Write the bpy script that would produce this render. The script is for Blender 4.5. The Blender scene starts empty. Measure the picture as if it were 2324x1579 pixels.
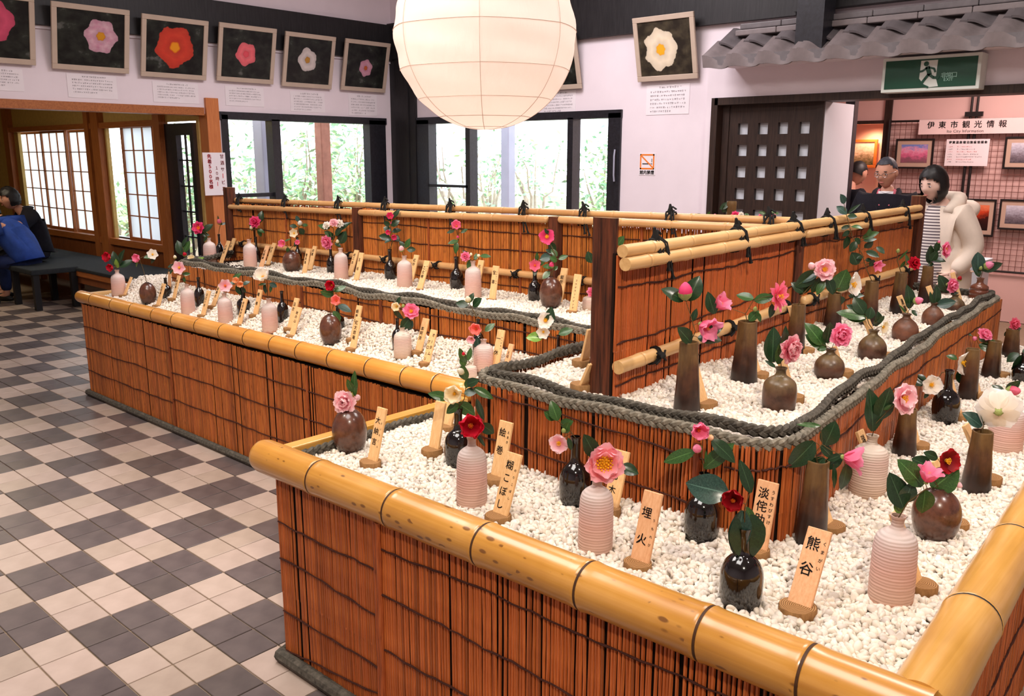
import bpy, bmesh, math, random
import numpy as np
from mathutils import Vector, Matrix, Quaternion

random.seed(7)
rng = np.random.default_rng(11)
scn = bpy.context.scene
COL = scn.collection

# ------------------------------------------------------------------ camera, sky, lamps, exposure
EYE = Vector((0.0, 0.0, 1.6))
YAW, PITCH, ROLL, FPX = -0.73688418, 0.21830894, -0.00231123, 1966.41
IMG_W, IMG_H = 2324.0, 1579.0
_fw = Vector((math.sin(YAW) * math.cos(PITCH), math.cos(YAW) * math.cos(PITCH), -math.sin(PITCH)))
_rt = Vector((math.cos(YAW), -math.sin(YAW), 0.0))
_dn = _fw.cross(_rt)
CR = math.cos(ROLL) * _rt + math.sin(ROLL) * _dn
CD = -math.sin(ROLL) * _rt + math.cos(ROLL) * _dn
CF = _fw
cam_d = bpy.data.cameras.new('camera')
cam_d.sensor_fit = 'HORIZONTAL'
cam_d.sensor_width = 36.0
cam_d.lens = FPX / IMG_W * 36.0
cam_d.clip_start = 0.05
cam_d.clip_end = 200
cam = bpy.data.objects.new('camera', cam_d)
COL.objects.link(cam)
_m = Matrix.Identity(4)
for i in range(3):
    _m[i][0], _m[i][1], _m[i][2], _m[i][3] = CR[i], -CD[i], -CF[i], EYE[i]
cam.matrix_world = _m
scn.camera = cam

scn.view_settings.view_transform = 'Standard'
scn.view_settings.look = 'None'
scn.view_settings.gamma = 1.0
scn.view_settings.use_curve_mapping = False
scn.view_settings.exposure = 0.0

world = bpy.data.worlds.new('overcast_sky')
scn.world = world
world.use_nodes = True
_bg = world.node_tree.nodes['Background']
_bg.inputs[0].default_value = (0.93, 0.97, 1.0, 1)
_bg.inputs[1].default_value = 4.5


def lamp_area(name, loc, size, power, color, target=None, sy=None):
    d = bpy.data.lights.new(name, 'AREA')
    d.shape = 'RECTANGLE' if sy else 'SQUARE'
    d.size = size
    if sy:
        d.size_y = sy
    d.energy = power
    d.color = color
    o = bpy.data.objects.new(name, d)
    COL.objects.link(o)
    o.location = loc
    if target is not None:
        o.rotation_euler = (Vector(target) - Vector(loc)).to_track_quat('-Z', 'Y').to_euler()
    return o


def lamp_spot(name, loc, target, power, color, angle, blend=0.6, r=0.05):
    d = bpy.data.lights.new(name, 'SPOT')
    d.energy = power
    d.color = color
    d.spot_size = math.radians(angle)
    d.spot_blend = blend
    d.shadow_soft_size = r
    o = bpy.data.objects.new(name, d)
    COL.objects.link(o)
    o.location = loc
    o.rotation_euler = (Vector(target) - Vector(loc)).to_track_quat('-Z', 'Y').to_euler()
    return o


WARM = (1.0, 0.86, 0.70)
NEUT = (1.0, 0.94, 0.90)
# ceiling fittings of the hall (above the frame) and of the rooms beyond it
lamp_area('ceiling_light', (-1.4, 0.6, 3.9), 1.6, 80, NEUT)
lamp_area('ceiling_light', (-3.8, 1.6, 3.9), 1.6, 85, NEUT)
lamp_area('ceiling_light', (-4.6, 4.9, 3.9), 1.6, 120, (1.0, 0.92, 0.95))
lamp_area('ceiling_light', (-1.2, 4.4, 3.9), 1.4, 80, NEUT)
lamp_spot('ceiling_spot', (0.9, -0.4, 3.7), (-1.1, 1.7, 0.7), 330, WARM, 60, 0.8, 0.08)
lamp_spot('ceiling_spot', (-2.9, 0.1, 3.7), (-3.6, 2.5, 0.7), 220, WARM, 70, 0.8, 0.08)
lamp_spot('ceiling_spot', (0.8, 2.2, 3.7), (-1.1, 3.2, 0.9), 220, (1.0, 0.86, 0.80), 65, 0.8, 0.08)
lamp_area('annex_light', (-10.3, 2.6, 2.35), 0.8, 22, (1.0, 0.85, 0.62))
lamp_area('lobby_light', (-1.9, 8.3, 2.7), 0.8, 62, (1.0, 0.74, 0.68))
lamp_spot('alcove_spot', (-3.60, 9.76, 1.92), (-3.66, 9.90, 1.2), 16, (1.0, 0.60, 0.32), 130, 0.7, 0.05)

# ------------------------------------------------------------------ measuring helpers: a point of the photograph on a real plane
C0 = (1162.0, 789.5)


def ray(px, py):
    return CR * ((px - C0[0]) / FPX) + CD * ((py - C0[1]) / FPX) + CF


def on_z(px, py, z):
    d = ray(px, py)
    return EYE + d * ((z - EYE.z) / d.z)


def on_x(px, py, x):
    d = ray(px, py)
    return EYE + d * (x / d.x)


def on_y(px, py, y):
    d = ray(px, py)
    return EYE + d * (y / d.y)


def depth(p):
    return (Vector(p) - EYE).dot(CF)


def facing(px, py, base, toward=0.0):
    """The point seen at px, py on the upright plane through BASE that faces the visitor."""
    b = Vector(base)
    h = Vector((b.x, b.y, 0)).normalized()
    k = h.dot(b) - toward
    d = ray(px, py)
    return EYE + d * (k / h.dot(d))


# ------------------------------------------------------------------ colours and materials
def lin(c):
    return tuple(((v / 255) / 12.92 if v / 255 <= 0.04045 else ((v / 255 + 0.055) / 1.055) ** 2.4) for v in c)


class NT:
    def __init__(self, name):
        self.m = bpy.data.materials.new(name)
        self.m.use_nodes = True
        self.t = self.m.node_tree
        self.b = self.t.nodes['Principled BSDF']
        self.out = self.t.nodes['Material Output']

    def n(self, typ, **kw):
        x = self.t.nodes.new(typ)
        for k, v in kw.items():
            if k.startswith('i_'):
                key = k[2:]
                key = int(key) if key.isdigit() else key.replace('_', ' ')
                x.inputs[key].default_value = v
            else:
                setattr(x, k, v)
        return x

    def l(self, a, b):
        self.t.links.new(a, b)

    def ramp(self, fac, stops):
        r = self.n('ShaderNodeValToRGB')
        e = r.color_ramp.elements
        while len(e) < len(stops):
            e.new(0.5)
        for i, (p, c) in enumerate(stops):
            e[i].position = p
            e[i].color = (*c, 1) if len(c) == 3 else c
        self.l(fac, r.inputs[0])
        return r.outputs[0]

    def math(self, op, a, b=None, c=None):
        x = self.n('ShaderNodeMath', operation=op)
        for i, v in enumerate((a, b, c)):
            if v is None:
                continue
            if isinstance(v, (int, float)):
                x.inputs[i].default_value = v
            else:
                self.l(v, x.inputs[i])
        return x.outputs[0]

    def mix(self, fac, a, b, mode='MIX'):
        x = self.n('ShaderNodeMix', data_type='RGBA', blend_type=mode)
        for k, v in ((0, fac), (6, a), (7, b)):
            if isinstance(v, (int, float)):
                x.inputs[k].default_value = v
            elif isinstance(v, tuple):
                x.inputs[k].default_value = (*v, 1) if len(v) == 3 else v
            else:
                self.l(v, x.inputs[k])
        return x.outputs[2]

    def coord(self, which='Object', scale=(1, 1, 1), rot=(0, 0, 0), loc=(0, 0, 0)):
        c = self.n('ShaderNodeTexCoord')
        mp = self.n('ShaderNodeMapping')
        mp.inputs['Scale'].default_value = scale
        mp.inputs['Rotation'].default_value = rot
        mp.inputs['Location'].default_value = loc
        self.l(c.outputs[which], mp.inputs[0])
        return mp.outputs[0]

    def noise(self, vec, scale, detail=3.0, rough=0.55):
        x = self.n('ShaderNodeTexNoise')
        x.inputs['Scale'].default_value = scale
        x.inputs['Detail'].default_value = detail
        x.inputs['Roughness'].default_value = rough
        if vec is not None:
            self.l(vec, x.inputs['Vector'])
        return x.outputs[0]

    def bump(self, h, strength=0.3, dist=0.01):
        x = self.n('ShaderNodeBump')
        x.inputs['Strength'].default_value = strength
        x.inputs['Distance'].default_value = dist
        self.l(h, x.inputs['Height'])
        self.l(x.outputs[0], self.b.inputs['Normal'])

    def base(self, v):
        if isinstance(v, tuple):
            self.b.inputs['Base Color'].default_value = (*v, 1)
        else:
            self.l(v, self.b.inputs['Base Color'])

    def set(self, rough=None, spec=None, metal=None, coat=None, coat_rough=None, sss=None):
        i = self.b.inputs
        if rough is not None:
            i['Roughness'].default_value = rough
        if spec is not None:
            i['Specular IOR Level'].default_value = spec
        if metal is not None:
            i['Metallic'].default_value = metal
        if coat is not None:
            i['Coat Weight'].default_value = coat
        if coat_rough is not None:
            i['Coat Roughness'].default_value = coat_rough
        return self


M = {}


def plain(name, rgb, rough=0.6, spec=0.4, var=0.08, scale=8.0, bump=0.0, **kw):
    """Colour in sRGB 0-255 with a slight cloudy variation."""
    t = NT(name)
    c = lin(rgb)
    f = t.noise(t.coord('Object'), scale, 4)
    lo = tuple(max(0, v * (1 - var)) for v in c)
    hi = tuple(min(1, v * (1 + var)) for v in c)
    t.base(t.ramp(f, [(0.3, lo), (0.7, hi)]))
    t.set(rough, spec, **kw)
    if bump:
        t.bump(t.noise(t.coord('Object'), scale * 12, 3), bump, 0.004)
    M[name] = t.m
    return t.m


def wood(name, dark, light, scale=(2, 2, 30), rough=0.5, spec=0.35, bump=0.15, det=6, tint=False):
    """Streaky grain; the small scale runs along the grain."""
    t = NT(name)
    v = t.coord('Object', scale)
    n1 = t.noise(v, 3.0, det, 0.62)
    col = t.ramp(n1, [(0.28, lin(dark)), (0.72, lin(light))])
    if tint:
        a = t.n('ShaderNodeAttribute', attribute_name='tint')
        col = t.mix(1.0, col, a.outputs['Color'], 'MULTIPLY')
    t.base(col)
    t.set(rough, spec)
    if bump:
        t.bump(n1, bump, 0.003)
    M[name] = t.m
    return t.m


plain('wall_white', (236, 224, 230), 0.85, 0.2, 0.03, 3, 0.05)
plain('ceiling_white', (228, 222, 224), 0.9, 0.2, 0.03, 3)
plain('annex_plaster', (196, 166, 104), 0.9, 0.1, 0.08, 20, 0.1)
plain('lobby_wall', (226, 190, 184), 0.85, 0.2, 0.03, 3)
plain('jamb_white', (214, 218, 226), 0.7, 0.25, 0.02, 3)
wood('dark_beam', (20, 19, 21), (42, 40, 42), (20, 20, 2), 0.5, 0.4, 0.08)
wood('dark_frame', (18, 18, 22), (40, 40, 48), (12, 12, 12), 0.35, 0.5, 0.02)
wood('brown_door', (34, 24, 20), (64, 46, 38), (30, 30, 2), 0.5, 0.35, 0.1)
wood('hinoki_frame', (142, 78, 36), (184, 112, 58), (30, 30, 2), 0.45, 0.4, 0.05)
wood('hinoki_rail', (142, 78, 36), (184, 112, 58), (2, 30, 30), 0.45, 0.4, 0.05)
wood('orange_post', (186, 104, 54), (212, 134, 76), (30, 30, 2), 0.45, 0.4, 0.05)
wood('panel_wood', (104, 56, 30), (142, 82, 44), (40, 4, 3), 0.5, 0.35, 0.05)
plain('grout', (150, 132, 112), 0.9, 0.1, 0.1, 30)
t = NT('tile_light')
_i = t.n('ShaderNodeObjectInfo')
_a = t.n('ShaderNodeAttribute', attribute_name='tint')
_f = t.noise(t.coord('Object'), 9, 5)
t.base(t.mix(1.0, t.ramp(_f, [(0.3, lin((172, 154, 142))), (0.75, lin((190, 172, 160)))]), _a.outputs['Color'], 'MULTIPLY'))
t.set(0.32, 0.45)
M['tile_light'] = t.m
t = NT('tile_dark')
_a = t.n('ShaderNodeAttribute', attribute_name='tint')
_f = t.noise(t.coord('Object'), 9, 5)
t.base(t.mix(1.0, t.ramp(_f, [(0.3, lin((84, 76, 76))), (0.75, lin((108, 98, 96)))]), _a.outputs['Color'], 'MULTIPLY'))
t.set(0.32, 0.45)
M['tile_dark'] = t.m

# reed (thin split stalks) with one tint per stalk
t = NT('reed')
_a = t.n('ShaderNodeAttribute', attribute_name='tint')
_v = t.coord('Object', (60, 60, 3))
_n = t.noise(_v, 4, 5, 0.6)
_c = t.ramp(_n, [(0.25, lin((128, 62, 30))), (0.55, lin((186, 98, 48))), (0.8, lin((206, 124, 66)))])
_v2 = t.coord('Object', (9, 9, 5))
_n2 = t.noise(_v2, 3, 4)
_c = t.mix(t.ramp(_n2, [(0.60, (0, 0, 0)), (0.72, (0.55, 0.55, 0.55))]), _c, lin((86, 40, 24)))
t.base(t.mix(1.0, _c, _a.outputs['Color'], 'MULTIPLY'))
t.set(0.42, 0.4)
M['reed'] = t.m
plain('dark_core', (34, 22, 16), 0.9, 0.1)
plain('cord_brown', (64, 34, 26), 0.85, 0.2, 0.25, 60)
plain('palm_cord', (22, 21, 20), 0.8, 0.3, 0.3, 90, 0.3)


def bamboo(name, axis, lo, mid, hi, spots=0.0, coat=0.5, rough=0.3):
    t = NT(name)
    s = [70, 70, 70]
    s[axis] = 1.6
    v = t.coord('Object', tuple(s))
    n1 = t.noise(v, 1.0, 5, 0.6)
    s2 = [3, 3, 3]
    n2 = t.noise(t.coord('Object', tuple(s2)), 1.4, 3)
    f = t.math('ADD', t.math('MULTIPLY', n1, 0.5), t.math('MULTIPLY', n2, 0.5))
    col = t.ramp(f, [(0.32, lin(lo)), (0.5, lin(mid)), (0.66, lin(hi))])
    if spots:
        s3 = [1, 1, 1]
        s3[axis] = 0.42
        wv = t.coord('Object', tuple(s3))
        vo = t.n('ShaderNodeTexVoronoi')
        vo.inputs['Scale'].default_value = 62
        vo.inputs['Randomness'].default_value = 1.0
        t.l(wv, vo.inputs['Vector'])
        sep = t.n('ShaderNodeSeparateColor')
        t.l(vo.outputs['Color'], sep.inputs[0])
        keep = t.math('GREATER_THAN', sep.outputs[0], 0.45)
        clump = t.math('GREATER_THAN', t.noise(t.coord('Object', (5, 5, 5)), 1.6, 2), 0.44)
        size = t.math('MULTIPLY', sep.outputs[1], 0.42)
        d = t.math('SUBTRACT', size, vo.outputs['Distance'])
        mk = t.math('MULTIPLY', t.math('MULTIPLY', keep, clump), t.ramp(d, [(0.0, (0, 0, 0)), (0.14, (1, 1, 1))]))
        col = t.mix(t.math('MULTIPLY', mk, spots), col, lin((112, 66, 22)))
    t.base(col)
    t.set(rough, 0.5, coat=coat, coat_rough=0.18)
    t.bump(n1, 0.04, 0.002)
    M[name] = t.m


bamboo('bamboo_gold_x', 0, (178, 118, 42), (198, 140, 58), (214, 158, 80), 0.85)
bamboo('bamboo_gold_y', 1, (186, 134, 52), (206, 152, 70), (220, 168, 92), 0.0)
bamboo('bamboo_plain_x', 0, (196, 126, 46), (212, 146, 62), (226, 164, 84), 0.0)
bamboo('bamboo_pale_x', 0, (182, 132, 80), (202, 154, 100), (216, 172, 118), 0.0, 0.2, 0.42)
bamboo('bamboo_pale_y', 1, (196, 150, 92), (214, 172, 114), (226, 188, 132), 0.0, 0.2, 0.42)
plain('node_dark', (70, 44, 24), 0.6, 0.3, 0.3, 60)
plain('node_black', (34, 32, 34), 0.6, 0.3, 0.3, 40)
wood('burnt_post', (20, 11, 8), (112, 58, 34), (34, 34, 2.2), 0.6, 0.3, 0.4, 9)
plain('post_end', (134, 104, 72), 0.8, 0.2, 0.2, 40)
t = NT('rope')
_n = t.noise(t.coord('Object', (1, 1, 1)), 60, 5)
t.base(t.ramp(_n, [(0.25, lin((72, 68, 58))), (0.6, lin((128, 121, 107))), (0.85, lin((152, 140, 120)))]))
t.set(0.85, 0.2)
t.bump(t.noise(t.coord('Object'), 220, 3), 0.4, 0.002)
M['rope'] = t.m
t = NT('rope_dark')
_n = t.noise(t.coord('Object', (1, 1, 1)), 60, 5)
t.base(t.ramp(_n, [(0.25, lin((50, 47, 42))), (0.6, lin((90, 85, 76))), (0.85, lin((116, 107, 96)))]))
t.set(0.85, 0.2)
M['rope_dark'] = t.m
t = NT('pebble')
_a = t.n('ShaderNodeAttribute', attribute_name='tint')
_n = t.noise(t.coord('Object'), 40, 3)
t.base(t.mix(1.0, t.ramp(_n, [(0.25, lin((214, 205, 193))), (0.75, lin((245, 239, 229)))]), _a.outputs['Color'], 'MULTIPLY'))
t.set(0.55, 0.35)
M['pebble'] = t.m
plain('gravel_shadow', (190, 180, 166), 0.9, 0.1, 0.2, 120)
wood('plaque_wood', (222, 172, 114), (240, 200, 146), (60, 60, 4), 0.6, 0.25, 0.04, 4)
wood('plaque_wood_pink', (216, 158, 112), (234, 186, 142), (60, 60, 4), 0.6, 0.25, 0.04, 4)
t = NT('log_slice')
_v = t.coord('Object', (1, 1, 1))
_w = t.n('ShaderNodeTexWave', wave_type='RINGS', rings_direction='Z')
_w.inputs['Scale'].default_value = 75
_w.inputs['Distortion'].default_value = 2.5
t.l(_v, _w.inputs['Vector'])
t.base(t.ramp(_w.outputs['Fac'], [(0.2, lin((116, 80, 48))), (0.7, lin((176, 134, 88)))]))
t.set(0.8, 0.2)
M['log_slice'] = t.m
wood('log_bark', (112, 78, 46), (164, 124, 80), (30, 30, 10), 0.85, 0.2, 0.3)
plain('ink', (26, 22, 22), 0.6, 0.3, 0.1)
plain('ink_red', (212, 60, 66), 0.6, 0.3, 0.05)
plain('ink_grey', (96, 84, 90), 0.7, 0.2, 0.05)
plain('ink_pale', (170, 216, 200), 0.6, 0.3, 0.05)
plain('paper', (240, 232, 236), 0.8, 0.2, 0.02)
plain('paper_pink', (238, 214, 212), 0.8, 0.2, 0.02)


def pottery(name, stops, rough, spec, bandscale=0.0, band=0.0, mott=0.3, mscale=30, coat=0.0, fine=None):
    """Glaze running by height (Generated z) with mottling and throwing rings."""
    t = NT(name)
    g = t.n('ShaderNodeTexCoord')
    sp = t.n('ShaderNodeSeparateXYZ')
    t.l(g.outputs['Generated'], sp.inputs[0])
    oi = t.n('ShaderNodeObjectInfo')
    off = t.n('ShaderNodeCombineXYZ')
    t.l(t.math('MULTIPLY', oi.outputs['Random'], 9.0), off.inputs[0])
    va = t.n('ShaderNodeVectorMath', operation='ADD')
    t.l(g.outputs['Object'], va.inputs[0])
    t.l(off.outputs[0], va.inputs[1])
    n = t.noise(va.outputs[0], mscale, 5, 0.6)
    f = t.math('ADD', sp.outputs[2], t.math('MULTIPLY', t.math('SUBTRACT', n, 0.5), mott))
    col = t.ramp(f, [(p, lin(c)) for p, c in stops])
    if fine:
        mp = t.n('ShaderNodeMapping')
        mp.inputs['Scale'].default_value = fine
        t.l(va.outputs[0], mp.inputs[0])
        fn_ = t.noise(mp.outputs[0], 30, 5, 0.65)
        col = t.mix(1.0, col, t.ramp(fn_, [(0.3, (0.42, 0.38, 0.36)), (0.5, (0.9, 0.9, 0.9)), (0.72, (1.25, 1.2, 1.1))]), 'MULTIPLY')
    t.base(col)
    t.set(rough, spec, coat=coat, coat_rough=0.06)
    if band:
        w = t.n('ShaderNodeTexWave', wave_type='BANDS', bands_direction='Z')
        w.inputs['Scale'].default_value = bandscale
        w.inputs['Distortion'].default_value = 1.2
        t.l(g.outputs['Object'], w.inputs['Vector'])
        t.bump(w.outputs['Fac'], band, 0.004)
    M[name] = t.m


pottery('bisque_pink', [(0.0, (184, 126, 98)), (0.06, (200, 166, 148)), (0.4, (206, 164, 152)), (0.62, (208, 178, 172)), (0.78, (202, 188, 182)), (1.0, (190, 156, 142))], 0.55, 0.35, 45, 0.25, 0.35, 12)
pottery('bisque_cream', [(0.0, (180, 150, 124)), (0.3, (202, 178, 162)), (0.6, (204, 176, 166)), (0.8, (202, 190, 176)), (1.0, (196, 176, 158))], 0.55, 0.35, 45, 0.3, 0.3, 12)
pottery('black_glaze', [(0.0, (22, 16, 14)), (0.25, (16, 13, 13)), (0.42, (9, 8, 9)), (1.0, (11, 9, 10))], 0.10, 0.6, 0, 0, 0.25, 30, 0.6)
pottery('brown_egg', [(0.0, (36, 22, 18)), (0.12, (76, 48, 36)), (0.5, (98, 62, 46)), (0.85, (92, 54, 40)), (1.0, (54, 32, 26))], 0.26, 0.5, 0, 0, 0.5, 18, 0.3, (1, 1, 1))
pottery('bizen_tall', [(0.0, (32, 20, 16)), (0.3, (52, 32, 25)), (0.55, (84, 54, 36)), (0.8, (108, 80, 48)), (1.0, (116, 90, 56))], 0.34, 0.45, 0, 0, 0.8, 20, 0.1, (1, 1, .22))
pottery('bizen_red', [(0.0, (96, 58, 46)), (0.4, (122, 78, 60)), (0.7, (112, 76, 58)), (1.0, (84, 58, 42))], 0.42, 0.45, 0, 0, 0.6, 16, 0, (1, 1, 1))
pottery('bizen_brown', [(0.0, (74, 52, 40)), (0.35, (88, 58, 46)), (0.62, (104, 82, 58)), (0.85, (112, 96, 66)), (1.0, (84, 64, 46))], 0.34, 0.45, 0, 0, 0.5, 20, 0, (1, 1, 1))
pottery('ridged_brown', [(0.0, (84, 46, 34)), (0.5, (104, 58, 42)), (1.0, (112, 66, 44))], 0.25, 0.5, 0, 0, 0.3, 16, 0.3)


def leafmat(name, a, b):
    t = NT(name)
    n = t.noise(t.coord('Object'), 30, 3)
    col = t.ramp(n, [(0.3, lin(a)), (0.75, lin(b))])
    uv = t.n('ShaderNodeUVMap')
    sp = t.n('ShaderNodeSeparateXYZ')
    t.l(uv.outputs[0], sp.inputs[0])
    mid = t.math('ABSOLUTE', t.math('SUBTRACT', sp.outputs[0], 0.5))
    side = t.math('ABSOLUTE', t.math('SINE', t.math('MULTIPLY', t.math('SUBTRACT', sp.outputs[1], t.math('MULTIPLY', mid, 0.5)), 22.0)))
    vein = t.math('MAXIMUM', t.math('LESS_THAN', mid, 0.022), t.math('MULTIPLY', t.math('LESS_THAN', side, 0.10), 0.25))
    col = t.mix(t.math('MULTIPLY', vein, 0.55 if name[:4] == 'leaf' else 0.0), col, tuple(min(1, v * 2.2 + .03) for v in lin(b)))
    gm = t.n('ShaderNodeNewGeometry')
    back = tuple(min(1, v * 1.5 + 0.02) for v in lin(b))
    t.base(t.mix(gm.outputs['Backfacing'], col, back))
    t.set(0.28, 0.5)
    M[name] = t.m


leafmat('leaf_dark', (20, 42, 24), (38, 66, 36))
leafmat('leaf_mid', (34, 66, 30), (64, 100, 46))
leafmat('leaf_light', (84, 124, 46), (132, 168, 72))
leafmat('leaf_blue', (26, 52, 46), (56, 86, 74))
plain('stem', (92, 74, 44), 0.7, 0.2, 0.2, 60)
plain('stem_green', (96, 116, 52), 0.6, 0.3, 0.2, 60)
plain('sepal', (150, 160, 92), 0.6, 0.3, 0.15, 60)


def petalmat(name, rim, heart, streak=None):
    """Petal colour by distance from the petal foot (UV v); some cultivars are streaked."""
    t = NT(name)
    uv = t.n('ShaderNodeUVMap')
    sp = t.n('ShaderNodeSeparateXYZ')
    t.l(uv.outputs[0], sp.inputs[0])
    col = t.ramp(sp.outputs[1], [(0.1, lin(heart)), (0.55, lin(tuple((a + b) / 2 for a, b in zip(rim, heart)))), (0.9, lin(rim))])
    if streak:
        v = t.n('ShaderNodeMapping')
        v.inputs['Scale'].default_value = (9, 1.2, 1)
        t.l(uv.outputs[0], v.inputs[0])
        n = t.noise(v.outputs[0], 3, 3)
        col = t.mix(t.ramp(n, [(0.53, (0, 0, 0)), (0.6, (1, 1, 1))]), col, lin(streak))
    t.base(col)
    t.set(0.5, 0.3)
    tr = t.n('ShaderNodeBsdfTranslucent')
    t.l(col, tr.inputs[0]) if not isinstance(col, tuple) else None
    mx = t.n('ShaderNodeMixShader')
    mx.inputs[0].default_value = .38
    t.l(t.b.outputs[0], mx.inputs[1])
    t.l(tr.outputs[0], mx.inputs[2])
    t.l(mx.outputs[0], t.out.inputs[0])
    M[name] = t.m


petalmat('petal_pink', (252, 156, 190), (246, 120, 160))
petalmat('petal_palepink', (254, 218, 222), (250, 182, 196))
petalmat('petal_rose', (250, 132, 160), (238, 96, 128))
petalmat('petal_hot', (246, 92, 146), (226, 60, 116))
petalmat('petal_red', (222, 34, 62), (176, 16, 38))
petalmat('petal_deepred', (178, 24, 34), (126, 12, 22))
petalmat('petal_white', (254, 250, 244), (252, 242, 224))
petalmat('petal_cream', (254, 246, 224), (252, 232, 184))
petalmat('petal_coral', (252, 168, 160), (250, 136, 122))
petalmat('petal_salmon', (252, 184, 194), (250, 152, 152))
petalmat('petal_peach', (252, 206, 168), (250, 176, 112))
petalmat('petal_streak', (250, 208, 212), (240, 130, 156), (222, 52, 92))
plain('stamen', (248, 178, 32), 0.6, 0.3, 0.2, 200)
plain('stamen_orange', (236, 116, 30), 0.6, 0.3, 0.2, 200)
plain('skin', (204, 148, 124), 0.55, 0.35, 0.06, 30)
plain('lip', (176, 104, 94), 0.5, 0.3, 0.03)
plain('skin_pale', (240, 200, 184), 0.55, 0.35, 0.05, 30)
plain('hair_black', (22, 18, 18), 0.5, 0.4, 0.3, 60)
plain('hair_grey', (58, 58, 66), 0.55, 0.4, 0.35, 50)
plain('cloth_black', (26, 24, 32), 0.85, 0.2, 0.2, 30)
plain('cloth_navy', (30, 42, 84), 0.8, 0.25, 0.2, 14)
plain('cloth_blue', (36, 66, 142), 0.75, 0.25, 0.25, 12)
plain('cloth_cream', (234, 216, 200), 0.8, 0.2, 0.06, 12)
plain('cloth_trouser', (40, 40, 48), 0.85, 0.2, 0.15, 20)
plain('cloth_pink', (206, 108, 124), 0.8, 0.2, 0.1)
plain('cloth_white', (220, 216, 220), 0.8, 0.2, 0.05)
t = NT('striped_knit')
_w = t.n('ShaderNodeTexWave', wave_type='BANDS', bands_direction='Z')
_w.inputs['Scale'].default_value = 16
t.l(t.coord('Object'), _w.inputs['Vector'])
t.base(t.ramp(_w.outputs['Fac'], [(0.40, lin((104, 92, 98))), (0.52, lin((222, 212, 208)))]))
t.set(0.85, 0.2)
M['striped_knit'] = t.m
plain('shoe_black', (24, 22, 22), 0.4, 0.4)
plain('lens_wire', (150, 140, 140), 0.3, 0.5, metal=0.8)
plain('frame_beige', (196, 176, 158), 0.5, 0.4, 0.05)
plain('frame_beige_edge', (120, 100, 84), 0.6, 0.3, 0.05)
plain('frame_black', (30, 24, 24), 0.4, 0.4)
plain('frame_orange', (216, 122, 56), 0.45, 0.4, 0.1)
plain('mat_beige', (196, 168, 150), 0.7, 0.2, 0.03)
plain('sign_green', (10, 74, 52), 0.35, 0.4, 0.06, 4)
plain('sign_white', (226, 232, 224), 0.4, 0.4, 0.02)
plain('sign_orange', (240, 132, 52), 0.5, 0.3, 0.03)
plain('kawara', (104, 98, 100), 0.5, 0.45, 0.14, 14, 0.05)
plain('kawara_edge', (124, 114, 114), 0.5, 0.45, 0.12, 14, 0.05)
plain('mesh_wire', (120, 74, 66), 0.5, 0.4)
plain('bench_pad', (40, 44, 48), 0.85, 0.2, 0.15, 30)
plain('stool_dark', (20, 20, 24), 0.5, 0.35)
plain('outdoor_wood', (150, 100, 84), 0.7, 0.3, 0.2, 10)
plain('outdoor_pole', (170, 172, 190), 0.6, 0.3, 0.05, 6)
plain('garden_ground', (150, 146, 120), 0.95, 0.1, 0.3, 2)
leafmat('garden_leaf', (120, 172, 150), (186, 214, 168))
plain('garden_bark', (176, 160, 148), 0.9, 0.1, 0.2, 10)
t = NT('shoji_paper')
t.base(lin((236, 240, 246)))
t.set(0.9, 0.1)
_tr = t.n('ShaderNodeBsdfTranslucent')
_tr.inputs[0].default_value = (*lin((232, 240, 250)), 1)
_mx = t.n('ShaderNodeMixShader')
_mx.inputs[0].default_value = 0.6
t.l(t.b.outputs[0], _mx.inputs[1])
t.l(_tr.outputs[0], _mx.inputs[2])
t.l(_mx.outputs[0], t.out.inputs[0])
M['shoji_paper'] = t.m
t = NT('lantern_paper')
t.base(lin((250, 242, 236)))
t.set(0.85, 0.15)
_tr = t.n('ShaderNodeBsdfTranslucent')
_tr.inputs[0].default_value = (*lin((255, 240, 232)), 1)
_mx = t.n('ShaderNodeMixShader')
_mx.inputs[0].default_value = 0.5
t.l(t.b.outputs[0], _mx.inputs[1])
t.l(_tr.outputs[0], _mx.inputs[2])
t.l(_mx.outputs[0], t.out.inputs[0])
t.bump(t.noise(t.coord('Object', (4, 4, 1.2)), 5, 3), 0.25, 0.02)
M['lantern_paper'] = t.m
plain('rib_wire', (222, 200, 186), 0.7, 0.2)
t = NT('window_glass')
_gl = t.n('ShaderNodeBsdfGlossy')
_gl.inputs['Roughness'].default_value = 0.02
_tp = t.n('ShaderNodeBsdfTransparent')
_tp.inputs[0].default_value = (0.96, 0.98, 1.0, 1)
_fr = t.n('ShaderNodeFresnel')
_fr.inputs[0].default_value = 1.35
_mx = t.n('ShaderNodeMixShader')
_gm = t.n('ShaderNodeNewGeometry')
t.l(t.math('MULTIPLY', _fr.outputs[0], t.math('SUBTRACT', 1.0, _gm.outputs['Backfacing'])), _mx.inputs[0])
t.l(_tp.outputs[0], _mx.inputs[1])
t.l(_gl.outputs[0], _mx.inputs[2])
t.l(_mx.outputs[0], t.out.inputs[0])
M['window_glass'] = t.m


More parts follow.
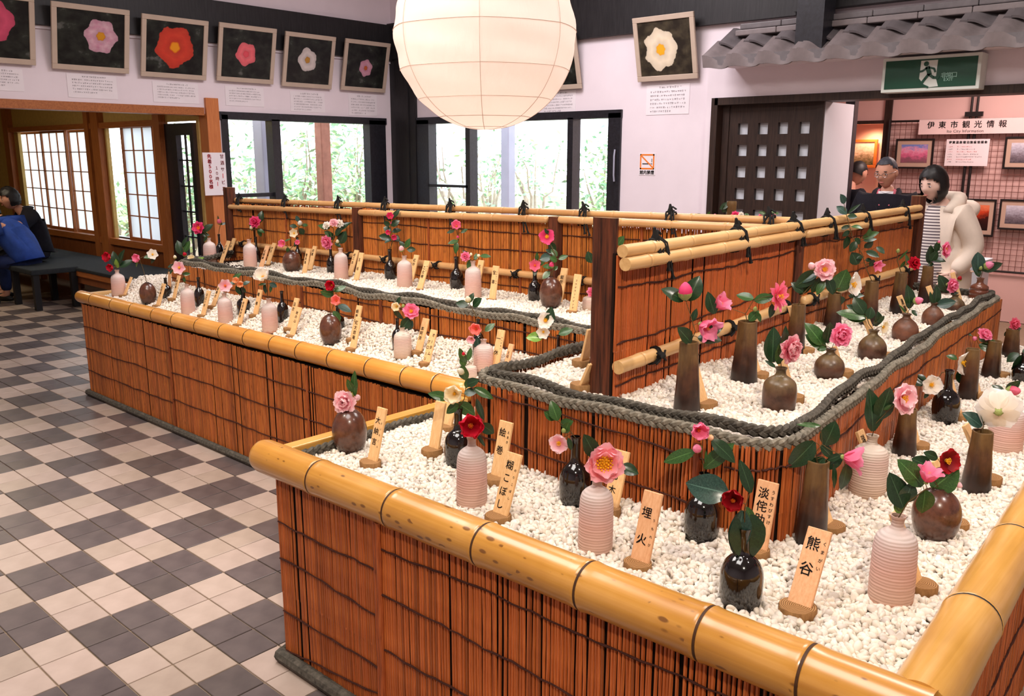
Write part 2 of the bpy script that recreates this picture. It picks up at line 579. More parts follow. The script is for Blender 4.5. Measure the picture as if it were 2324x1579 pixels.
def print_flower(name, petal, petal2, heart, cx, cy, r, lobes, seed, dark=(16, 15, 15), mid=(40, 44, 38)):
    """A printed photograph of one camellia on dark foliage (flat print, by UV)."""
    t = NT(name)
    uv = t.n('ShaderNodeUVMap')
    mp = t.n('ShaderNodeMapping')
    mp.inputs['Location'].default_value = (-cx, -cy, seed)
    t.l(uv.outputs[0], mp.inputs[0])
    wob = t.noise(mp.outputs[0], 5, 3)
    sp = t.n('ShaderNodeSeparateXYZ')
    t.l(mp.outputs[0], sp.inputs[0])
    x = t.math('MULTIPLY', sp.outputs[0], 1.22)
    y = sp.outputs[1]
    d = t.math('SQRT', t.math('ADD', t.math('MULTIPLY', x, x), t.math('MULTIPLY', y, y)))
    ang = t.math('ARCTAN2', y, x)
    lob = t.math('MULTIPLY', t.math('SINE', t.math('ADD', t.math('MULTIPLY', ang, lobes), seed)), 0.07)
    rr = t.math('DIVIDE', d, t.math('MULTIPLY', t.math('ADD', t.math('ADD', lob, 0.78), t.math('MULTIPLY', wob, 0.44)), r))
    bgn = t.noise(mp.outputs[0], 4.5, 4)
    bg = t.ramp(bgn, [(0.4, lin(dark)), (0.62, lin(mid)), (0.72, lin((92, 92, 88)))])
    pn = t.noise(mp.outputs[0], 9, 3)
    pc = t.mix(pn, lin(petal), lin(petal2))
    shade = t.ramp(rr, [(0.0, lin(heart)), (0.24, lin(heart)), (0.30, (0.75, 0.75, 0.75)), (0.6, (0.95, 0.95, 0.95)), (1.0, (0.72, 0.72, 0.72))])
    fl = t.mix(1.0, pc, shade, 'MULTIPLY')
    hm = t.ramp(rr, [(0.2, (1, 1, 1)), (0.29, (0, 0, 0))])
    fl = t.mix(hm, fl, lin(heart))
    mask = t.ramp(rr, [(0.97, (1, 1, 1)), (1.03, (0, 0, 0))])
    t.base(t.mix(mask, bg, fl))
    t.set(0.35, 0.3)
    M[name] = t.m
    return t.m


def print_scene(name, stops, scale, seed):
    """A printed landscape photograph, too small to read: colour bands broken by blotches."""
    t = NT(name)
    uv = t.n('ShaderNodeUVMap')
    mp = t.n('ShaderNodeMapping')
    mp.inputs['Location'].default_value = (seed, seed * 0.7, 0)
    t.l(uv.outputs[0], mp.inputs[0])
    n = t.noise(mp.outputs[0], scale, 5, 0.65)
    sp = t.n('ShaderNodeSeparateXYZ')
    t.l(uv.outputs[0], sp.inputs[0])
    f = t.math('ADD', t.math('MULTIPLY', sp.outputs[1], 0.55), t.math('MULTIPLY', n, 0.55))
    t.base(t.ramp(f, [(p, lin(c)) for p, c in stops]))
    t.set(0.35, 0.3)
    M[name] = t.m
    return t.m

# ------------------------------------------------------------------ mesh building
class MB:
    """Collects plain geometry and links it as ONE mesh object."""

    def __init__(self):
        self.v, self.f, self.mi, self.tint, self.uv = [], [], [], [], None

    def add(self, verts, faces, mi=0, tint=(1, 1, 1)):
        o = len(self.v)
        self.v.extend([tuple(p) for p in verts])
        self.f.extend([tuple(i + o for i in f) for f in faces])
        self.mi.extend([mi] * len(faces))
        self.tint.extend([tint] * len(verts))
        return o

    def box(self, a, b, mi=0, tint=(1, 1, 1)):
        x0, y0, z0 = a
        x1, y1, z1 = b
        v = [(x0, y0, z0), (x1, y0, z0), (x1, y1, z0), (x0, y1, z0), (x0, y0, z1), (x1, y0, z1), (x1, y1, z1), (x0, y1, z1)]
        f = [(0, 3, 2, 1), (4, 5, 6, 7), (0, 1, 5, 4), (1, 2, 6, 5), (2, 3, 7, 6), (3, 0, 4, 7)]
        self.add(v, f, mi, tint)
        return self

    def obox(self, c, ux, uy, uz, mi=0, tint=(1, 1, 1)):
        """Box by centre and three half-axis vectors."""
        c, ux, uy, uz = Vector(c), Vector(ux), Vector(uy), Vector(uz)
        v = [c + sx * ux + sy * uy + sz * uz for sz in (-1, 1) for sx, sy in ((-1, -1), (1, -1), (1, 1), (-1, 1))]
        f = [(0, 3, 2, 1), (4, 5, 6, 7), (0, 1, 5, 4), (1, 2, 6, 5), (2, 3, 7, 6), (3, 0, 4, 7)]
        self.add(v, f, mi, tint)
        return self

    def tube(self, pts, r, n=6, mi=0, tint=(1, 1, 1), caps=True):
        pts = [Vector(p) for p in pts]
        rs = r if isinstance(r, (list, tuple)) else [r] * len(pts)
        ref = Vector((0, 0, 1))
        d0 = (pts[1] - pts[0]).normalized()
        if abs(d0.z) > 0.9:
            ref = Vector((1, 0, 0))
        rings = []
        u = None
        for i, p in enumerate(pts):
            d = (pts[min(i + 1, len(pts) - 1)] - pts[max(i - 1, 0)]).normalized()
            if u is None:
                u = d.cross(ref).normalized()
            else:
                u = (u - d * u.dot(d))
                if u.length < 1e-6:
                    u = d.orthogonal()
                u.normalize()
            w = d.cross(u)
            rings.append([p + rs[i] * (math.cos(2 * math.pi * k / n) * u + math.sin(2 * math.pi * k / n) * w) for k in range(n)])
        v = [q for ring in rings for q in ring]
        f = []
        for i in range(len(pts) - 1):
            for k in range(n):
                a, b = i * n + k, i * n + (k + 1) % n
                f.append((a, b, b + n, a + n))
        if caps:
            f.append(tuple(range(n - 1, -1, -1)))
            f.append(tuple((len(pts) - 1) * n + k for k in range(n)))
        self.add(v, f, mi, tint)
        return self

    def lathe(self, prof, n=24, axis='z', origin=(0, 0, 0), mi=0, wob=None, tint=(1, 1, 1)):
        v, f = [], []
        ox, oy, oz = origin
        for i, (r, h) in enumerate(prof):
            for k in range(n):
                a = 2 * math.pi * k / n
                rr = r * (1 + (wob(a, h) if wob else 0))
                if axis == 'z':
                    v.append((ox + rr * math.cos(a), oy + rr * math.sin(a), oz + h))
                elif axis == 'x':
                    v.append((ox + h, oy + rr * math.cos(a), oz + rr * math.sin(a)))
                else:
                    v.append((ox - rr * math.cos(a), oy + h, oz + rr * math.sin(a)))
        for i in range(len(prof) - 1):
            for k in range(n):
                a, b = i * n + k, i * n + (k + 1) % n
                f.append((a, b, b + n, a + n))
        f.append(tuple(range(n - 1, -1, -1)))
        f.append(tuple((len(prof) - 1) * n + k for k in range(n)))
        self.add(v, f, mi, tint)
        return self

    def mesh(self, name, smooth=True, uv=None):
        me = bpy.data.meshes.new(name)
        me.from_pydata(self.v, [], self.f)
        if any(self.mi):
            me.polygons.foreach_set('material_index', self.mi)
        if smooth:
            me.polygons.foreach_set('use_smooth', [True] * len(self.f))
        if any(t != (1, 1, 1) for t in self.tint):
            at = me.attributes.new('tint', 'FLOAT_COLOR', 'POINT')
            at.data.foreach_set('color', np.array([(*t, 1) for t in self.tint], dtype=np.float32).ravel())
        me.update()
        return me

    def build(self, name, mat, parent=None, smooth=True, sharp=35, **kw):
        me = self.mesh(name, smooth)
        for mm in (mat if isinstance(mat, (list, tuple)) else [mat]):
            me.materials.append(M[mm] if isinstance(mm, str) else mm)
        if smooth and sharp:
            try:
                me.set_sharp_from_angle(angle=math.radians(sharp))
            except Exception:
                pass
        return link(name, me, parent, **kw)


WHITE_TINT = []


def ensure_tint(me):
    if 'tint' not in me.attributes:
        at = me.attributes.new('tint', 'FLOAT_COLOR', 'POINT')
        at.data.foreach_set('color', np.ones(len(me.vertices) * 4, dtype=np.float32))


def link(name, me, parent=None, label=None, cat=None, group=None, kind=None, loc=None):
    o = bpy.data.objects.new(name, me)
    COL.objects.link(o)
    if parent is not None:
        o.parent = parent
    if loc is not None:
        o.location = loc
    tag(o, label, cat, group, kind)
    return o


def tag(o, label=None, cat=None, group=None, kind=None):
    if label:
        o['label'] = label
    if cat:
        o['category'] = cat
    if group:
        o['group'] = group
    if kind:
        o['kind'] = kind
    return o


def thing(name, label, cat, loc=(0, 0, 0), rz=0.0, group=None):
    o = bpy.data.objects.new(name, None)
    o.empty_display_size = 0.05
    COL.objects.link(o)
    o.location = loc
    o.rotation_euler = (0, 0, rz)
    tag(o, label, cat, group)
    return o


def struct(name, mb, mat, parent=None, smooth=False, label=None, **kw):
    o = mb.build(name, mat, parent, smooth=smooth)
    if parent is None:
        o['kind'] = 'structure'
    if label:
        o['label'] = label
    return o


def part(name, me, parent, loc=None, rot=None, mat=None, kind=None, label=None):
    o = bpy.data.objects.new(name, me)
    COL.objects.link(o)
    o.parent = parent
    if loc is not None:
        o.location = loc
    if rot is not None:
        if isinstance(rot, Matrix):
            o.matrix_basis = Matrix.Translation(loc) @ rot.to_4x4()
        else:
            o.rotation_euler = rot
    if kind:
        o['kind'] = kind
    if label:
        o['label'] = label
    return o


def mesh_from(mb, name, *mats, smooth=True, sharp=35):
    me = mb.mesh(name, smooth)
    for mm in mats:
        me.materials.append(M[mm])
    if smooth and sharp:
        me.set_sharp_from_angle(angle=math.radians(sharp))
    return me


def bevel_mesh(me, w, seg=2):
    bm = bmesh.new()
    bm.from_mesh(me)
    es = [e for e in bm.edges if len(e.link_faces) == 2 and e.calc_face_angle(0) > 0.6]
    bmesh.ops.bevel(bm, geom=es, offset=w, segments=seg, affect='EDGES', profile=0.6, clamp_overlap=True)
    bm.to_mesh(me)
    bm.free()
    return me


def quad_uv(me):
    uv = me.uv_layers.new(name='UVMap')
    for p in me.polygons:
        for k, li in enumerate(p.loop_indices):
            uv.data[li].uv = [(0, 0), (1, 0), (1, 1), (0, 1)][k % 4]


# ------------------------------------------------------------------ lettering
_glyphs = {}


def glyph(ch):
    if ch not in _glyphs:
        c = bpy.data.curves.new('glyph', 'FONT')
        c.body = ch
        c.resolution_u = 2
        c.size = 1.0
        o = bpy.data.objects.new('glyph', c)
        COL.objects.link(o)
        dg = bpy.context.evaluated_depsgraph_get()
        me = bpy.data.meshes.new_from_object(o.evaluated_get(dg))
        vs = [(v.co.x, v.co.y) for v in me.vertices]
        fs = [tuple(p.vertices) for p in me.polygons]
        bpy.data.objects.remove(o)
        bpy.data.curves.remove(c)
        bpy.data.meshes.remove(me)
        if vs:
            xs, ys = [p[0] for p in vs], [p[1] for p in vs]
            bb = (min(xs), max(xs), min(ys), max(ys))
        else:
            bb = (0, 0.4, 0, 0.7)
        _glyphs[ch] = (vs, fs, bb)
    return _glyphs[ch]


def put_glyph(mb, ch, cx, cy, size, origin, U, V, squash=1.0, lift=0.0, fat=0.0):
    """One character centred at (cx, cy) of the plane origin + x*U + y*V."""
    vs, fs, bb = glyph(ch)
    if not vs:
        return
    big = ord(ch) > 0x2E00
    mx, my = ((bb[0] + bb[1]) / 2, (bb[2] + bb[3]) / 2)
    N = U.cross(V)
    for k in ((0, 0), (fat, 0), (0, fat)) if fat else ((0, 0),):
        mb.add([origin + U * (cx + k[0] + (x - mx) * size * squash) + V * (cy + k[1] + (y - my) * size) + N * lift for x, y in vs], fs)


def line_text(mb, s, cx, cy, size, origin, U, V, adv=None, **kw):
    """A horizontal line of text centred at cx."""
    if adv:
        n = len(s)
        for i, ch in enumerate(s):
            put_glyph(mb, ch, cx + (i - (n - 1) / 2) * adv, cy, size, origin, U, V, **kw)
        return
    ws = []
    for ch in s:
        vs, fs, bb = glyph(ch)
        ws.append(0.32 if ch == ' ' else (bb[1] - bb[0]) + 0.09)
    x = cx - sum(ws) * size / 2
    for ch, w in zip(s, ws):
        if ch != ' ':
            vs, fs, bb = glyph(ch)
            my = (bb[2] + bb[3]) / 2
            N = U.cross(V)
            base = cy - 0.35 * size
            mb.add([origin + U * (x + (px - bb[0]) * size) + V * (base + py * size) + N * kw.get('lift', 0) for px, py in vs], fs)
        x += w * size


def scribble_lines(mb, origin, U, V, x0, x1, ys, h, rnd, lift=0.001, last=0.5):
    """Rows of short marks: print too small to read."""
    N = U.cross(V)
    for j, y in enumerate(ys):
        x = x0
        xe = x1 if j < len(ys) - 1 else x0 + (x1 - x0) * last
        while x < xe:
            w = h * rnd.uniform(0.6, 1.0)
            hh = h * rnd.uniform(0.55, 1.0)
            for (a, b, c, d) in ((0, 0.1, 0, 1), (0, 1, 0.75, 0.9), (0.2, 0.8, 0.3, 0.45), (0.55, 0.7, 0, 0.8)):
                if rnd.random() < 0.75:
                    q = [origin + U * (x + w * i) + V * (y - hh / 2 + hh * k) + N * lift for i, k in ((a, c), (b, c), (b, d), (a, d))]
                    mb.add(q, [(0, 1, 2, 3)])
            x += h * rnd.uniform(1.05, 1.3)

# ------------------------------------------------------------------ the hall: floor, walls, windows, doors
YW = 7.0       # window-and-door wall (runs along x)
XW = -8.29     # picture wall (runs along y)
YA = 4.55      # back wall of the tea annex
YB = 9.6       # back wall of the lobby beyond the doors
ZC = 4.1
XE, YS = 3.4, -3.2     # walls behind the visitor

fl = MB()
fl.box((-16.0, YS, -0.12), (XE, YB + 0.4, -0.006))
floor = struct('floor', fl, 'grout')
TX, TY, TX0, TY0 = 0.3045, 0.2935, -3.554, 1.267
tl_cache = {}


def tile_mesh(dark, v):
    k = (dark, v)
    if k not in tl_cache:
        b = MB()
        hx, hy = TX / 4 - 0.0025, TY / 4 - 0.0025
        g = (0.90, 0.95, 1.0, 1.04)[v]
        b.box((-hx, -hy, -0.008), (hx, hy, 0.0), 0, (g, g * (0.99 if v % 2 else 1.0), g * (0.97 if v == 0 else 1.0)))
        me = mesh_from(b, 'tile', 'tile_dark' if dark else 'tile_light', smooth=False)
        ensure_tint(me)
        tl_cache[k] = bevel_mesh(me, 0.0015, 1)
    return tl_cache[k]


tiles = []
for i in range(-46, 16):
    for j in range(-12, 40):
        x = TX0 + (i + 0.5) * TX / 2
        y = TY0 + (j + 0.5) * TY / 2
        if not (-14.2 < x < 1.4 and -1.6 < y < 6.9):
            continue
        if (x > -2.15 and y > 1.45 and x < -0.4) or (x > -5.8 and x < -2.3 and 2.4 < y < 3.9):
            continue                               # under the display stands
        if x < XW and y > YA - 0.1:
            continue
        dark = ((i // 2) + (j // 2)) % 2 == 1 if False else ((math.floor(i / 2) + math.floor(j / 2)) % 2 == 1)
        tiles.append((x, y, dark))
# squares with both counters odd/even swap: the square from (TX0-TX, TY0) is dark


def _vis(x, y):
    d = Vector((x, y, 0)) - EYE
    z = d.dot(CF)
    if z < 0.3:
        return 99
    px, py = C0[0] + d.dot(CR) / z * FPX, C0[1] + d.dot(CD) / z * FPX
    return z if (-40 < px < IMG_W + 40 and -40 < py < IMG_H + 40 and not (px > 640 and py > 900)) else 99


tiles.sort(key=lambda q: _vis(q[0], q[1]))
r_ = random.Random(4)
for x, y, dk in tiles[:300]:
    part('tile', tile_mesh(dk, r_.randrange(4)), floor, (x, y, 0))
rest = {True: MB(), False: MB()}
for x, y, dk in tiles[300:]:
    hx, hy = TX / 4 - 0.0025, TY / 4 - 0.0025
    g = r_.uniform(0.92, 1.04)
    rest[dk].box((x - hx, y - hy, -0.008), (x + hx, y + hy, 0), 0, (g, g, g))
for dk, b in rest.items():
    o = b.build('tiles', 'tile_dark' if dk else 'tile_light', floor, smooth=False)
    o['kind'] = 'stuff'


def holed_wall(mb, axis, c0, c1, a0, a1, z0, z1, holes):
    """Wall slab between c0 and c1 across AXIS, running a0..a1, with rectangular holes (a, b, zlo, zhi)."""
    As = sorted({a0, a1, *[h[0] for h in holes], *[h[1] for h in holes]})
    Zs = sorted({z0, z1, *[h[2] for h in holes], *[h[3] for h in holes]})
    for i in range(len(As) - 1):
        for k in range(len(Zs) - 1):
            am, zm = (As[i] + As[i + 1]) / 2, (Zs[k] + Zs[k + 1]) / 2
            if any(h[0] < am < h[1] and h[2] < zm < h[3] for h in holes):
                continue
            if axis == 'y':
                mb.box((As[i], c0, Zs[k]), (As[i + 1], c1, Zs[k + 1]))
            else:
                mb.box((c0, As[i], Zs[k]), (c1, As[i + 1], Zs[k + 1]))


# picture wall (left): opening to the annex, then the first window
WIN1 = (4.775, 6.80, 0.72, 2.015)
wl = MB()
holed_wall(wl, 'x', XW - 0.16, XW, YS, YW + 0.16, -0.02, ZC, [(0.7, 4.62, -0.02, 2.0), WIN1])
struct('wall_left', wl, 'wall_white')
# window-and-door wall (back)
WIN2 = (-7.82, -4.955, 0.72, 2.02)
DOOR = (-3.92, 0.6, -0.02, 2.06)
wb = MB()
holed_wall(wb, 'y', YW, YW + 0.16, XW - 0.16, XE, -0.02, ZC, [WIN2, DOOR])
struct('wall_back', wb, 'wall_white')
# the bay round the doors stands a little proud of the wall
wy = MB()
holed_wall(wy, 'y', YW - 0.05, YW - 0.001, -4.02, XE, -0.02, 2.40, [DOOR])
struct('wall_door_bay', wy, 'wall_white')
o_ = MB()
o_.box((XE, YS, -0.02), (XE + 0.15, YB, ZC))
struct('wall_right', o_, 'wall_white')
o_ = MB()
o_.box((-16, YS - 0.15, -0.02), (XE, YS, ZC))
struct('wall_front', o_, 'wall_white')
o_ = MB()
o_.box((-8.5, YS, ZC), (XE, YW + 0.2, ZC + 0.1))
struct('ceiling', o_, 'ceiling_white')

# dark timber: tie beams along both walls, corner post
b = MB()
b.box((XW, YS, 2.685), (XW + 0.06, YW, 3.08))
struct('trim_1', b, 'dark_beam')
b = MB()
b.box((XW, YW - 0.06, 2.70), (-3.25, YW, 3.10))
struct('trim_2', b, 'dark_beam')
b = MB()
b.box((-3.25, YW - 0.10, 2.72), (XE, YW, 3.3))
struct('trim_3', b, 'dark_beam')
b = MB()
b.box((XW, YW - 0.035, 0), (-7.852, YW + 0.01, 3.08))
b.box((XW + 0.11, YW - 0.05, 0), (-7.96, YW - 0.035, 3.08))
struct('trim_4', b, 'dark_beam')
# thin shadow-gap rail that carries the pictures
b = MB()
b.box((XW, YS, 2.655), (XW + 0.02, YW, 2.683))
struct('trim_5', b, 'wall_white')


def bar(parent, name, a, b_, mat):
    m = MB()
    m.box(a, b_)
    return m.build(name, mat, parent, smooth=False)


# window_1 in the picture wall
w1 = thing('window_1', None, None)
w1['kind'] = 'structure'
x0, x1 = XW - 0.10, XW + 0.025
bar(w1, 'frame_head', (x0, 4.70, 1.955), (x1, 6.88, 2.03), 'dark_frame')
bar(w1, 'frame_sill', (x0, 4.70, 0.66), (x1 + 0.03, 6.88, 0.73), 'dark_frame')
bar(w1, 'frame_jamb', (x0, 4.73, 0.7), (x1, 4.80, 2.0), 'dark_frame')
bar(w1, 'frame_jamb', (x0, 6.62, 0.7), (x1, 6.86, 2.0), 'dark_frame')
bar(w1, 'mullion', (x0, 5.31, 0.7), (x1, 5.41, 1.97), 'dark_frame')
bar(w1, 'glazing_bar', (x0, 4.78, 1.165), (x1 - 0.04, 5.33, 1.205), 'dark_frame')
bar(w1, 'pane', (XW - 0.062, 4.80, 1.2), (XW - 0.056, 5.32, 1.96), 'window_glass')
bar(w1, 'pane', (XW - 0.062, 4.80, 0.73), (XW - 0.056, 5.32, 1.17), 'window_glass')
bar(w1, 'pane', (XW - 0.062, 5.40, 0.73), (XW - 0.056, 6.63, 1.96), 'window_glass')
# window_2 in the back wall
w2 = thing('window_2', None, None)
w2['kind'] = 'structure'
y0, y1 = YW - 0.025, YW + 0.10
bar(w2, 'frame_head', (-7.84, y0, 1.955), (-4.94, y1, 2.03), 'dark_frame')
bar(w2, 'frame_sill', (-7.84, y0 - 0.03, 0.66), (-4.94, y1, 0.73), 'dark_frame')
bar(w2, 'frame_jamb', (-7.84, y0, 0.7), (-7.64, y1, 2.0), 'dark_frame')
bar(w2, 'frame_jamb', (-5.09, y0, 0.7), (-4.945, y1, 2.0), 'dark_frame')
_xm = on_y(1065, 380, YW).x
_xm2 = on_y(1296, 380, YW).x
bar(w2, 'mullion', (_xm - 0.035, y0, 0.7), (_xm + 0.035, y1, 1.97), 'dark_frame')
bar(w2, 'mullion', (_xm2 - 0.035, y0, 0.7), (_xm2 + 0.035, y1, 1.97), 'dark_frame')
bar(w2, 'glazing_bar', (-7.66, y0, 1.245), (_xm, y1 - 0.03, 1.275), 'dark_frame')
bar(w2, 'pane', (-7.65, YW + 0.056, 1.26), (_xm - 0.03, YW + 0.062, 1.96), 'window_glass')
bar(w2, 'pane', (-7.65, YW + 0.056, 0.73), (_xm - 0.03, YW + 0.062, 1.26), 'window_glass')
bar(w2, 'pane', (_xm + 0.03, YW + 0.056, 0.73), (_xm2 - 0.03, YW + 0.062, 1.96), 'window_glass')
bar(w2, 'pane', (_xm2 + 0.03, YW + 0.056, 0.73), (-5.08, YW + 0.062, 1.96), 'window_glass')
_xh = on_y(1400, 400, YW).x
b = MB()
b.tube([(_xh, y0 - 0.02, 1.36), (_xh, y0 - 0.03, 1.42), (_xh, y0 - 0.03, 1.60), (_xh, y0 - 0.02, 1.66)], 0.008, 6)
b.build('handle', 'outdoor_pole', w2)

# ------------------------------------------------------------------ annex opening, its back wall with paper screens
b = MB()
b.box((XW - 0.17, 0.6, 1.985), (XW + 0.02, 4.55, 2.06))
struct('trim_6', b, 'hinoki_rail')
b = MB()
b.box((XW - 0.17, 4.565, 0), (XW + 0.035, 4.70, 2.155))
struct('trim_7', b, 'orange_post')
b = MB()
b.box((XW - 0.17, 4.605, 0), (XW - 0.002, 4.63, 2.0))
struct('trim_8', b, 'hinoki_frame')
XA = [on_y(px, 300, YA).x for px in (62, 210, 240, 352, 372, 446)]
XA[5] = min(XA[5], XW - 0.13)
sx0, sx1, gx0, gx1, dx0, dx1 = XA
hl = MB()
holed_wall(hl, 'y', YA, YA + 0.04, -15.6, XW - 0.12, -0.02, 2.5, [(-13.4, sx1 - 0.04, 0.60, 1.90), (gx0, gx1 - 0.03, 0.60, 1.95), (dx0 + 0.02, dx1, 0.05, 1.94)])
struct('wall_annex', hl, 'annex_plaster')
b = MB()
b.box((-16, 0.2, 2.5), (XW - 0.17, YA + 0.12, 2.58))
struct('ceiling_annex', b, 'annex_plaster')
b = MB()
b.box((-15.75, 0.2, -0.02), (-15.6, YA + 0.12, 2.5))
struct('wall_annex_left', b, 'annex_plaster')
b = MB()
b.box((-15.6, 0.2, -0.02), (XW - 0.17, 0.35, 2.5))
struct('wall_annex_front', b, 'annex_plaster')
# wainscot boards under the screens: each board its own piece
wn = struct('wall_wainscot', MB().box((-13.6, YA - 0.012, 0.05), (dx0 - 0.02, YA - 0.004, 0.56)), 'dark_core')
x = -13.6
r_ = random.Random(9)
while x < dx0 - 0.04:
    w = 0.118
    m = MB()
    m.box((x + 0.002, YA - 0.026, 0.05), (min(x + w, dx0 - 0.02) - 0.002, YA - 0.012, 0.56))
    m.build('board', 'panel_wood', wn, smooth=False)
    x += w
# rails and posts of the screen wall
n_ = 9
for (a, b2, z0, z1, mt) in ((-13.6, dx0, 1.90, 1.965, 'hinoki_rail'), (-13.6, dx0, 0.55, 0.625, 'hinoki_rail'), (-13.6, XW - 0.15, 2.28, 2.36, 'hinoki_rail')):
    b = MB()
    b.box((a, YA - 0.06, z0), (b2, YA + 0.02, z1))
    struct('trim_%d' % n_, b, mt)
    n_ += 1
for px, hw in ((20, 0.09), (203, 0.055), (222, 0.10), (362, 0.07)):
    xc = on_y(px, 330, YA - 0.05).x
    b = MB()
    b.box((xc - hw, YA - 0.075, 0), (xc + hw, YA + 0.02, 2.30))
    struct('trim_%d' % n_, b, 'hinoki_frame')
    n_ += 1


def shoji(name, xa, xb, z0, z1, cols, rows, y, label=None):
    """Sliding paper screen: stiles, rails, thin muntins and one paper pane per opening."""
    t = thing(name, None, None)
    t['kind'] = 'structure'
    s = 0.03
    for a, b2 in ((xa, xa + s), (xb - s, xb)):
        bar(t, 'stile', (a, y - 0.016, z0), (b2, y + 0.016, z1), 'hinoki_frame')
    for a, b2 in ((z0, z0 + 0.05), (z1 - 0.035, z1)):
        bar(t, 'rail', (xa + s, y - 0.016, a), (xb - s, y + 0.016, b2), 'hinoki_rail')
    ix0, ix1, iz0, iz1 = xa + s, xb - s, z0 + 0.05, z1 - 0.035
    for c in range(1, cols):
        xx = ix0 + (ix1 - ix0) * c / cols
        bar(t, 'muntin', (xx - 0.006, y - 0.012, iz0), (xx + 0.006, y + 0.004, iz1), 'hinoki_frame')
    for r in range(1, rows):
        zz = iz0 + (iz1 - iz0) * r / rows
        bar(t, 'muntin', (ix0, y - 0.0125, zz - 0.006), (ix1, y + 0.0045, zz + 0.006), 'hinoki_rail')
    pm = {}
    for c in range(cols):
        for r in range(rows):
            a0, a1 = ix0 + (ix1 - ix0) * c / cols, ix0 + (ix1 - ix0) * (c + 1) / cols
            c0, c1 = iz0 + (iz1 - iz0) * r / rows, iz0 + (iz1 - iz0) * (r + 1) / rows
            q = MB()
            q.add([(a0, y + .006, c0), (a1, y + .006, c0), (a1, y + .006, c1), (a0, y + .006, c1)], [(0, 1, 2, 3)])
            q.build('pane', 'shoji_paper', t, smooth=False)
    return t


sxs = [on_y(px, 400, YA).x for px in (40, 98, 152, 218)]
sh0 = sxs[0] - (sxs[2] - sxs[1])
shoji('window_3', sh0, sxs[0] + 0.0, 0.61, 1.91, 3, 5, YA + 0.03)
shoji('window_4', sxs[0], sxs[1] + 0.02, 0.61, 1.91, 3, 5, YA + 0.07)
shoji('window_5', sxs[1], sxs[2] + 0.02, 0.61, 1.91, 3, 5, YA + 0.03)
shoji('window_6', sxs[2], sxs[3] - 0.06, 0.61, 1.91, 3, 5, YA + 0.07)
gx = [on_y(px, 400, YA).x for px in (246, 279, 352)]
shoji('window_7', gx[1], gx[2], 0.61, 1.93, 3, 5, YA + 0.03)
w8 = thing('window_8', None, None)
w8['kind'] = 'structure'
bar(w8, 'frame_jamb', (gx[0] - 0.05, YA + 0.0, 0.6), (gx[0], YA + 0.05, 1.95), 'dark_frame')
bar(w8, 'frame_head', (gx[0] - 0.05, YA + 0.04, 1.91), (gx[2], YA + 0.09, 1.95), 'dark_frame')
bar(w8, 'frame_sill', (gx[0] - 0.05, YA + 0.04, 0.60), (gx[2], YA + 0.09, 0.64), 'dark_frame')
bar(w8, 'frame_jamb', (gx[1] - 0.02, YA + 0.05, 0.6), (gx[1] + 0.03, YA + 0.09, 1.95), 'dark_frame')
bar(w8, 'pane', (gx[0], YA + 0.066, 0.62), (gx[2], YA + 0.07, 1.93), 'window_glass')
# narrow dark glazed door at the end of the screen wall
d2 = thing('door_2', None, None)
d2['kind'] = 'structure'
dx = [on_y(px, 400, YA).x for px in (374, 410, 441, 448)]
bar(d2, 'stile', (dx[0], YA - 0.02, 0.02), (dx[1], YA + 0.04, 1.92), 'dark_frame')
bar(d2, 'stile', (dx[2], YA - 0.02, 0.02), (dx[3], YA + 0.04, 1.92), 'dark_frame')
bar(d2, 'rail', (dx[1], YA - 0.02, 1.80), (dx[2], YA + 0.04, 1.92), 'dark_frame')
bar(d2, 'rail', (dx[1], YA - 0.02, 0.02), (dx[2], YA + 0.04, 0.22), 'dark_frame')
_mx_ = dx[1] + (dx[2] - dx[1]) * 0.5
bar(d2, 'muntin', (_mx_ - 0.008, YA, 0.2), (_mx_ + 0.008, YA + 0.02, 1.82), 'dark_frame')
for k in range(1, 6):
    zz = 0.22 + k * 0.265
    bar(d2, 'muntin', (dx[1], YA, zz - 0.008), (dx[2], YA + 0.02, zz + 0.008), 'dark_frame')
bar(d2, 'pane', (dx[1], YA + 0.022, 0.22), (dx[2], YA + 0.026, 1.80), 'window_glass')

# ------------------------------------------------------------------ lattice doors, lintel and the lobby beyond
b = MB()
b.box((-3.93, YW - 0.07, 2.03), (0.65, YW + 0.17, 2.09))
struct('trim_20', b, 'brown_door')
b = MB()
b.box((-3.96, YW - 0.07, 0), (-3.90, YW + 0.17, 2.09))
struct('trim_21', b, 'brown_door')
d1 = thing('door_1', None, None)
d1['kind'] = 'structure'
pxs = [(1668, 1690), (1713, 1735), (1758, 1780), (1806, 1829)]
pys = [(278, 304), (328, 354), (378, 404), (429, 455)]
cols = [(on_y(a, 370, YW).x, on_y(b2, 370, YW).x) for a, b2 in pxs]
rows = [(on_y(1750, b2, YW).z, on_y(1750, a, YW).z) for a, b2 in pys]
dz = rows[0][0] - rows[1][0]
for k in range(4, 8):
    rows.append((rows[-1][0] - dz, rows[-1][1] - dz))
rows = [r for r in rows if r[0] > 0.15]
b = MB()
holed_wall(b, 'y', YW + 0.02, YW + 0.055, -3.88, -3.0, 0.02, 2.03, [(c[0], c[1], r[0], r[1]) for c in cols for r in rows])
b.build('lattice', 'brown_door', d1, smooth=False)
bar(d1, 'backing', (-3.88, YW + 0.062, 0.02), (-3.0, YW + 0.075, 2.03), 'jamb_white')
for sx in (-3.885, -3.045):
    bar(d1, 'stile', (sx, YW + 0.008, 0.02), (sx + 0.06, YW + 0.02, 2.03), 'brown_door')
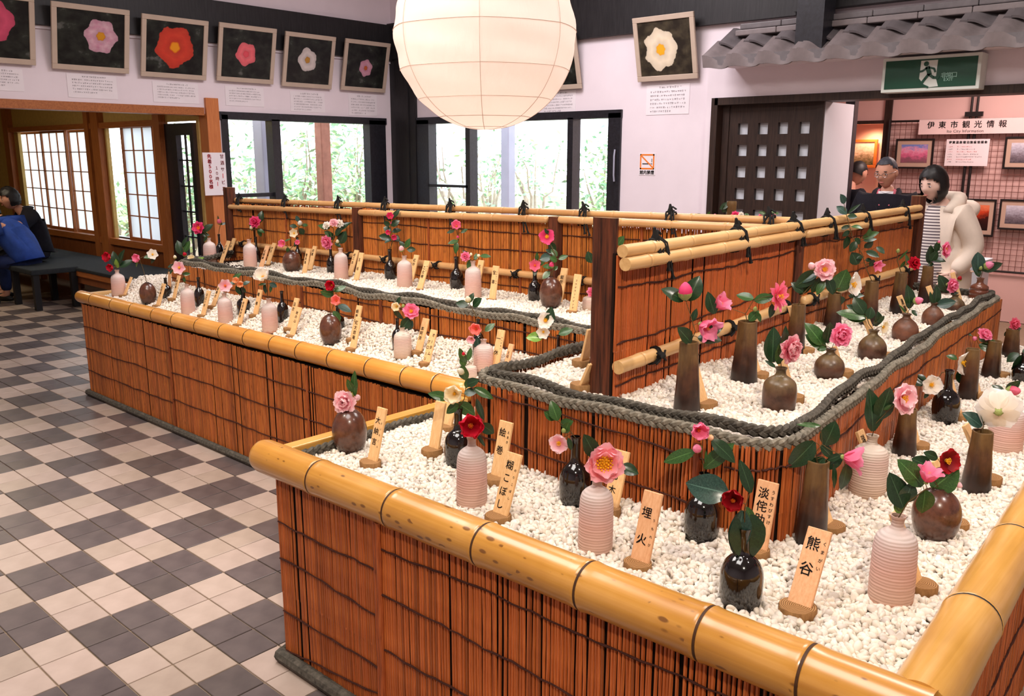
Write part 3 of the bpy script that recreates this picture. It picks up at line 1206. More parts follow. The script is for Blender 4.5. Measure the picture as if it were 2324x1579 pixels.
# white door pocket seen edge on, dark post behind it
b = MB()
b.box((-3.02, YW + 0.03, -0.02), (-2.985, YW + 0.62, 2.03))
struct('wall_pocket', b, 'jamb_white')
b = MB()
b.box((-3.06, YW + 0.62, 0), (-2.98, YW + 0.70, 2.45))
struct('trim_22', b, 'dark_frame')
# lobby shell
b = MB()
holed_wall(b, 'y', YB, YB + 0.12, -4.5, XE, -0.02, 2.9, [(on_y(1904, 300, YB).x, on_y(2006, 300, YB).x, 0.55, on_y(1950, 282, YB).z)])
struct('wall_lobby', b, 'lobby_wall')
b = MB()
b.box((-4.5, YW + 0.16, -0.02), (-4.35, YB + 0.5, 2.9))
struct('wall_lobby_left', b, 'lobby_wall')
b = MB()
b.box((-4.5, YW + 0.16, 2.75), (XE, YB + 0.6, 2.85))
struct('ceiling_lobby', b, 'ceiling_white')
ax0, ax1 = on_y(1904, 300, YB).x, on_y(2006, 300, YB).x
b = MB()
b.box((ax0 - 0.1, YB + 0.34, 0.4), (ax1 + 0.1, YB + 0.40, 2.2))
b.box((ax0 - 0.1, YB + 0.12, 0.4), (ax0, YB + 0.34, 2.2))
b.box((ax1, YB + 0.12, 0.4), (ax1 + 0.1, YB + 0.34, 2.2))
b.box((ax0, YB + 0.12, 2.2), (ax1, YB + 0.40, 2.26))
b.box((ax0, YB + 0.12, 0.45), (ax1, YB + 0.34, 0.55))
struct('wall_alcove', b, 'lobby_wall')
zt = on_y(1950, 282, YB).z
b = MB()
b.box((ax0 - 0.05, YB - 0.02, zt), (ax1 + 0.07, YB, zt + 0.035))
struct('trim_23', b, 'brown_door')
b = MB()
b.box((ax1, YB - 0.03, 0), (ax1 + 0.07, YB, 2.75))
struct('trim_24', b, 'brown_door')
b = MB()
b.box((ax1 + 0.07, YB - 0.03, 0), (XE, YB - 0.001, on_y(2200, 612, YB).z - 0.02))
struct('wall_dado', b, 'lobby_wall')

# ------------------------------------------------------------------ outdoors beyond the glass
b = MB()
b.box((-34, 4.6, -0.5), (8, 34, -0.35))
b.box((-40, -6, -0.5), (-16.1, 34, -0.36))
struct('ground', b, 'garden_ground')


def veranda_post(px, Y, w, mat, lab, axis='y'):
    p = on_y(px, 380, Y) if axis == 'y' else on_x(px, 380, Y)
    t = MB()
    t.box((p.x - w, p.y - w, -0.36), (p.x + w, p.y + w, 3.4))
    me = bevel_mesh(mesh_from(t, 'veranda_post', mat, smooth=False), 0.012, 1)
    o = link('veranda_post', me, None, lab, 'post')
    return o


veranda_post(735, -9.6, 0.075, 'outdoor_wood', 'reddish brown veranda post outside the wide pane left of the corner', 'x')
veranda_post(605, -9.2, 0.10, 'outdoor_pole', 'pale grey post outside the narrow window pane beside the red notice', 'x')
veranda_post(1153, 8.4, 0.07, 'outdoor_pole', 'greyish lilac veranda post outside the window behind the lantern', 'y')


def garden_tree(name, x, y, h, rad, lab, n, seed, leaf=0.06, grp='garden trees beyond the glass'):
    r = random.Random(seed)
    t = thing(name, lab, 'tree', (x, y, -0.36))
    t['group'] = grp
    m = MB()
    tips = []
    for k in range(6):
        a = r.uniform(0, 6.28)
        q = [Vector((0, 0, 0)) + Vector((r.uniform(-.05, .05), r.uniform(-.05, .05), 0))]
        for s in range(1, 6):
            f = s / 5
            q.append(Vector((math.cos(a) * rad * 0.75 * f ** 1.3 + r.uniform(-.06, .06), math.sin(a) * rad * 0.75 * f ** 1.3 + r.uniform(-.06, .06), h * (0.25 + 0.7 * f) * (0.8 + 0.2 * r.random()) if s > 1 else h * 0.25)))
        m.tube(q, [0.035 * (1 - 0.8 * i / 5) for i in range(6)], 5)
        tips += q[2:]
    m.build('trunk', 'garden_bark', t)
    L = MB()
    cl = [tp + Vector((r.gauss(0, rad * .3), r.gauss(0, rad * .3), r.gauss(0, h * .10))) for tp in tips for _ in range(5)]
    for i in range(n):
        c = r.choice(cl) + Vector((r.gauss(0, .16), r.gauss(0, .16), r.gauss(0, .13)))
        u = Vector((r.gauss(0, 1), r.gauss(0, 1), r.gauss(0, .6))).normalized()
        w = u.cross(Vector((r.gauss(0, 1), r.gauss(0, 1), r.gauss(0, 1)))).normalized()
        s = leaf * r.uniform(.7, 1.3)
        L.add([c - u * s, c + w * s * .42, c + u * s, c - w * s * .42], [(0, 1, 2, 3)])
    f = L.build('foliage', 'garden_leaf', t, smooth=False)
    f['kind'] = 'stuff'
    return t


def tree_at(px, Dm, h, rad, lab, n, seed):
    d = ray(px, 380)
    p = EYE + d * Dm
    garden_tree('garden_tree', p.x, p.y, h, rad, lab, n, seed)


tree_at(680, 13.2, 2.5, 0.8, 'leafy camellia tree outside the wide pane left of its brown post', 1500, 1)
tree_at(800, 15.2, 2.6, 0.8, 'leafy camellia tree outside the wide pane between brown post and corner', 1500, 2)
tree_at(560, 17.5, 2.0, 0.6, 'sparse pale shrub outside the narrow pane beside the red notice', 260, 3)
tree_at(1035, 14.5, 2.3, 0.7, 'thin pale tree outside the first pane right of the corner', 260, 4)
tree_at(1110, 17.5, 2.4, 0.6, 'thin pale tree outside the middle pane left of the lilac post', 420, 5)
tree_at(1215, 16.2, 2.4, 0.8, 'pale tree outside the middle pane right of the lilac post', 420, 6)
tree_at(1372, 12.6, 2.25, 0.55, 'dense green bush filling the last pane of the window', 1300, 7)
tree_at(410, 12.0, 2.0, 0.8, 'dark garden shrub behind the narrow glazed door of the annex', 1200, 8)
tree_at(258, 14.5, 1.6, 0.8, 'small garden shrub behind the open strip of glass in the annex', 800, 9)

# ------------------------------------------------------------------ framed photographs and captions on the walls
def framed(name, label, O, U, V, w, h, prt, frame='frame_beige', edge='frame_beige_edge', fw=.045, th=.022, tilt=0.0, mat=None, group=None, cat='picture', mw=.03):
    """Frame whose lower left corner is O, U to the right, V up; top leans out by TILT degrees."""
    U, V = Vector(U).normalized(), Vector(V).normalized()
    N = U.cross(V)
    a = math.radians(tilt)
    V2 = (V * math.cos(a) + N * math.sin(a)).normalized()
    N2 = U.cross(V2)
    O = Vector(O)
    C = O + U * w / 2 + V2 * h / 2
    t = thing(name, label, cat, C, 0, group)

    def pl(u0, u1, v0, v1, n0, n1, m):
        c = U * ((u0 + u1) / 2 - w / 2) + V2 * ((v0 + v1) / 2 - h / 2) + N2 * ((n0 + n1) / 2)
        m.obox(c, U * (u1 - u0) / 2, V2 * (v1 - v0) / 2, N2 * (n1 - n0) / 2)
    for (u0, u1, v0, v1) in ((0, w, 0, fw), (0, w, h - fw, h), (0, fw, fw, h - fw), (w - fw, w, fw, h - fw)):
        m = MB()
        pl(u0, u1, v0, v1, 0, th, m)
        me = bevel_mesh(mesh_from(m, 'frame', frame, smooth=False), .003, 1)
        part('frame_rail', me, t)
    m = MB()
    pl(.002, w - .002, .002, h - .002, -.004, th * .35, m)
    part('backing', mesh_from(m, 'backing', edge, smooth=False), t)
    i = fw
    if mat:
        m = MB()
        pl(fw, w - fw, fw, h - fw, th * .35, th * .45, m)
        part('mount', mesh_from(m, 'mount', mat, smooth=False), t)
        i = fw + mw
    m = MB()
    q = [U * (u - w / 2) + V2 * (v - h / 2) + N2 * (th * .5) for u, v in ((i, i), (w - i, i), (w - i, h - i), (i, h - i))]
    m.add(q, [(0, 1, 2, 3)])
    me = mesh_from(m, 'print', prt, smooth=False)
    quad_uv(me)
    part('print', me, t)
    return t


print_flower('print_0', (232, 96, 128), (206, 70, 104), (226, 150, 60), .52, .62, .34, 5, 1)
print_flower('print_1', (240, 214, 220), (196, 100, 140), (214, 148, 34), .64, .56, .30, 6, 2)
print_flower('print_2', (206, 46, 40), (226, 84, 56), (236, 150, 30), .50, .52, .40, 5, 3)
print_flower('print_3', (236, 92, 104), (250, 130, 136), (226, 84, 98), .48, .50, .24, 5, 4)
print_flower('print_4', (230, 220, 214), (206, 192, 188), (184, 132, 52), .46, .52, .26, 5, 5)
print_flower('print_5', (222, 176, 190), (196, 120, 146), (190, 96, 50), .50, .46, .20, 6, 6)
print_flower('print_6', (232, 120, 70), (214, 84, 60), (236, 170, 60), .74, .56, .24, 5, 7)
print_flower('print_7', (250, 236, 214), (240, 220, 186), (240, 176, 44), .42, .48, .38, 7, 8, (44, 38, 32), (74, 66, 52))
YV, ZV, XV = Vector((0, 1, 0)), Vector((0, 0, 1)), Vector((1, 0, 0))
PICS = [((None, None), (80, 149), 'print_0', 'framed pink camellia photo cut by the left edge of the frame'),
        ((117, 157), (291, 168), 'print_1', 'framed photo of a pink and white camellia with yellow heart, second from the left'),
        ((318, 173), (466, 183), 'print_2', 'framed photo of a big scarlet camellia above the annex opening'),
        ((490, 184), (618, 192), 'print_3', 'framed photo of a small coral pink double camellia left of the white one'),
        ((638, 197), (750, 203), 'print_4', 'framed photo of a white camellia with brownish heart above the first window'),
        ((772, 205), (872, 211), 'print_5', 'framed photo of a small pale pink camellia next to the corner post')]
for bl, br, pm, lab in PICS:
    b2 = on_x(br[0], br[1], XW + .03)
    y0 = on_x(bl[0], bl[1], XW + .03).y if bl[0] is not None else b2.y - .66
    z = b2.z + .004
    framed('framed_photo', lab, (XW + .03, y0, z), YV, ZV, b2.y - y0, .555, pm, tilt=13, group='framed camellia photographs')
for bl, br, pm, lab in (((None, 0), (1322, 200), 'print_6', 'framed orange camellia photo mostly hidden behind the paper lantern'), ((1450, 188), (1586, 177), 'print_7', 'framed photo of a large cream camellia on the wall right of the lantern')):
    b2 = on_y(br[0], br[1], YW - .03)
    x0 = on_y(bl[0], bl[1], YW - .03).x if bl[0] is not None else b2.x - .63
    framed('framed_photo', lab, (x0, YW - .03, b2.z), XV, ZV, b2.x - x0, .555, pm, tilt=13, group='framed camellia photographs')


def caption(corners, wall, label, rows, seed):
    (xa, ya), (xb, yb) = corners
    rnd = random.Random(seed)
    if wall == 'x':
        a, b2 = on_x(xa, ya, XW + .004), on_x(xb, yb, XW + .004)
        U, w = YV, b2.y - a.y
        O = Vector((XW + .002, a.y, b2.z))
    else:
        a, b2 = on_y(xa, ya, YW - .004), on_y(xb, yb, YW - .004)
        U, w = XV, b2.x - a.x
        O = Vector((a.x, YW - .002, b2.z))
    h = a.z - b2.z
    N = U.cross(ZV)
    t = thing('caption_sheet', label, 'sheet', O + U * w / 2 + ZV * h / 2, 0, 'printed captions under the photographs')
    D = -(U * w / 2 + ZV * h / 2)
    m = MB()
    m.obox(N * .001, U * w / 2, ZV * h / 2, N * .001)
    part('sheet', mesh_from(m, 'sheet', 'paper', smooth=False), t)
    m = MB()
    scribble_lines(m, D + N * .002, U, ZV, w * .30, w * .78, [h * .90], h * .085, rnd, last=1)
    scribble_lines(m, D + N * .002, U, ZV, w * .10, w * .90, [h * (.76 - .13 * i) for i in range(rows)], h * .075, rnd, last=.6)
    part('lettering', mesh_from(m, 'lettering', 'ink_grey', smooth=False), t)


for i, (c, wl_, lab, rows) in enumerate([(((-60, 150), (56, 208)), 'x', 'caption sheet under the photo cut by the left edge', 5), (((150, 166), (268, 226)), 'x', 'caption sheet under the pink and white camellia photo', 5),
                                        (((345, 184), (452, 236)), 'x', 'caption sheet under the scarlet camellia photo', 5), (((510, 194), (600, 243)), 'x', 'caption sheet under the coral pink camellia photo', 5),
                                        (((658, 206), (738, 256)), 'x', 'caption sheet under the brownish-hearted white camellia photo', 6), (((790, 212), (856, 264)), 'x', 'caption sheet under the photo beside the corner post', 6),
                                        (((1228, 208), (1306, 256)), 'y', 'caption sheet half hidden by the paper lantern', 6), (((1468, 194), (1563, 258)), 'y', 'caption sheet under the large cream camellia photo', 6)]):
    caption(c, wl_, lab, rows, 60 + i)

# no-smoking notice
a, b2 = on_y(1452, 348, YW), on_y(1487, 398, YW)
t = thing('no_smoking_sign', 'small no-smoking notice with orange square on the white wall by the door', 'sign', (a.x, YW - .004, b2.z))
w, h = b2.x - a.x, a.z - b2.z
m = MB()
m.box((0, 0, 0), (w, .003, h))
part('sheet', mesh_from(m, 'sheet', 'paper', smooth=False), t)
m = MB()
s = .78
for q in (((.05, .27), (.13, .97)), ((.85, .27), (.93, .97)), ((.05, .90), (.93, .97)), ((.05, .27), (.93, .34))):
    m.box((q[0][0] * w, -.0015, q[0][1] * h), (q[1][0] * w, 0, q[1][1] * h))
m.obox((.49 * w, -.001, .62 * h), Vector((.40 * w, 0, -.30 * h)), (0, .0006, 0), Vector((.30 * h, 0, .40 * w)).normalized() * .035 * w)
part('symbol', mesh_from(m, 'symbol', 'sign_orange', smooth=False), t)
m = MB()
m.box((.2 * w, -.0012, .50 * h), (.7 * w, -.0002, .545 * h))
m.box((.74 * w, -.0012, .50 * h), (.80 * w, -.0002, .545 * h))
m.box((.76 * w, -.0012, .60 * h), (.79 * w, -.0002, .76 * h))
line_text(m, '館内禁煙', .49 * w, .13 * h, .22 * w, Vector((0, -.0015, 0)), XV, ZV, adv=.225 * w, fat=.012 * w)
part('lettering', mesh_from(m, 'lettering', 'ink', smooth=False), t)

# red-lettered notice on the orange post
p0 = on_y(459, 345, 4.555)
PX_ = XW + .06
a = on_x(459, 346, PX_)
b2 = on_x(517, 442, PX_)
t = thing('paper_notice', 'white paper notice with red vertical lettering on the orange post', 'sign', (PX_, a.y, b2.z))
w, h = b2.y - a.y, a.z - b2.z
U = YV
m = MB()
m.box((-.002, 0, 0), (0, w, h))
part('sheet', mesh_from(m, 'sheet', 'paper', smooth=False), t)
m = MB()
O = Vector((.0015, 0, 0))
for s_, u, top, size, adv, fat in (('先着500名様', .28, .91, .108, .118, .010), ('10時〜', .58, .64, .095, .125, .003), ('甘酒サービス', .84, .91, .105, .152, .003)):
    y = top * h
    for ch in s_:
        ch2 = {'0': '０', '5': '５', '1': '１'}.get(ch, ch)
        if ch == '〜':
            m.obox(O + U * (u * w) + ZV * y, U * .012 * w, ZV * .05 * h, Vector((.0003, 0, 0)))
        elif ch == 'ー':
            m.obox(O + U * (u * w) + ZV * y, U * .014 * w, ZV * .055 * h, Vector((.0003, 0, 0)))
        else:
            put_glyph(m, ch2, u * w, y, size * h, O, U, ZV, fat=fat * w * 1.6)
        y -= adv * h
part('lettering', mesh_from(m, 'lettering', 'ink_red', smooth=False), t)

# ------------------------------------------------------------------ tiled canopy over the doors
YE = 6.56
eL, eR = on_y(1592, 140, YE), on_y(2283, 92, YE)
zE = (eL.z + eR.z) / 2 + .01
cx0 = eL.x + .10
zR = on_y(1700, 72, YW - .10).z - .03
t = thing('tiled_canopy', 'small grey clay-tiled canopy projecting over the lattice doors', 'roof', (cx0, YW - .05, zE))
O = Vector((cx0, YW - .05, zE))
CW = .5 - cx0
m = MB()
m.box((0, YE + .05 - O.y, -.035), (CW, 0, -.005))
m.build('soffit', 'wall_white', t, smooth=False)
m = MB()
m.box((-.02, YE + .01 - O.y, -.04), (CW, YE + .05 - O.y, .03))
m.build('eave_board', 'kawara', t, smooth=False)
run = O.y - YE - .02
rise = zR - zE
sl = Vector((0, run, rise))
Ls = sl.length
sd = sl.normalized()
m = MB()
m.add([(0, -run, -.005), (CW, -run, -.005), (CW, 0, rise - .03), (0, 0, rise - .03), (0, 0, -.005), (CW, 0, -.005)], [(0, 1, 2, 3), (0, 3, 4), (1, 5, 2), (0, 4, 5, 1), (4, 3, 2, 5)])
m.build('roof_deck', 'kawara', t, smooth=False)


def kawara(eave):
    """One S-shaped pan tile; the eave row has a deep curved lip."""
    m = MB()
    TW, TL = .272, .27
    n = 12
    prof = [(TW * i / n, .030 * (math.cos(2 * math.pi * (i / n) ** 1.25) if i / n < .8 else 1.0 - .25 * ((i / n - .8) / .2)) * (1 if i / n > .1 else 1)) for i in range(n + 1)]
    v, f = [], []
    up = Vector((0, -sd.z, sd.y))
    for (k, th) in ((0, .018), (1, .018)):
        for x, z in prof:
            b0 = sd * (TL * k)
            v.append(Vector((x, 0, 0)) + b0 + up * (z + .018))
        for x, z in prof:
            b0 = sd * (TL * k)
            v.append(Vector((x, 0, 0)) + b0 + up * z)
    N = n + 1
    for i in range(n):
        f.append((i, i + 1, 2 * N + i + 1, 2 * N + i))
        f.append((N + i + 1, N + i, 3 * N + i, 3 * N + i + 1))
        f.append((i + 1, i, N + i, N + i + 1))
        f.append((2 * N + i, 2 * N + i + 1, 3 * N + i + 1, 3 * N + i))
    f.append((0, 2 * N, 3 * N, N))
    f.append((n, N + n, 3 * N + n, 2 * N + n))
    if eave:
        o = len(v)
        for x, z in prof:
            v.append(Vector((x, -.012, 0)) + up * (z + .018))
        for x, z in prof:
            v.append(Vector((x, -.012, -.062 + .3 * z)))
        for x, z in prof:
            v.append(Vector((x, .012, -.062 + .3 * z)))
        for i in range(n):
            f.append((o + i, o + N + i, o + N + i + 1, o + i + 1))
            f.append((o + N + i, o + 2 * N + i, o + 2 * N + i + 1, o + N + i + 1))
            f.append((o + i, o + i + 1, i + 1, i))
    m.add(v, f)
    return mesh_from(m, 'roof_tile', 'kawara_edge' if eave else 'kawara', sharp=40)


kt = (kawara(False), kawara(True))
nt = int(CW / .27) + 1
for row in range(2):
    for i in range(nt):
        p = Vector((-.09 + i * .27 + (.0 if row == 0 else .05), -run, .0)) + sd * (Ls * .44 * row) + Vector((0, 0, .004 + .018 * row))
        part('roof_tile', kt[1 if row == 0 else 0], t, p)
for k, (zz, dd) in enumerate(((rise - .005, .13), (rise + .045, .11))):
    for i in range(int(CW / .36) + 1):
        m = MB()
        x0 = .05 + .03 * k + i * .36
        m.box((x0, -dd, zz), (x0 + .356, -.005, zz + .045))
        part('ridge_tile', bevel_mesh(mesh_from(m, 'ridge_tile', 'kawara_edge' if k == 0 else 'kawara', smooth=False), .008, 2), t)
# strut from the tie beam down on to the canopy
xa, xb = on_y(1806, 60, 6.66).x, on_y(1868, 60, 6.66).x
b = MB()
b.box((xa, 6.66, on_y(1840, 106, 6.66).z - .03), (xb, 6.86, 3.4))
struct('trim_25', b, 'dark_frame')

# ------------------------------------------------------------------ exit sign
YX = 6.80
q = [on_y(*p, YX) for p in ((2005, 135), (2230, 115), (2222, 200), (2003, 212))]
x0, x1 = q[0].x, (q[1].x + q[2].x) / 2
z0, z1 = (q[3].z + q[2].z) / 2, (q[0].z + q[1].z) / 2
w, h = x1 - x0, z1 - z0
t = thing('exit_sign', 'green emergency exit sign box with running figure above the door opening', 'sign', (x0, YX, z0))
m = MB()
m.box((0, 0, 0), (w, .15, h))
part('housing', bevel_mesh(mesh_from(m, 'housing', 'sign_white', smooth=False), .006, 2), t)
m = MB()
e = .035 * w
m.box((e, -.003, e), (w - e, .001, h - e))
part('face', mesh_from(m, 'face', 'sign_green', smooth=False), t)
m = MB()
F = lambda u, v, y=-.0045: (u * w, y, v * h)
m.add([F(.40, .36), F(.405, .86), F(.575, .86), F(.57, .36), F(.60, .12), F(.48, .10)], [(0, 5, 4, 3), (0, 3, 2, 1)])
part('door_symbol', mesh_from(m, 'door_symbol', 'sign_white', smooth=False), t)
m = MB()


def limb(pts, r0):
    for (a, b3) in zip(pts[:-1], pts[1:]):
        A, B = Vector(F(*a, -.007)), Vector(F(*b3, -.007))
        d = (B - A)
        n = Vector((d.z, 0, -d.x)).normalized() * r0 * w
        m.obox((A + B) / 2, d / 2 * 1.08, n, (0, .001, 0))


m.add([Vector(F(.462, .765, -.007)) + Vector((math.cos(a * .5236) * .026 * w, -.001, math.sin(a * .5236) * .026 * w)) for a in range(12)], [tuple(range(12))])
limb([(.475, .68), (.505, .46)], .022)
limb([(.49, .66), (.545, .62), (.56, .52)], .010)
limb([(.475, .66), (.43, .57), (.395, .55)], .010)
limb([(.50, .46), (.545, .37), (.60, .36)], .014)
limb([(.495, .47), (.46, .34), (.425, .20)], .014)
limb([(.44, .18), (.50, .10)], .010)
part('figure_symbol', mesh_from(m, 'figure_symbol', 'sign_green', smooth=False), t)
m = MB()
line_text(m, '非常口', .70 * w, .42 * h, .062 * w, Vector((0, -.005, 0)), XV, ZV, adv=.052 * w)
line_text(m, 'EXIT', .70 * w, .30 * h, .045 * w, Vector((0, -.005, 0)), XV, ZV)
part('lettering', mesh_from(m, 'lettering', 'ink_pale', smooth=False), t)

# ------------------------------------------------------------------ lobby: information wall
gx0, gz0, gz1 = on_y(2018, 300, YB - .05).x, on_y(2200, 610, YB - .05).z, on_y(2018, 276, YB - .05).z
t = thing('wire_panel', 'wire grid display panel covering the lobby back wall', 'panel', (gx0, YB - .05, gz0))
GW, GH = 3.9, gz1 - gz0
m = MB()
k = 0
while k * .055 <= GW:
    m.box((k * .055 - .0022, -.002, 0), (k * .055 + .0022, .002, GH))
    k += 1
k = 0
while k * .055 <= GH:
    m.box((0, -.0055, k * .055 - .0022), (GW, -.0015, k * .055 + .0022))
    k += 1
g = m.build('wire_grid', 'mesh_wire', t, smooth=False)
g['kind'] = 'stuff'
xs_b = [on_y(px, 330, YB - .05).x - gx0 for px in (2196, 2209)]
for xx in [0] + xs_b + [xs_b[1] + 1.24, GW]:
    m = MB()
    m.tube([(xx, -.008, -.02), (xx, -.008, GH + .02)], .014, 8)
    m.build('upright', 'frame_black', t)
for zz in (0, GH):
    m = MB()
    m.tube([(0, -.008, zz), (GW, -.008, zz)], .011, 8)
    m.build('crossbar', 'frame_black', t)
for xx in xs_b:
    m = MB()
    m.tube([(xx, -.008, GH), (xx, -.008, 2.70 - gz0)], .012, 8)
    m.build('hanger', 'frame_black', t)
m = MB()
m.box((xs_b[0] - .05, -.03, GH + .03), (xs_b[1] + .06, -.004, GH + .075))
m.build('clamp', 'frame_black', t, smooth=False)


def rect_y(a, b3, y):
    p, r2 = on_y(*a, y), on_y(*b3, y)
    return Vector((p.x, y, r2.z)), r2.x - p.x, p.z - r2.z


O, w, h = rect_y((2087, 272), (2330, 302), YB - .10)
t = thing('name_board', 'pink-white board lettered with the city tourist information title', 'sign', O)
m = MB()
m.box((0, 0, 0), (w, .012, h))
part('board', mesh_from(m, 'board', 'paper_pink', smooth=False), t)
m = MB()
cs = [on_y(px, 288, YB - .10).x - O.x for px in (2112, 2138, 2165, 2192, 2219, 2247, 2275)]
for ch, xx in zip('伊東市観光情報', cs):
    put_glyph(m, ch, xx, h * .63, h * .50, Vector((0, -.0015, 0)), XV, ZV, fat=.002)
line_text(m, 'Ito City Information', (cs[1] + cs[5]) / 2, h * .20, h * .27, Vector((0, -.0015, 0)), XV, ZV)
part('lettering', mesh_from(m, 'lettering', 'ink', smooth=False), t)

O, w, h = rect_y((2149, 316), (2240, 377), YB - .09)
t = thing('notice_sheet', 'white notice with a black heading and rows of red print on the wire panel', 'sheet', O)
m = MB()
m.box((0, 0, 0), (w, .004, h))
part('sheet', mesh_from(m, 'sheet', 'paper', smooth=False), t)
m = MB()
line_text(m, '伊東温泉宿泊施設協議会', w * .5, h * .88, h * .105, Vector((0, -.001, 0)), XV, ZV, adv=w * .082, fat=.003)
part('heading', mesh_from(m, 'heading', 'ink', smooth=False), t)
for col, rws in (('ink_red', (0, 2, 5)), ('ink_grey', (1, 3, 4, 6))):
    m = MB()
    rnd = random.Random(5)
    for r_i in rws:
        y = h * (.72 - .095 * r_i)
        scribble_lines(m, Vector((0, -.001, 0)), XV, ZV, w * .06, w * .16, [y], h * .05, rnd, last=1)
        scribble_lines(m, Vector((0, -.001, 0)), XV, ZV, w * .27, w * (.6 + .06 * (r_i % 5)), [y], h * .05, rnd, last=1)
    part('lettering', mesh_from(m, 'lettering', col, smooth=False), t)

print_scene('print_cherry', [(.2, (120, 96, 90)), (.38, (150, 90, 110)), (.52, (224, 110, 150)), (.64, (236, 160, 190)), (.8, (120, 140, 206))], 5, 3)
print_scene('print_sunset', [(.25, (30, 14, 14)), (.5, (60, 20, 16)), (.66, (206, 70, 36)), (.8, (236, 130, 90))], 2.2, 8)
print_scene('print_street', [(.2, (60, 54, 60)), (.45, (120, 110, 120)), (.7, (190, 190, 206)), (.85, (216, 214, 226))], 6, 5)
print_scene('print_blossom', [(.25, (60, 70, 44)), (.45, (140, 120, 96)), (.62, (214, 190, 176)), (.8, (236, 214, 206))], 9, 2)
for a, b3, prt, lab, fr in (((2036, 315), (2116, 383), 'print_cherry', 'dark-framed cherry blossom photo on the wire panel', 'frame_black'),
                            ((2284, 310), (2352, 384), 'print_street', 'dark-framed pale photo at the upper right edge of the wire panel', 'frame_black'),
                            ((2158, 449), (2254, 537), 'print_sunset', 'dark-framed sunset photo behind the woman in the cream coat', 'frame_black'),
                            ((2272, 451), (2350, 524), 'print_street', 'dark-framed grey photo at the lower right edge of the wire panel', 'frame_black'),
                            ((2040, 437), (2120, 505), 'print_street', 'dark-framed photo mostly hidden between the man and the woman', 'frame_black')):
    O, w, h = rect_y(a, b3, YB - .075)
    framed('framed_photo', lab, O, XV, ZV, w, h, prt, fr, 'frame_black', fw=.018, th=.02, tilt=2, mat='mat_beige', group='framed photographs in the lobby', mw=.04)
O, w, h = rect_y((1913, 317), (1988, 381), YB + .30)
framed('framed_photo', 'orange-framed blossom photo in the lit alcove', O, XV, ZV, w, h, 'print_blossom', 'frame_orange', 'frame_orange', fw=.03, th=.025, tilt=0, group='framed photographs in the lobby')

# pale plinth in the lobby, right of the woman
q = on_y(2196, 585, 8.3)
t = thing('plinth', 'pale lilac plinth standing right of the woman in the cream coat', 'plinth', (q.x, 8.3, 0))
m = MB()
m.box((-.15, -.14, 0), (.15, .14, q.z - .03))
part('body', bevel_mesh(mesh_from(m, 'body', 'jamb_white', smooth=False), .004, 1), t)
m = MB()
m.box((-.165, -.155, q.z - .03), (.165, .155, q.z))
part('top', bevel_mesh(mesh_from(m, 'top', 'jamb_white', smooth=False), .004, 1), t)

# ------------------------------------------------------------------ annex furniture
t = thing('bench', 'long wooden wall bench with a dark flat pad under the paper screens', 'bench', (-10.6, 3.98, 0))
m = MB()
m.box((-2.9, -.28, .385), (2.25, .36, .42))
part('pad', bevel_mesh(mesh_from(m, 'pad', 'bench_pad', smooth=False), .012, 2), t)
m = MB()
m.box((-2.9, -.27, .33), (2.25, .36, .385))
part('seat', mesh_from(m, 'seat', 'hinoki_rail', smooth=False), t)
m = MB()
m.box((-2.9, -.25, .25), (2.25, -.22, .33))
part('apron', mesh_from(m, 'apron', 'panel_wood', smooth=False), t)
for xx in (-2.8, -1.6, -.43, .75, 2.1):
    for yy in (-.22, .28):
        m = MB()
        m.box((xx - .035, yy - .03, 0), (xx + .035, yy + .03, .33))
        part('leg', mesh_from(m, 'leg', 'panel_wood', smooth=False), t)
s0 = on_z(128, 700, .0)
t = thing('stool', 'low dark square stool under the person in the blue jacket', 'stool', (s0.x - .30, s0.y + .02, 0))
m = MB()
m.box((-.34, -.24, .375), (.34, .24, .43))
part('seat', bevel_mesh(mesh_from(m, 'seat', 'bench_pad', smooth=False), .015, 2), t)
for sx in (-1, 1):
    for sy in (-1, 1):
        m = MB()
        m.box((sx * .29 - .03, sy * .19 - .03, 0), (sx * .29 + .03, sy * .19 + .03, .375))
        part('leg', mesh_from(m, 'leg', 'stool_dark', smooth=False), t)

# ------------------------------------------------------------------ paper lantern hanging over the stands
DL = 4.2
lc = EYE + ray(1100, 78) * DL
RL = 213 / FPX * DL
t = thing('paper_lantern', 'big white paper globe lantern hanging over the left arm', 'lantern', lc)
rings = [0, .16, .30, .47, .66, .84, .965, 1.04, 1.0, .88]
lat = [-90, -76, -60, -43, -22, 2, 26, 48, 66, 80, 90]
NM, NS_ = 7, 8
nk = NM * NS_
AZ0 = math.atan2(-lc.y, -lc.x) - .05


def shell(la, k, out=1.0):
    """A point of the shade: the paper sags between its wires."""
    a = AZ0 + 2 * math.pi * k / nk
    nr_ = min(abs(la - q) for q in lat)
    sag = (.034 * math.sin(math.pi * ((k % NS_) / NS_)) + .012 * min(1, nr_ / 9)) if out == 1.0 else .034 * math.sin(math.pi * ((k % NS_) / NS_))
    sag *= 1 + .25 * math.sin(3 * a + la * .31)
    rr = RL * (1 - sag) * (1.0 if out == 1.0 else 1.002)
    cl = math.cos(math.radians(la))
    return (rr * cl * math.cos(a), rr * cl * math.sin(a), RL * .985 * math.sin(math.radians(la)))


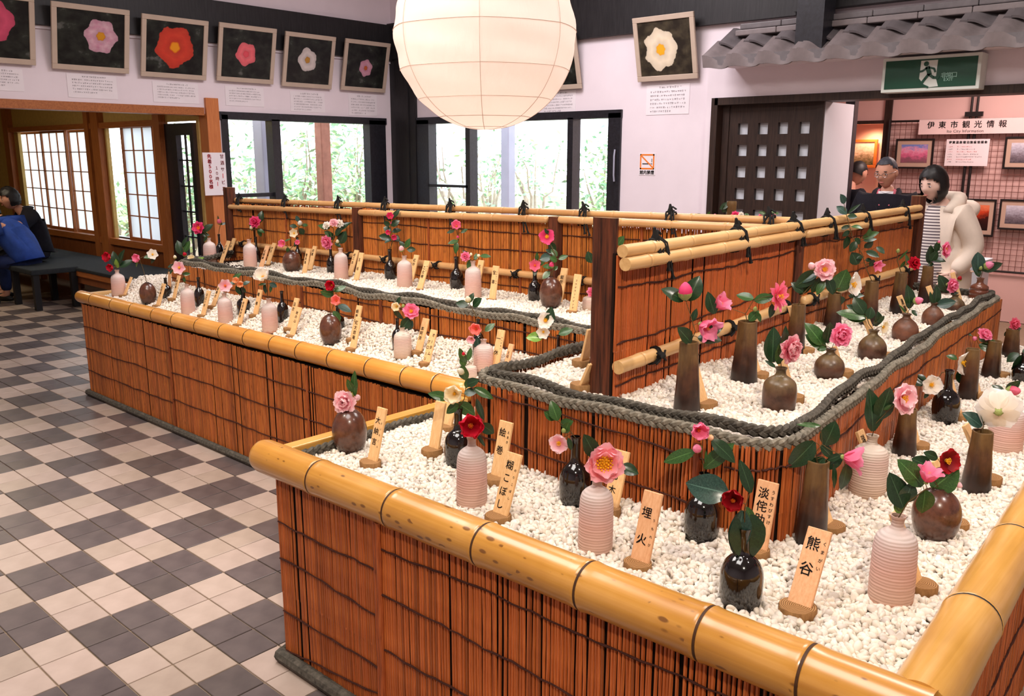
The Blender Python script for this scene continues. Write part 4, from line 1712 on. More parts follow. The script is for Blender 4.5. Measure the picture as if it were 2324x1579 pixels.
las = [-90 + 174 * i / 60 for i in range(61)]
m = MB()
m.add([shell(la, k) for la in las for k in range(nk)], [(i * nk + k, i * nk + (k + 1) % nk, (i + 1) * nk + (k + 1) % nk, (i + 1) * nk + k) for i in range(60) for k in range(nk)])
m.build('paper_shade', 'lantern_paper', t, sharp=0)
for q in lat[1:-1]:
    m = MB()
    m.tube([shell(q, k, 1.002) for k in range(nk + 1)], .0017, 5)
    m.build('ring_wire', 'rib_wire', t)
for k in range(NM):
    m = MB()
    m.tube([shell(q, k * NS_, 1.002) for q in range(-88, 85, 4)], .0015, 5)
    m.build('meridian_wire', 'rib_wire', t)
m = MB()
m.tube([(0, 0, RL * .95), (0, 0, ZC - lc.z)], .006, 6)
m.build('cable', 'frame_black', t)
m = MB()
m.lathe([(.02, .12), (.035, .10), (.035, .04), (.05, 0), (.055, -.05), (.03, -.10), (.002, -.11)], 12)
m.build('bulb', 'sign_white', t)
d = bpy.data.lights.new('lantern_bulb', 'POINT')
d.energy = 2.7
d.color = (1.0, 0.86, 0.76)
d.shadow_soft_size = .12
o = bpy.data.objects.new('lantern_bulb', d)
COL.objects.link(o)
o.parent = t
o.location = (0, 0, -.16)

# ------------------------------------------------------------------ reed screens, bamboo rails, ropes
def reed_mesh(h, w, tint, seed):
    r = random.Random(seed)
    b = MB()
    sec = [(-w / 2, 0), (-w * .27, w * .5), (w * .27, w * .5), (w / 2, 0)]
    zs = [0, h * .36, h * .37, h * .72, h]
    off = [r.uniform(-.0016, .0016) for _ in zs]
    v, f = [], []
    for i, z in enumerate(zs):
        k = 1.08 if i == 2 else 1.0
        for x, y in sec:
            v.append((x * k + off[i], -y * k, z))
    for i in range(len(zs) - 1):
        for k in range(3):
            a = i * 4 + k
            f.append((a, a + 1, a + 5, a + 4))
    e = (len(zs) - 1) * 4
    f.append((e, e + 1, e + 2, e + 3))
    b.add(v, f, 0, tint)
    me = mesh_from(b, 'reed', 'reed', smooth=False)
    ensure_tint(me)
    return me


def reed_tint(r, base=1.0):
    hue = (1, 1, 1)
    if isinstance(base, tuple):
        base, hue = base[0], base[1:]
    g = base * r.choice((0.66, 0.82, 0.9, 0.96, 1.0, 1.04, 1.1, 1.16)) * r.uniform(.95, 1.05)
    return (g * hue[0], g * hue[1] * r.uniform(.93, 1.04), g * hue[2] * r.uniform(.85, 1.05))


def reed_panel(parent, p0, p1, z0, z1, pitch, seed, single, base=1.0, skip=0.04):
    """Reeds side by side from p0 to p1 (outer face to the right of the walking direction)."""
    r = random.Random(seed)
    a, c = Vector((*p0, 0)), Vector((*p1, 0))
    d = (c - a)
    L = d.length
    d.normalize()
    ang = math.atan2(d.y, d.x)
    protos = [reed_mesh(z1 - z0, pitch * r.uniform(.68, .92), reed_tint(r, base), seed * 31 + i) for i in range(14)] if single else None
    mb = MB()
    x = 0.0
    while x < L:
        wob = r.uniform(-.0015, .0015)
        if r.random() > skip:
            p = a + d * x
            nrm = Vector((d.y, -d.x, 0)) * r.uniform(0, .0022)
            if single:
                part('reed', r.choice(protos), parent, (p.x + nrm.x, p.y + nrm.y, z0), (0, r.uniform(-.006, .006), ang))
            else:
                w = pitch * r.uniform(.72, .94)
                t = reed_tint(r, base)
                zz = z1 + r.uniform(-.004, .003)
                lean = r.uniform(-.003, .003)
                n = Vector((d.y, -d.x, 0))
                pts = []
                for zc, sh in ((z0, 0), (zz, lean)):
                    for u, dep in ((-w / 2, 0), (-w * .25, w * .45), (w * .25, w * .45), (w / 2, 0)):
                        q = p + d * (u + sh) + n * dep + nrm
                        pts.append((q.x, q.y, zc))
                mb.add(pts, [(0, 1, 5, 4), (1, 2, 6, 5), (2, 3, 7, 6), (4, 5, 6, 7)], 0, t)
        x += pitch * r.uniform(.88, 1.14)
    if not single:
        o = mb.build('reeds', 'reed', parent, smooth=False)
        o['kind'] = 'stuff'
        return o


def cords(parent, p0, p1, z0s, z1s=None, seed=0, out=0.008, r_=0.0026, step=0.03):
    """Twisted binding cord: a thin wavy line across a reed screen at each height."""
    r = random.Random(seed)
    a, c = Vector((*p0, 0)), Vector((*p1, 0))
    d = c - a
    L = d.length
    d.normalize()
    n = Vector((d.y, -d.x, 0))
    z1s = z1s or z0s
    for za, zb in zip(z0s, z1s):
        m = MB()
        pts, rr = [], []
        k = max(3, int(L / step))
        w = 0.0
        for i in range(k + 1):
            f = i / k
            w = w * .85 + r.uniform(-.0035, .0035)
            q = a + d * L * f + n * (out + r.uniform(-.0012, .0012))
            pts.append((q.x, q.y, za + (zb - za) * f + w))
            rr.append(r_ * r.uniform(.75, 1.35))
        m.tube(pts, rr, 5)
        m.build('binding_cord', 'cord_brown', parent)


def pole(parent, x, y, z0, z1, r, mat='reed', name='seam_stick', tint=(0.8, 0.8, 0.8), knots=3):
    m = MB()
    pts, rs = [], []
    for i in range(knots * 4 + 1):
        f = i / (knots * 4)
        pts.append((x + 0.0015 * math.sin(i * 2.1), y, z0 + (z1 - z0) * f))
        rs.append(r * (1.18 if i % 4 == 2 else 1.0))
    m.tube(pts, rs, 8, 0, tint)
    me = mesh_from(m, name, mat)
    ensure_tint(me)
    return part(name, me, parent)


def culm(parent, p0, p1, r0, r1, nodes, mat, ring_mat, axis, name='rail', ring=0.004, seed=0, ends=(False, False), sag=0.0, swell=1.03, ring_out=0.0012, n=28):
    """One bamboo culm from p0 to p1 with a grooved node at each fraction in NODES and a dark ring in the groove."""
    a, c = Vector(p0), Vector(p1)
    d = c - a
    L = d.length
    d.normalize()
    ss = sorted({0, 1, *[i / 24 for i in range(25)]})
    st = []
    for s in ss:
        if min([abs(s - q) * L for q in nodes] + [9]) > 0.03:
            st.append((s, 1.0))
    for q in nodes:
        for ds, k in ((-.028, 1.0), (-.012, swell), (-.004, swell), (-.0015, .985), (.0015, .985), (.005, swell + .012), (.016, 1.012), (.03, 1.0)):
            s = q + ds / L
            if 0 < s < 1:
                st.append((s, k))
    st.sort()
    rad, pts = [], []
    for s, k in st:
        rad.append((r0 + (r1 - r0) * s) * k)
        pts.append(a + d * L * s - Vector((0, 0, sag * 4 * s * (1 - s))))
    if ends[0]:
        pts = [pts[0] - d * r0 * .9, pts[0] - d * r0 * .72, pts[0] - d * r0 * .35] + pts
        rad = [r0 * .30, r0 * .68, r0 * .93] + rad
    if ends[1]:
        pts += [pts[-1] + d * r1 * .35, pts[-1] + d * r1 * .72, pts[-1] + d * r1 * .9]
        rad += [r1 * .93, r1 * .68, r1 * .30]
    m = MB()
    m.tube(pts, rad, n)
    o = m.build(name, mat, parent, sharp=50)
    for q in nodes:
        rr = (r0 + (r1 - r0) * q)
        ce = a + d * L * q - Vector((0, 0, sag * 4 * q * (1 - q)))
        m = MB()
        m.tube([ce - d * ring, ce + d * ring], [rr + ring_out, rr + ring_out], n, caps=False)
        m.build('node_ring', ring_mat, o)
    return o


def braid(path, r_str, amp, period, name, mat, label, group=None, seed=0, flat=0.62, wig=0.004, cat='rope'):
    """Three strands plaited along a path of points."""
    P = [Vector(p) for p in path]
    seg = [(P[i + 1] - P[i]).length for i in range(len(P) - 1)]
    T = sum(seg)
    N = int(T / (period / 9))
    r = random.Random(seed)
    ph = [r.uniform(0, 6.28) for _ in range(4)]

    def at(s):
        i = 0
        while i < len(seg) - 1 and s > seg[i]:
            s -= seg[i]
            i += 1
        d = (P[i + 1] - P[i]).normalized()
        return P[i] + d * s, d
    base = []
    for k in range(N + 1):
        s = T * k / N
        p, _ = at(s)
        q, _ = at(max(0, s - .03))
        w, _ = at(min(T, s + .03))
        p = (p + q + w) / 3
        d = (w - q).normalized()
        side = d.cross(Vector((0, 0, 1))).normalized()
        up = side.cross(d)
        p = p + up * wig * (math.sin(s * 9 + ph[0]) + .6 * math.sin(s * 21 + ph[1])) + side * wig * (math.sin(s * 7 + ph[2]) + .5 * math.sin(s * 17 + ph[3]))
        base.append((p, side, up, s))
    m = MB()
    for j in range(3):
        pts = []
        for p, side, up, s in base:
            a = 2 * math.pi * s / period + j * 2 * math.pi / 3
            pts.append(p + up * amp * math.sin(a) + side * amp * flat * math.sin(2 * a))
        m.tube(pts, r_str, 6)
    o = m.build(name, mat, None)
    tag(o, label, cat, group)
    return o


ZG, ZT = 0.66, 0.90        # gravel level of the low shelf and of the raised tier

# ---- near stand: low shelf
near = thing('display_stand', 'near low display stand clad in red-brown reed with thick speckled bamboo rim', 'display stand', (0, 0, 0))
NX0, NY0 = -2.235, 1.386
NX1 = -0.385
m = MB()
m.add([(NX0 + .004, NY0 + .004, 0), (NX1, NY0 + .004, 0), (NX1 - .17, 4.9, 0), (NX0 + .004, 4.9, 0), (NX0 + .004, NY0 + .004, .63), (NX1, NY0 + .004, .63), (NX1 - .17, 4.9, .63), (NX0 + .004, 4.9, .63)],
      [(0, 3, 2, 1), (4, 5, 6, 7), (0, 1, 5, 4), (1, 2, 6, 5), (2, 3, 7, 6), (3, 0, 4, 7)])
m.build('core', 'dark_core', near, smooth=False)
xs_ = on_y(862, 1300, NY0).x
reed_panel(near, (NX0, NY0), (xs_ - .014, NY0), 0.02, 0.632, 0.0098, 1, True, 0.92)
reed_panel(near, (xs_ + .018, NY0), (NX1 + .02, NY0), 0.02, 0.632, 0.0102, 2, True, 1.08)
pole(near, xs_ - .006, NY0 - .007, 0.02, 0.63, 0.0072, tint=(.8, .72, .7))
pole(near, xs_ + .010, NY0 - .009, 0.02, 0.63, 0.0085, tint=(.88, .8, .76))
zl = [on_y(px, py, NY0).z for px, py in ((629, 1176), (639, 1263), (649, 1385), (654, 1472))]
zr = [on_y(px, py, NY0).z for px, py in ((840, 1283), (847, 1390), (855, 1505))] + [0.10]
cords(near, (NX0, NY0), (xs_ - .012, NY0), zl, [min(z, .6) for z in zr], 3)
zl2 = [on_y(px, py, NY0).z for px, py in ((852, 1234), (860, 1343), (872, 1470))] + [0.1]
zr2 = [on_y(1480, 1490, NY0).z, on_y(1290, 1560, NY0).z - .01, .26, .1]
cords(near, (xs_ + .012, NY0), (NX1 + .02, NY0), zl2, zr2, 4)
# the other two sides of the shelf
reed_panel(near, (NX0, 2.29), (NX0, NY0), 0.02, 0.632, 0.014, 5, False)
reed_panel(near, (NX1 + .02, NY0), (NX1 - .15, 4.9), 0.02, 0.632, 0.012, 6, False)
cords(near, (NX1 + .02, NY0), (NX1 - .15, 4.9), [.52, .35, .2], None, 7)
# rims
rx0 = on_z(600, 1020, .672).x
rim = culm(near, (-2.325, 1.405, .670), (-0.335, 1.405, .684), .0535, .0565, [(q + 2.325) / 1.99 for q in (-2.035, -1.69, -1.357, -1.045, -0.752, -0.545)], 'bamboo_gold_x', 'node_dark', 0, 'rim', .003, 1, (True, False), n=36)
culm(near, (-0.362, 1.42, .685), (-0.545, 4.95, .685), .0575, .050, [(q - 1.42) / 3.53 for q in (1.80, 2.24, 2.68, 3.1, 3.5, 3.9, 4.3, 4.66)], 'bamboo_gold_y', 'node_black', 1, 'rim', .0045, 2, (False, True), n=36)
# flat split strip closing the far side of the near shelf
m = MB()
for (ya, yb) in ((1.44, 1.76), (1.764, 2.10), (2.104, 2.25)):
    m.box((-2.318, ya, .655), (-2.268, yb, .697))
    m.box((-2.319, yb - .012, .654), (-2.267, yb - .002, .6985))
me = bevel_mesh(mesh_from(m, 'edge_strip', 'bamboo_gold_y', smooth=False), .004, 2)
part('edge_strip', me, near)
# cord-like rope skirting at the foot of the cladding
m = MB()
m.tube([(NX1 + .05, NY0 - .018, .022), (NX0 - .02, NY0 - .018, .022), (NX0 - .022, NY0 + .02, .022), (NX0 - .022, 2.25, .022)], .022, 8)
m.build('foot_rope', 'rope_dark', near)

# ---- left stand: low shelf along the aisle
left = thing('display_stand', 'long low display stand with slim plain bamboo rim along the tiled aisle', 'display stand', (0, 0, 0))
LX0, LX1, LY0 = -5.956, NX0 - .004, 2.30
m = MB()
m.box((LX0 + .004, LY0 + .004, 0), (LX1, 3.95, .63))
m.build('core', 'dark_core', left, smooth=False)
xk = on_y(388, 800, LY0).x
reed_panel(left, (LX0, LY0), (xk - .012, LY0), 0.02, .63, .011, 11, False, (.88, 1, 1.12, .95))
reed_panel(left, (xk + .012, LY0), (LX1, LY0), 0.02, .63, .011, 12, False, (.92, 1, 1.10, .95))
reed_panel(left, (LX0, 3.9), (LX0, LY0), 0.02, .63, .014, 13, False)
pole(left, xk - .004, LY0 - .006, .02, .62, .008, tint=(.5, .46, .46))
pole(left, on_y(700, 880, LY0).x, LY0 - .006, .02, .62, .007, tint=(.7, .66, .66))
zc = [on_y(px, py, LY0).z for px, py in ((203, 742), (208, 791), (211, 842))]
cords(left, (LX0, LY0), (xk, LY0), zc, [z + .0 for z in zc], 14, step=.05)
cords(left, (xk, LY0), (LX1, LY0), [z + .03 for z in zc], [z + .02 for z in zc], 15, step=.05)
nod = [-5.814, -5.503, -5.229, -4.943, -4.696, -4.43, -4.174, -3.93, -3.69, -3.465, -3.212, -2.939, -2.70, -2.508]
culm(left, (-6.03, 2.325, .668), (-2.36, 2.325, .690), .041, .047, [(q + 6.03) / 3.67 for q in nod], 'bamboo_plain_x', 'node_dark', 0, 'rim', .003, 3, (True, True), n=30)
m = MB()
for ya, yb in ((2.37, 2.75), (2.755, 3.1)):
    m.box((-6.02, ya, .662), (-5.975, yb, .692))
part('edge_strip', bevel_mesh(mesh_from(m, 'edge_strip', 'bamboo_pale_y', smooth=False), .004, 2), left)
m = MB()
m.tube([(LX1, LY0 - .018, .02), (LX0 - .02, LY0 - .018, .02), (LX0 - .02, 3.9, .02)], .020, 8)
m.build('foot_rope', 'rope_dark', left)

# ---- raised tier over the near stand and the arm behind it
tier = thing('display_tier', 'raised reed-clad gravel tier with rounded corner in the middle of the near stand', 'display stand', (0, 0, 0))


def arc(c, r, a0, a1, n):
    return [(c[0] + r * math.cos(math.radians(a0 + (a1 - a0) * i / n)), c[1] + r * math.sin(math.radians(a0 + (a1 - a0) * i / n))) for i in range(n + 1)]


TY0 = 1.886
RC = .13
corner = arc((-0.985, TY0 + RC), RC, -90, -4, 7)
outline = [(-1.87, TY0)] + corner + [(-0.99, 3.41), (-1.075, 4.82), (-2.0, 4.82), (-2.0, 3.85), (-1.87, 2.72)]
zt_ = .905
m = MB()
n_o = len(outline)
m.add([(x, y, .6) for x, y in outline] + [(x, y, .885) for x, y in outline], [tuple(range(n_o - 1, -1, -1)), tuple(range(n_o, 2 * n_o))] + [(i, (i + 1) % n_o, (i + 1) % n_o + n_o, i + n_o) for i in range(n_o)])
m.build('core', 'dark_core', tier, smooth=False)


def outset(p, q, d=.006):
    v = Vector((q[0] - p[0], q[1] - p[1], 0)).normalized()
    n = Vector((v.y, -v.x, 0)) * d
    return (p[0] + n.x, p[1] + n.y), (q[0] + n.x, q[1] + n.y)


a_, b_ = outset((-1.87, TY0), corner[0])
reed_panel(tier, a_, b_, .63, zt_, .0118, 21, True, 1.0, .05)
for i in range(len(corner) - 1):
    a_, b_ = outset(corner[i], corner[i + 1])
    reed_panel(tier, a_, b_, .63, zt_, .0105, 22 + i, True, .95, .02)
a_, b_ = outset(corner[-1], (-0.99, 3.41))
reed_panel(tier, a_, b_, .63, zt_, .0112, 40, True, .9, .02)
a_, b_ = outset((-0.99, 3.41), (-1.075, 4.82))
reed_panel(tier, a_, b_, .63, zt_, .013, 41, False, (1.0, 1.02, 1.16, .95))
reed_panel(tier, (-1.878, 2.72), (-1.878, TY0), .63, zt_, .013, 42, False, .9)
zA = on_y(1100, 885, TY0).z
zB = on_y(1150, 1050, TY0).z
cords(tier, (-1.87, TY0 - .006), (-1.30, TY0 - .006), [zA, .735], [.868, .725], 23, .011)
cords(tier, (-1.30, TY0 - .006), (-1.00, TY0 - .006), [.862, .725], [.842, .715], 24, .011)
for i in range(len(corner) - 1):
    a_, b_ = outset(corner[i], corner[i + 1])
    cords(tier, a_, b_, [.842 + .002 * i], [.844 + .002 * i], 30 + i, .008)
cords(tier, (-0.845, TY0 + .15), (-0.985, 3.41), [.85], [.845], 44, .008)
cords(tier, (-0.985, 3.41), (-1.07, 4.82), [.845], None, 45, .008)
m_ = on_y(1165, 960, TY0).x
pole(tier, m_, TY0 - .012, .64, .895, .009, tint=(.62, .5, .48))
pole(tier, on_y(1585, 1080, TY0).x, TY0 - .012, .64, .89, .010, tint=(.42, .3, .28))

# ---- raised tier over the left stand
ltier = thing('display_tier', 'raised reed-clad gravel tier running along the left arm below the far fence', 'display stand', (0, 0, 0))
m = MB()
m.box((-5.55, 2.745, .6), (-1.885, 3.95, .875))
m.build('core', 'dark_core', ltier, smooth=False)
xq = on_y(688, 690, 2.74).x
reed_panel(ltier, (-5.55, 2.738), (xq, 2.738), .63, .895, .0115, 51, False, (.95, 1, 1.18, .95))
reed_panel(ltier, (xq + .02, 2.738), (-1.885, 2.738), .63, .895, .0115, 52, False, (1.0, 1, 1.18, .95))
reed_panel(ltier, (-5.556, 3.9), (-5.556, 2.738), .63, .895, .014, 53, False)
pole(ltier, xq + .01, 2.732, .64, .89, .011, tint=(.34, .3, .3))
pole(ltier, on_y(868, 700, 2.74).x, 2.732, .64, .89, .010, tint=(.3, .28, .3))
cords(ltier, (-5.55, 2.738), (xq, 2.738), [.80], [.80], 54, .009, step=.05)
cords(ltier, (xq, 2.738), (-1.885, 2.738), [.868, .785], [.862, .775], 55, .009, step=.05)

# ---- plaited ropes lying along the tier edges
def smooth_path(pts, z, off):
    """Offset a plan outline sideways and lift it to z."""
    out = []
    for i, p in enumerate(pts):
        a = Vector((*pts[max(0, i - 1)], 0))
        c = Vector((*pts[min(len(pts) - 1, i + 1)], 0))
        d = (c - a).normalized()
        n = Vector((d.y, -d.x, 0))
        out.append((p[0] + n.x * off, p[1] + n.y * off, z))
    return out


edge = [(-1.885, 2.70), (-1.885, 2.3), (-1.88, 1.97), (-1.865, 1.905), (-1.82, TY0)] + corner + [(-0.99, 3.41), (-1.04, 4.1), (-1.075, 4.78), (-1.12, 4.84), (-1.5, 4.85)]
braid(smooth_path(edge, .914, .006), .0088, .0088, .078, 'plaited_rope', 'rope', 'outer lighter plaited rope along the edge of the near raised tier', 'plaited ropes', 1)
braid(smooth_path(edge, .932, -.027), .0088, .0088, .078, 'plaited_rope', 'rope_dark', 'inner dark plaited rope against the gravel of the near raised tier', 'plaited ropes', 2, wig=.006)
ledge = [(-1.90, 2.745), (-3.0, 2.745), (-4.2, 2.752), (-5.45, 2.758), (-5.54, 2.80), (-5.56, 3.2)]
ledge = ledge[::-1]
braid(smooth_path(ledge, .908, .004), .0092, .009, .085, 'plaited_rope', 'rope', 'outer plaited rope along the front edge of the left raised tier', 'plaited ropes', 3, wig=.007)
braid(smooth_path(ledge, .922, -.026), .0088, .0088, .085, 'plaited_rope', 'rope_dark', 'inner dark plaited rope against the gravel of the left raised tier', 'plaited ropes', 4, wig=.008)
braid([(-2.247, 1.45, .676), (-2.247, 1.8, .676), (-2.25, 2.24, .676)], .0088, .0088, .078, 'plaited_rope', 'rope_dark', 'dark plaited rope tucked inside the flat edge strip of the near stand', 'plaited ropes', 5)

# ------------------------------------------------------------------ bamboo fences standing on the tiers
def post(parent, x, y, z0, z1, wx, wy, name='post'):
    m = MB()
    r = random.Random(int(abs(x * 1000)))
    k = 10
    v, f = [], []
    zs = [z0 + (z1 - z0) * i / 8 for i in range(9)]
    for z in zs:
        for j in range(k):
            a = 2 * math.pi * j / k + .3
            ca, sa = math.cos(a), math.sin(a)
            q = (abs(ca) ** 5 + abs(sa) ** 5) ** (-1 / 5)
            q *= 1 + r.uniform(-.02, .02)
            v.append((x + ca * q * wx, y + sa * q * wy, z))
    for i in range(8):
        for j in range(k):
            a, b2 = i * k + j, i * k + (j + 1) % k
            f.append((a, b2, b2 + k, a + k))
    m.add(v, f)
    m.add([v[8 * k + j] for j in range(k)], [tuple(range(k))], 1)
    return m.build(name, ['burnt_post', 'post_end'], parent, sharp=40)


def tie(parent, c, d, rails, seed, tails=.09, r=.0046):
    """Black palm-cord lashing round a pair of rails: two loops, a knot on top, two hanging tails."""
    rr = random.Random(seed)
    d = Vector(d).normalized()
    n = Vector((d.y, -d.x, 0))
    up = Vector((0, 0, 1))
    m = MB()
    (zt, rt), (zb, rb) = rails[0], rails[-1]
    hz, mz = (zt - zb) / 2 + (rt + rb) / 2 + .003, (zt + zb) / 2
    w = max(rt, rb) + .004
    for k, sh in enumerate((-.012, -.003, .009)):
        pts = []
        for i in range(15):
            a = 2 * math.pi * i / 14
            q = Vector((c[0], c[1], mz)) + d * (sh + .014 * math.sin(a) * (1 if k != 1 else -1)) + n * (w * math.cos(a)) + up * (hz * math.sin(a))
            pts.append(q)
        m.tube(pts, r, 5)
    top = Vector((c[0], c[1], mz + hz))
    # knot and its stub
    kp = top + n * .002
    m.tube([kp - up * .008, kp + up * .004, kp + up * .016, kp + up * .034 + d * rr.uniform(-.012, .004)], [.010, .013, .009, .004], 6)
    m.tube([kp + up * .010, kp + up * .022 + d * .012, kp + up * .012 + d * .03], r, 5)
    for s in (0, 1):
        q0 = kp + d * (.006 + .012 * s)
        L = tails * rr.uniform(.75, 1.2)
        o_ = n * (w + .006)
        m.tube([q0 + up * .006, q0 + o_ * .7 + d * .012 - up * .012, q0 + o_ + d * .022 - up * L * .55, q0 + o_ + d * (.026 + .014 * s) - up * L, q0 + o_ + d * (.03 + .014 * s) - up * (L + .012)], [r, r, r, r, r * 1.9], 5)
    return m.build('cord_tie', 'palm_cord', parent)


def bow(parent, c, d, r_rail, seed, r=.0036):
    """Small cord bow round the low rail."""
    rr = random.Random(seed)
    d = Vector(d).normalized()
    n = Vector((d.y, -d.x, 0))
    up = Vector((0, 0, 1))
    c = Vector(c)
    m = MB()
    for sh in (-.008, .004):
        m.tube([c + d * (sh + .012 * math.sin(2 * math.pi * i / 12)) + n * (r_rail + .004) * math.cos(2 * math.pi * i / 12) + up * (r_rail + .004) * math.sin(2 * math.pi * i / 12) for i in range(13)], r, 5)
    k = c + n * (r_rail + .008)
    m.tube([k - d * .014, k + up * .006, k + d * .014], [.009, .011, .009], 6)
    for a in (35, 150, 215, 330):
        v = d * math.cos(math.radians(a)) + up * math.sin(math.radians(a))
        m.tube([k, k + v * .016 + n * .004, k + v * rr.uniform(.026, .036)], r, 5)
    return m.build('cord_tie', 'palm_cord', parent)


def rail_pair(parent, p0, p1, n, specs, mat, axis, seed, ends=(True, True)):
    """specs: (offset along the normal, z at p0, z at p1, r0, r1)."""
    r = random.Random(seed)
    for off, za, zb, r0, r1 in specs:
        a = Vector((*p0, za)) + Vector(n) * off
        c = Vector((*p1, zb)) + Vector(n) * off
        L = (c - a).length
        nd = []
        x = r.uniform(.1, .2)
        while x < L - .08:
            nd.append(x / L)
            x += r.uniform(.19, .27)
        culm(parent, a, c, r0, r1, nd, mat, 'bamboo_pale_x', axis, 'rail', .0016, seed, ends, swell=1.07, ring_out=.0003, n=14)


# fence along the arm that runs away on the right
fb = thing('bamboo_fence', 'reed and bamboo fence receding on the right, tied with black cord', 'fence', (0, 0, 0))
B0, B1 = Vector((-1.432, 2.06, 0)), Vector((-1.515, 4.80, 0))
dB = (B1 - B0).normalized()
nB = Vector((dB.y, -dB.x, 0))


def atB(y, off=0.0):
    s = (y - B0.y) / (B1.y - B0.y)
    p = B0.lerp(B1, s) + nB * off
    return p


m = MB()
a_, c_ = atB(2.016, -.008), atB(4.8, -.008)
m.obox(((a_.x + c_.x) / 2, (a_.y + c_.y) / 2, 1.115), dB * (c_ - a_).length / 2, nB * .004, (0, 0, .215))
m.build('backing', 'dark_core', fb, smooth=False)
a_, c_ = atB(2.018), atB(3.28)
reed_panel(fb, a_.xy, c_.xy, .88, 1.325, .0105, 61, True, (.98, 1.0, .95, .9), .06)
a_, c_ = atB(3.30), atB(4.78)
reed_panel(fb, a_.xy, c_.xy, .88, 1.325, .0105, 62, True, (1.04, 1.0, 1.1, .9), .04)
a_, c_ = atB(4.78, -.016), atB(2.06, -.016)
reed_panel(fb, a_.xy, c_.xy, .88, 1.325, .012, 63, False, .95)
for k, (za, zb) in enumerate(((1.232, 1.238), (1.068, 1.10), (.945, .965))):
    a_, c_ = atB(2.02), atB(3.26)
    cords(fb, a_.xy, c_.xy, [za], [zb], 70 + k, .008)
    a_, c_ = atB(3.31), atB(4.77)
    cords(fb, a_.xy, c_.xy, [za + .02], [zb + .01], 75 + k, .008)
post(fb, -1.481, 2.030, .88, 1.428, .042, .013)
p_ = atB(3.29, -.005)
post(fb, p_.x, p_.y, .88, 1.315, .03, .035)
p_ = atB(4.84, 0)
post(fb, p_.x, p_.y, .85, 1.40, .035, .035)
pa, pb = atB(2.016), atB(4.80)
rail_pair(fb, pa.xy, pb.xy, nB, [(.020, 1.338, 1.340, .0185, .0165)], 'bamboo_pale_y', 1, 81, (False, True))
pc = atB(3.25)
rail_pair(fb, pa.xy, pc.xy, nB, [(.030, 1.302, 1.305, .0195, .0185)], 'bamboo_pale_y', 1, 82, (False, True))
pc = atB(3.32)
rail_pair(fb, pc.xy, pb.xy, nB, [(.026, 1.302, 1.300, .0165, .0155)], 'bamboo_pale_y', 1, 83)
rail_pair(fb, atB(2.10).xy, pb.xy, nB, [(-.026, 1.318, 1.318, .0165, .0155)], 'bamboo_pale_y', 1, 84)
pc = atB(3.18)
rail_pair(fb, pa.xy, pc.xy, nB, [(.016, 1.0, 1.028, .0205, .019)], 'bamboo_pale_y', 1, 85, (False, True))
pd = atB(3.36)
rail_pair(fb, pd.xy, atB(4.79).xy, nB, [(.016, 1.030, 1.032, .019, .018)], 'bamboo_pale_y', 1, 86)
for k, y in enumerate((2.20, 2.73, 3.20, 3.54, 3.96, 4.53)):
    p = atB(y, .012)
    tie(fb, p, dB, [(1.338, .0185), (1.302, .0195)], 90 + k, .105 if k < 2 else .085)
for k, y in enumerate((2.21, 2.70, 3.17, 3.42, 4.16, 4.62)):
    p = atB(y, .016)
    bow(fb, (p.x, p.y, 1.0 + .028 * min(1, (y - 2.075) / 1.1)), dB, .0205, 100 + k)

# fence along the left arm, seen across the stand
fa = thing('bamboo_fence', 'long reed and bamboo fence along the left arm in front of the windows', 'fence', (0, 0, 0))
AX0, AX1, AY = -5.66, -1.52, 3.30


def zA_(x, a, b2):
    return a + (b2 - a) * (x - AX0) / (AX1 - AX0)


m = MB()
m.box((AX0, AY + .006, .85), (AX1, AY + .014, 1.27))
m.build('backing', 'dark_core', fa, smooth=False)
px_posts = [-5.715, -4.235, -2.685]
for i in range(3):
    a_ = px_posts[i] + .03
    c_ = (px_posts + [AX1])[i + 1] - .03
    reed_panel(fa, (a_, AY), (c_, AY), .84, zA_((a_ + c_) / 2, 1.255, 1.32), .0105, 110 + i, False, (1.1, 1.02, 1.3, 1.0), .02)
    for k, (za, zb) in enumerate(((1.19, 1.235), (1.10, 1.14), (.93, .95))):
        cords(fa, (a_, AY), (c_, AY), [zA_(a_, za, zb) - .012 * (i == 0)], [zA_(c_, za, zb)], 120 + i * 5 + k, .008, .0024, .05)
reed_panel(fa, (AX1, AY + .02), (AX0, AY + .02), .84, 1.28, .014, 119, False)
for i, sx in enumerate((-5.02, -3.62, -2.93, -2.2)):
    pole(fa, sx, AY - .006, .86, zA_(sx, 1.26, 1.32), .007, tint=(.62, .56, .56))
post(fa, -5.722, AY - .005, .8, 1.375, .035, .035)
post(fa, -4.238, AY - .008, .8, 1.295, .034, .036)
post(fa, -2.693, AY - .008, .8, 1.312, .036, .036)
rail_pair(fa, (AX0 - .03, AY), (AX1, AY), (0, -1, 0), [(-.026, 1.284, 1.348, .0165, .0165)], 'bamboo_pale_x', 0, 131)
rail_pair(fa, (AX0 - .03, AY), (-4.265, AY), (0, -1, 0), [(.024, 1.240, 1.265, .0165, .0175)], 'bamboo_pale_x', 0, 132)
rail_pair(fa, (-4.20, AY), (-2.75, AY), (0, -1, 0), [(.024, 1.266, 1.296, .018, .018)], 'bamboo_pale_x', 0, 133)
rail_pair(fa, (-2.655, AY), (AX1, AY), (0, -1, 0), [(.024, 1.300, 1.318, .018, .018)], 'bamboo_pale_x', 0, 134)
rail_pair(fa, (AX0, AY), (-4.27, AY), (0, -1, 0), [(.018, .985, 1.0, .016, .017)], 'bamboo_pale_x', 0, 135)
rail_pair(fa, (-4.20, AY), (-3.55, AY), (0, -1, 0), [(.018, 1.0, 1.006, .017, .018)], 'bamboo_pale_x', 0, 136)
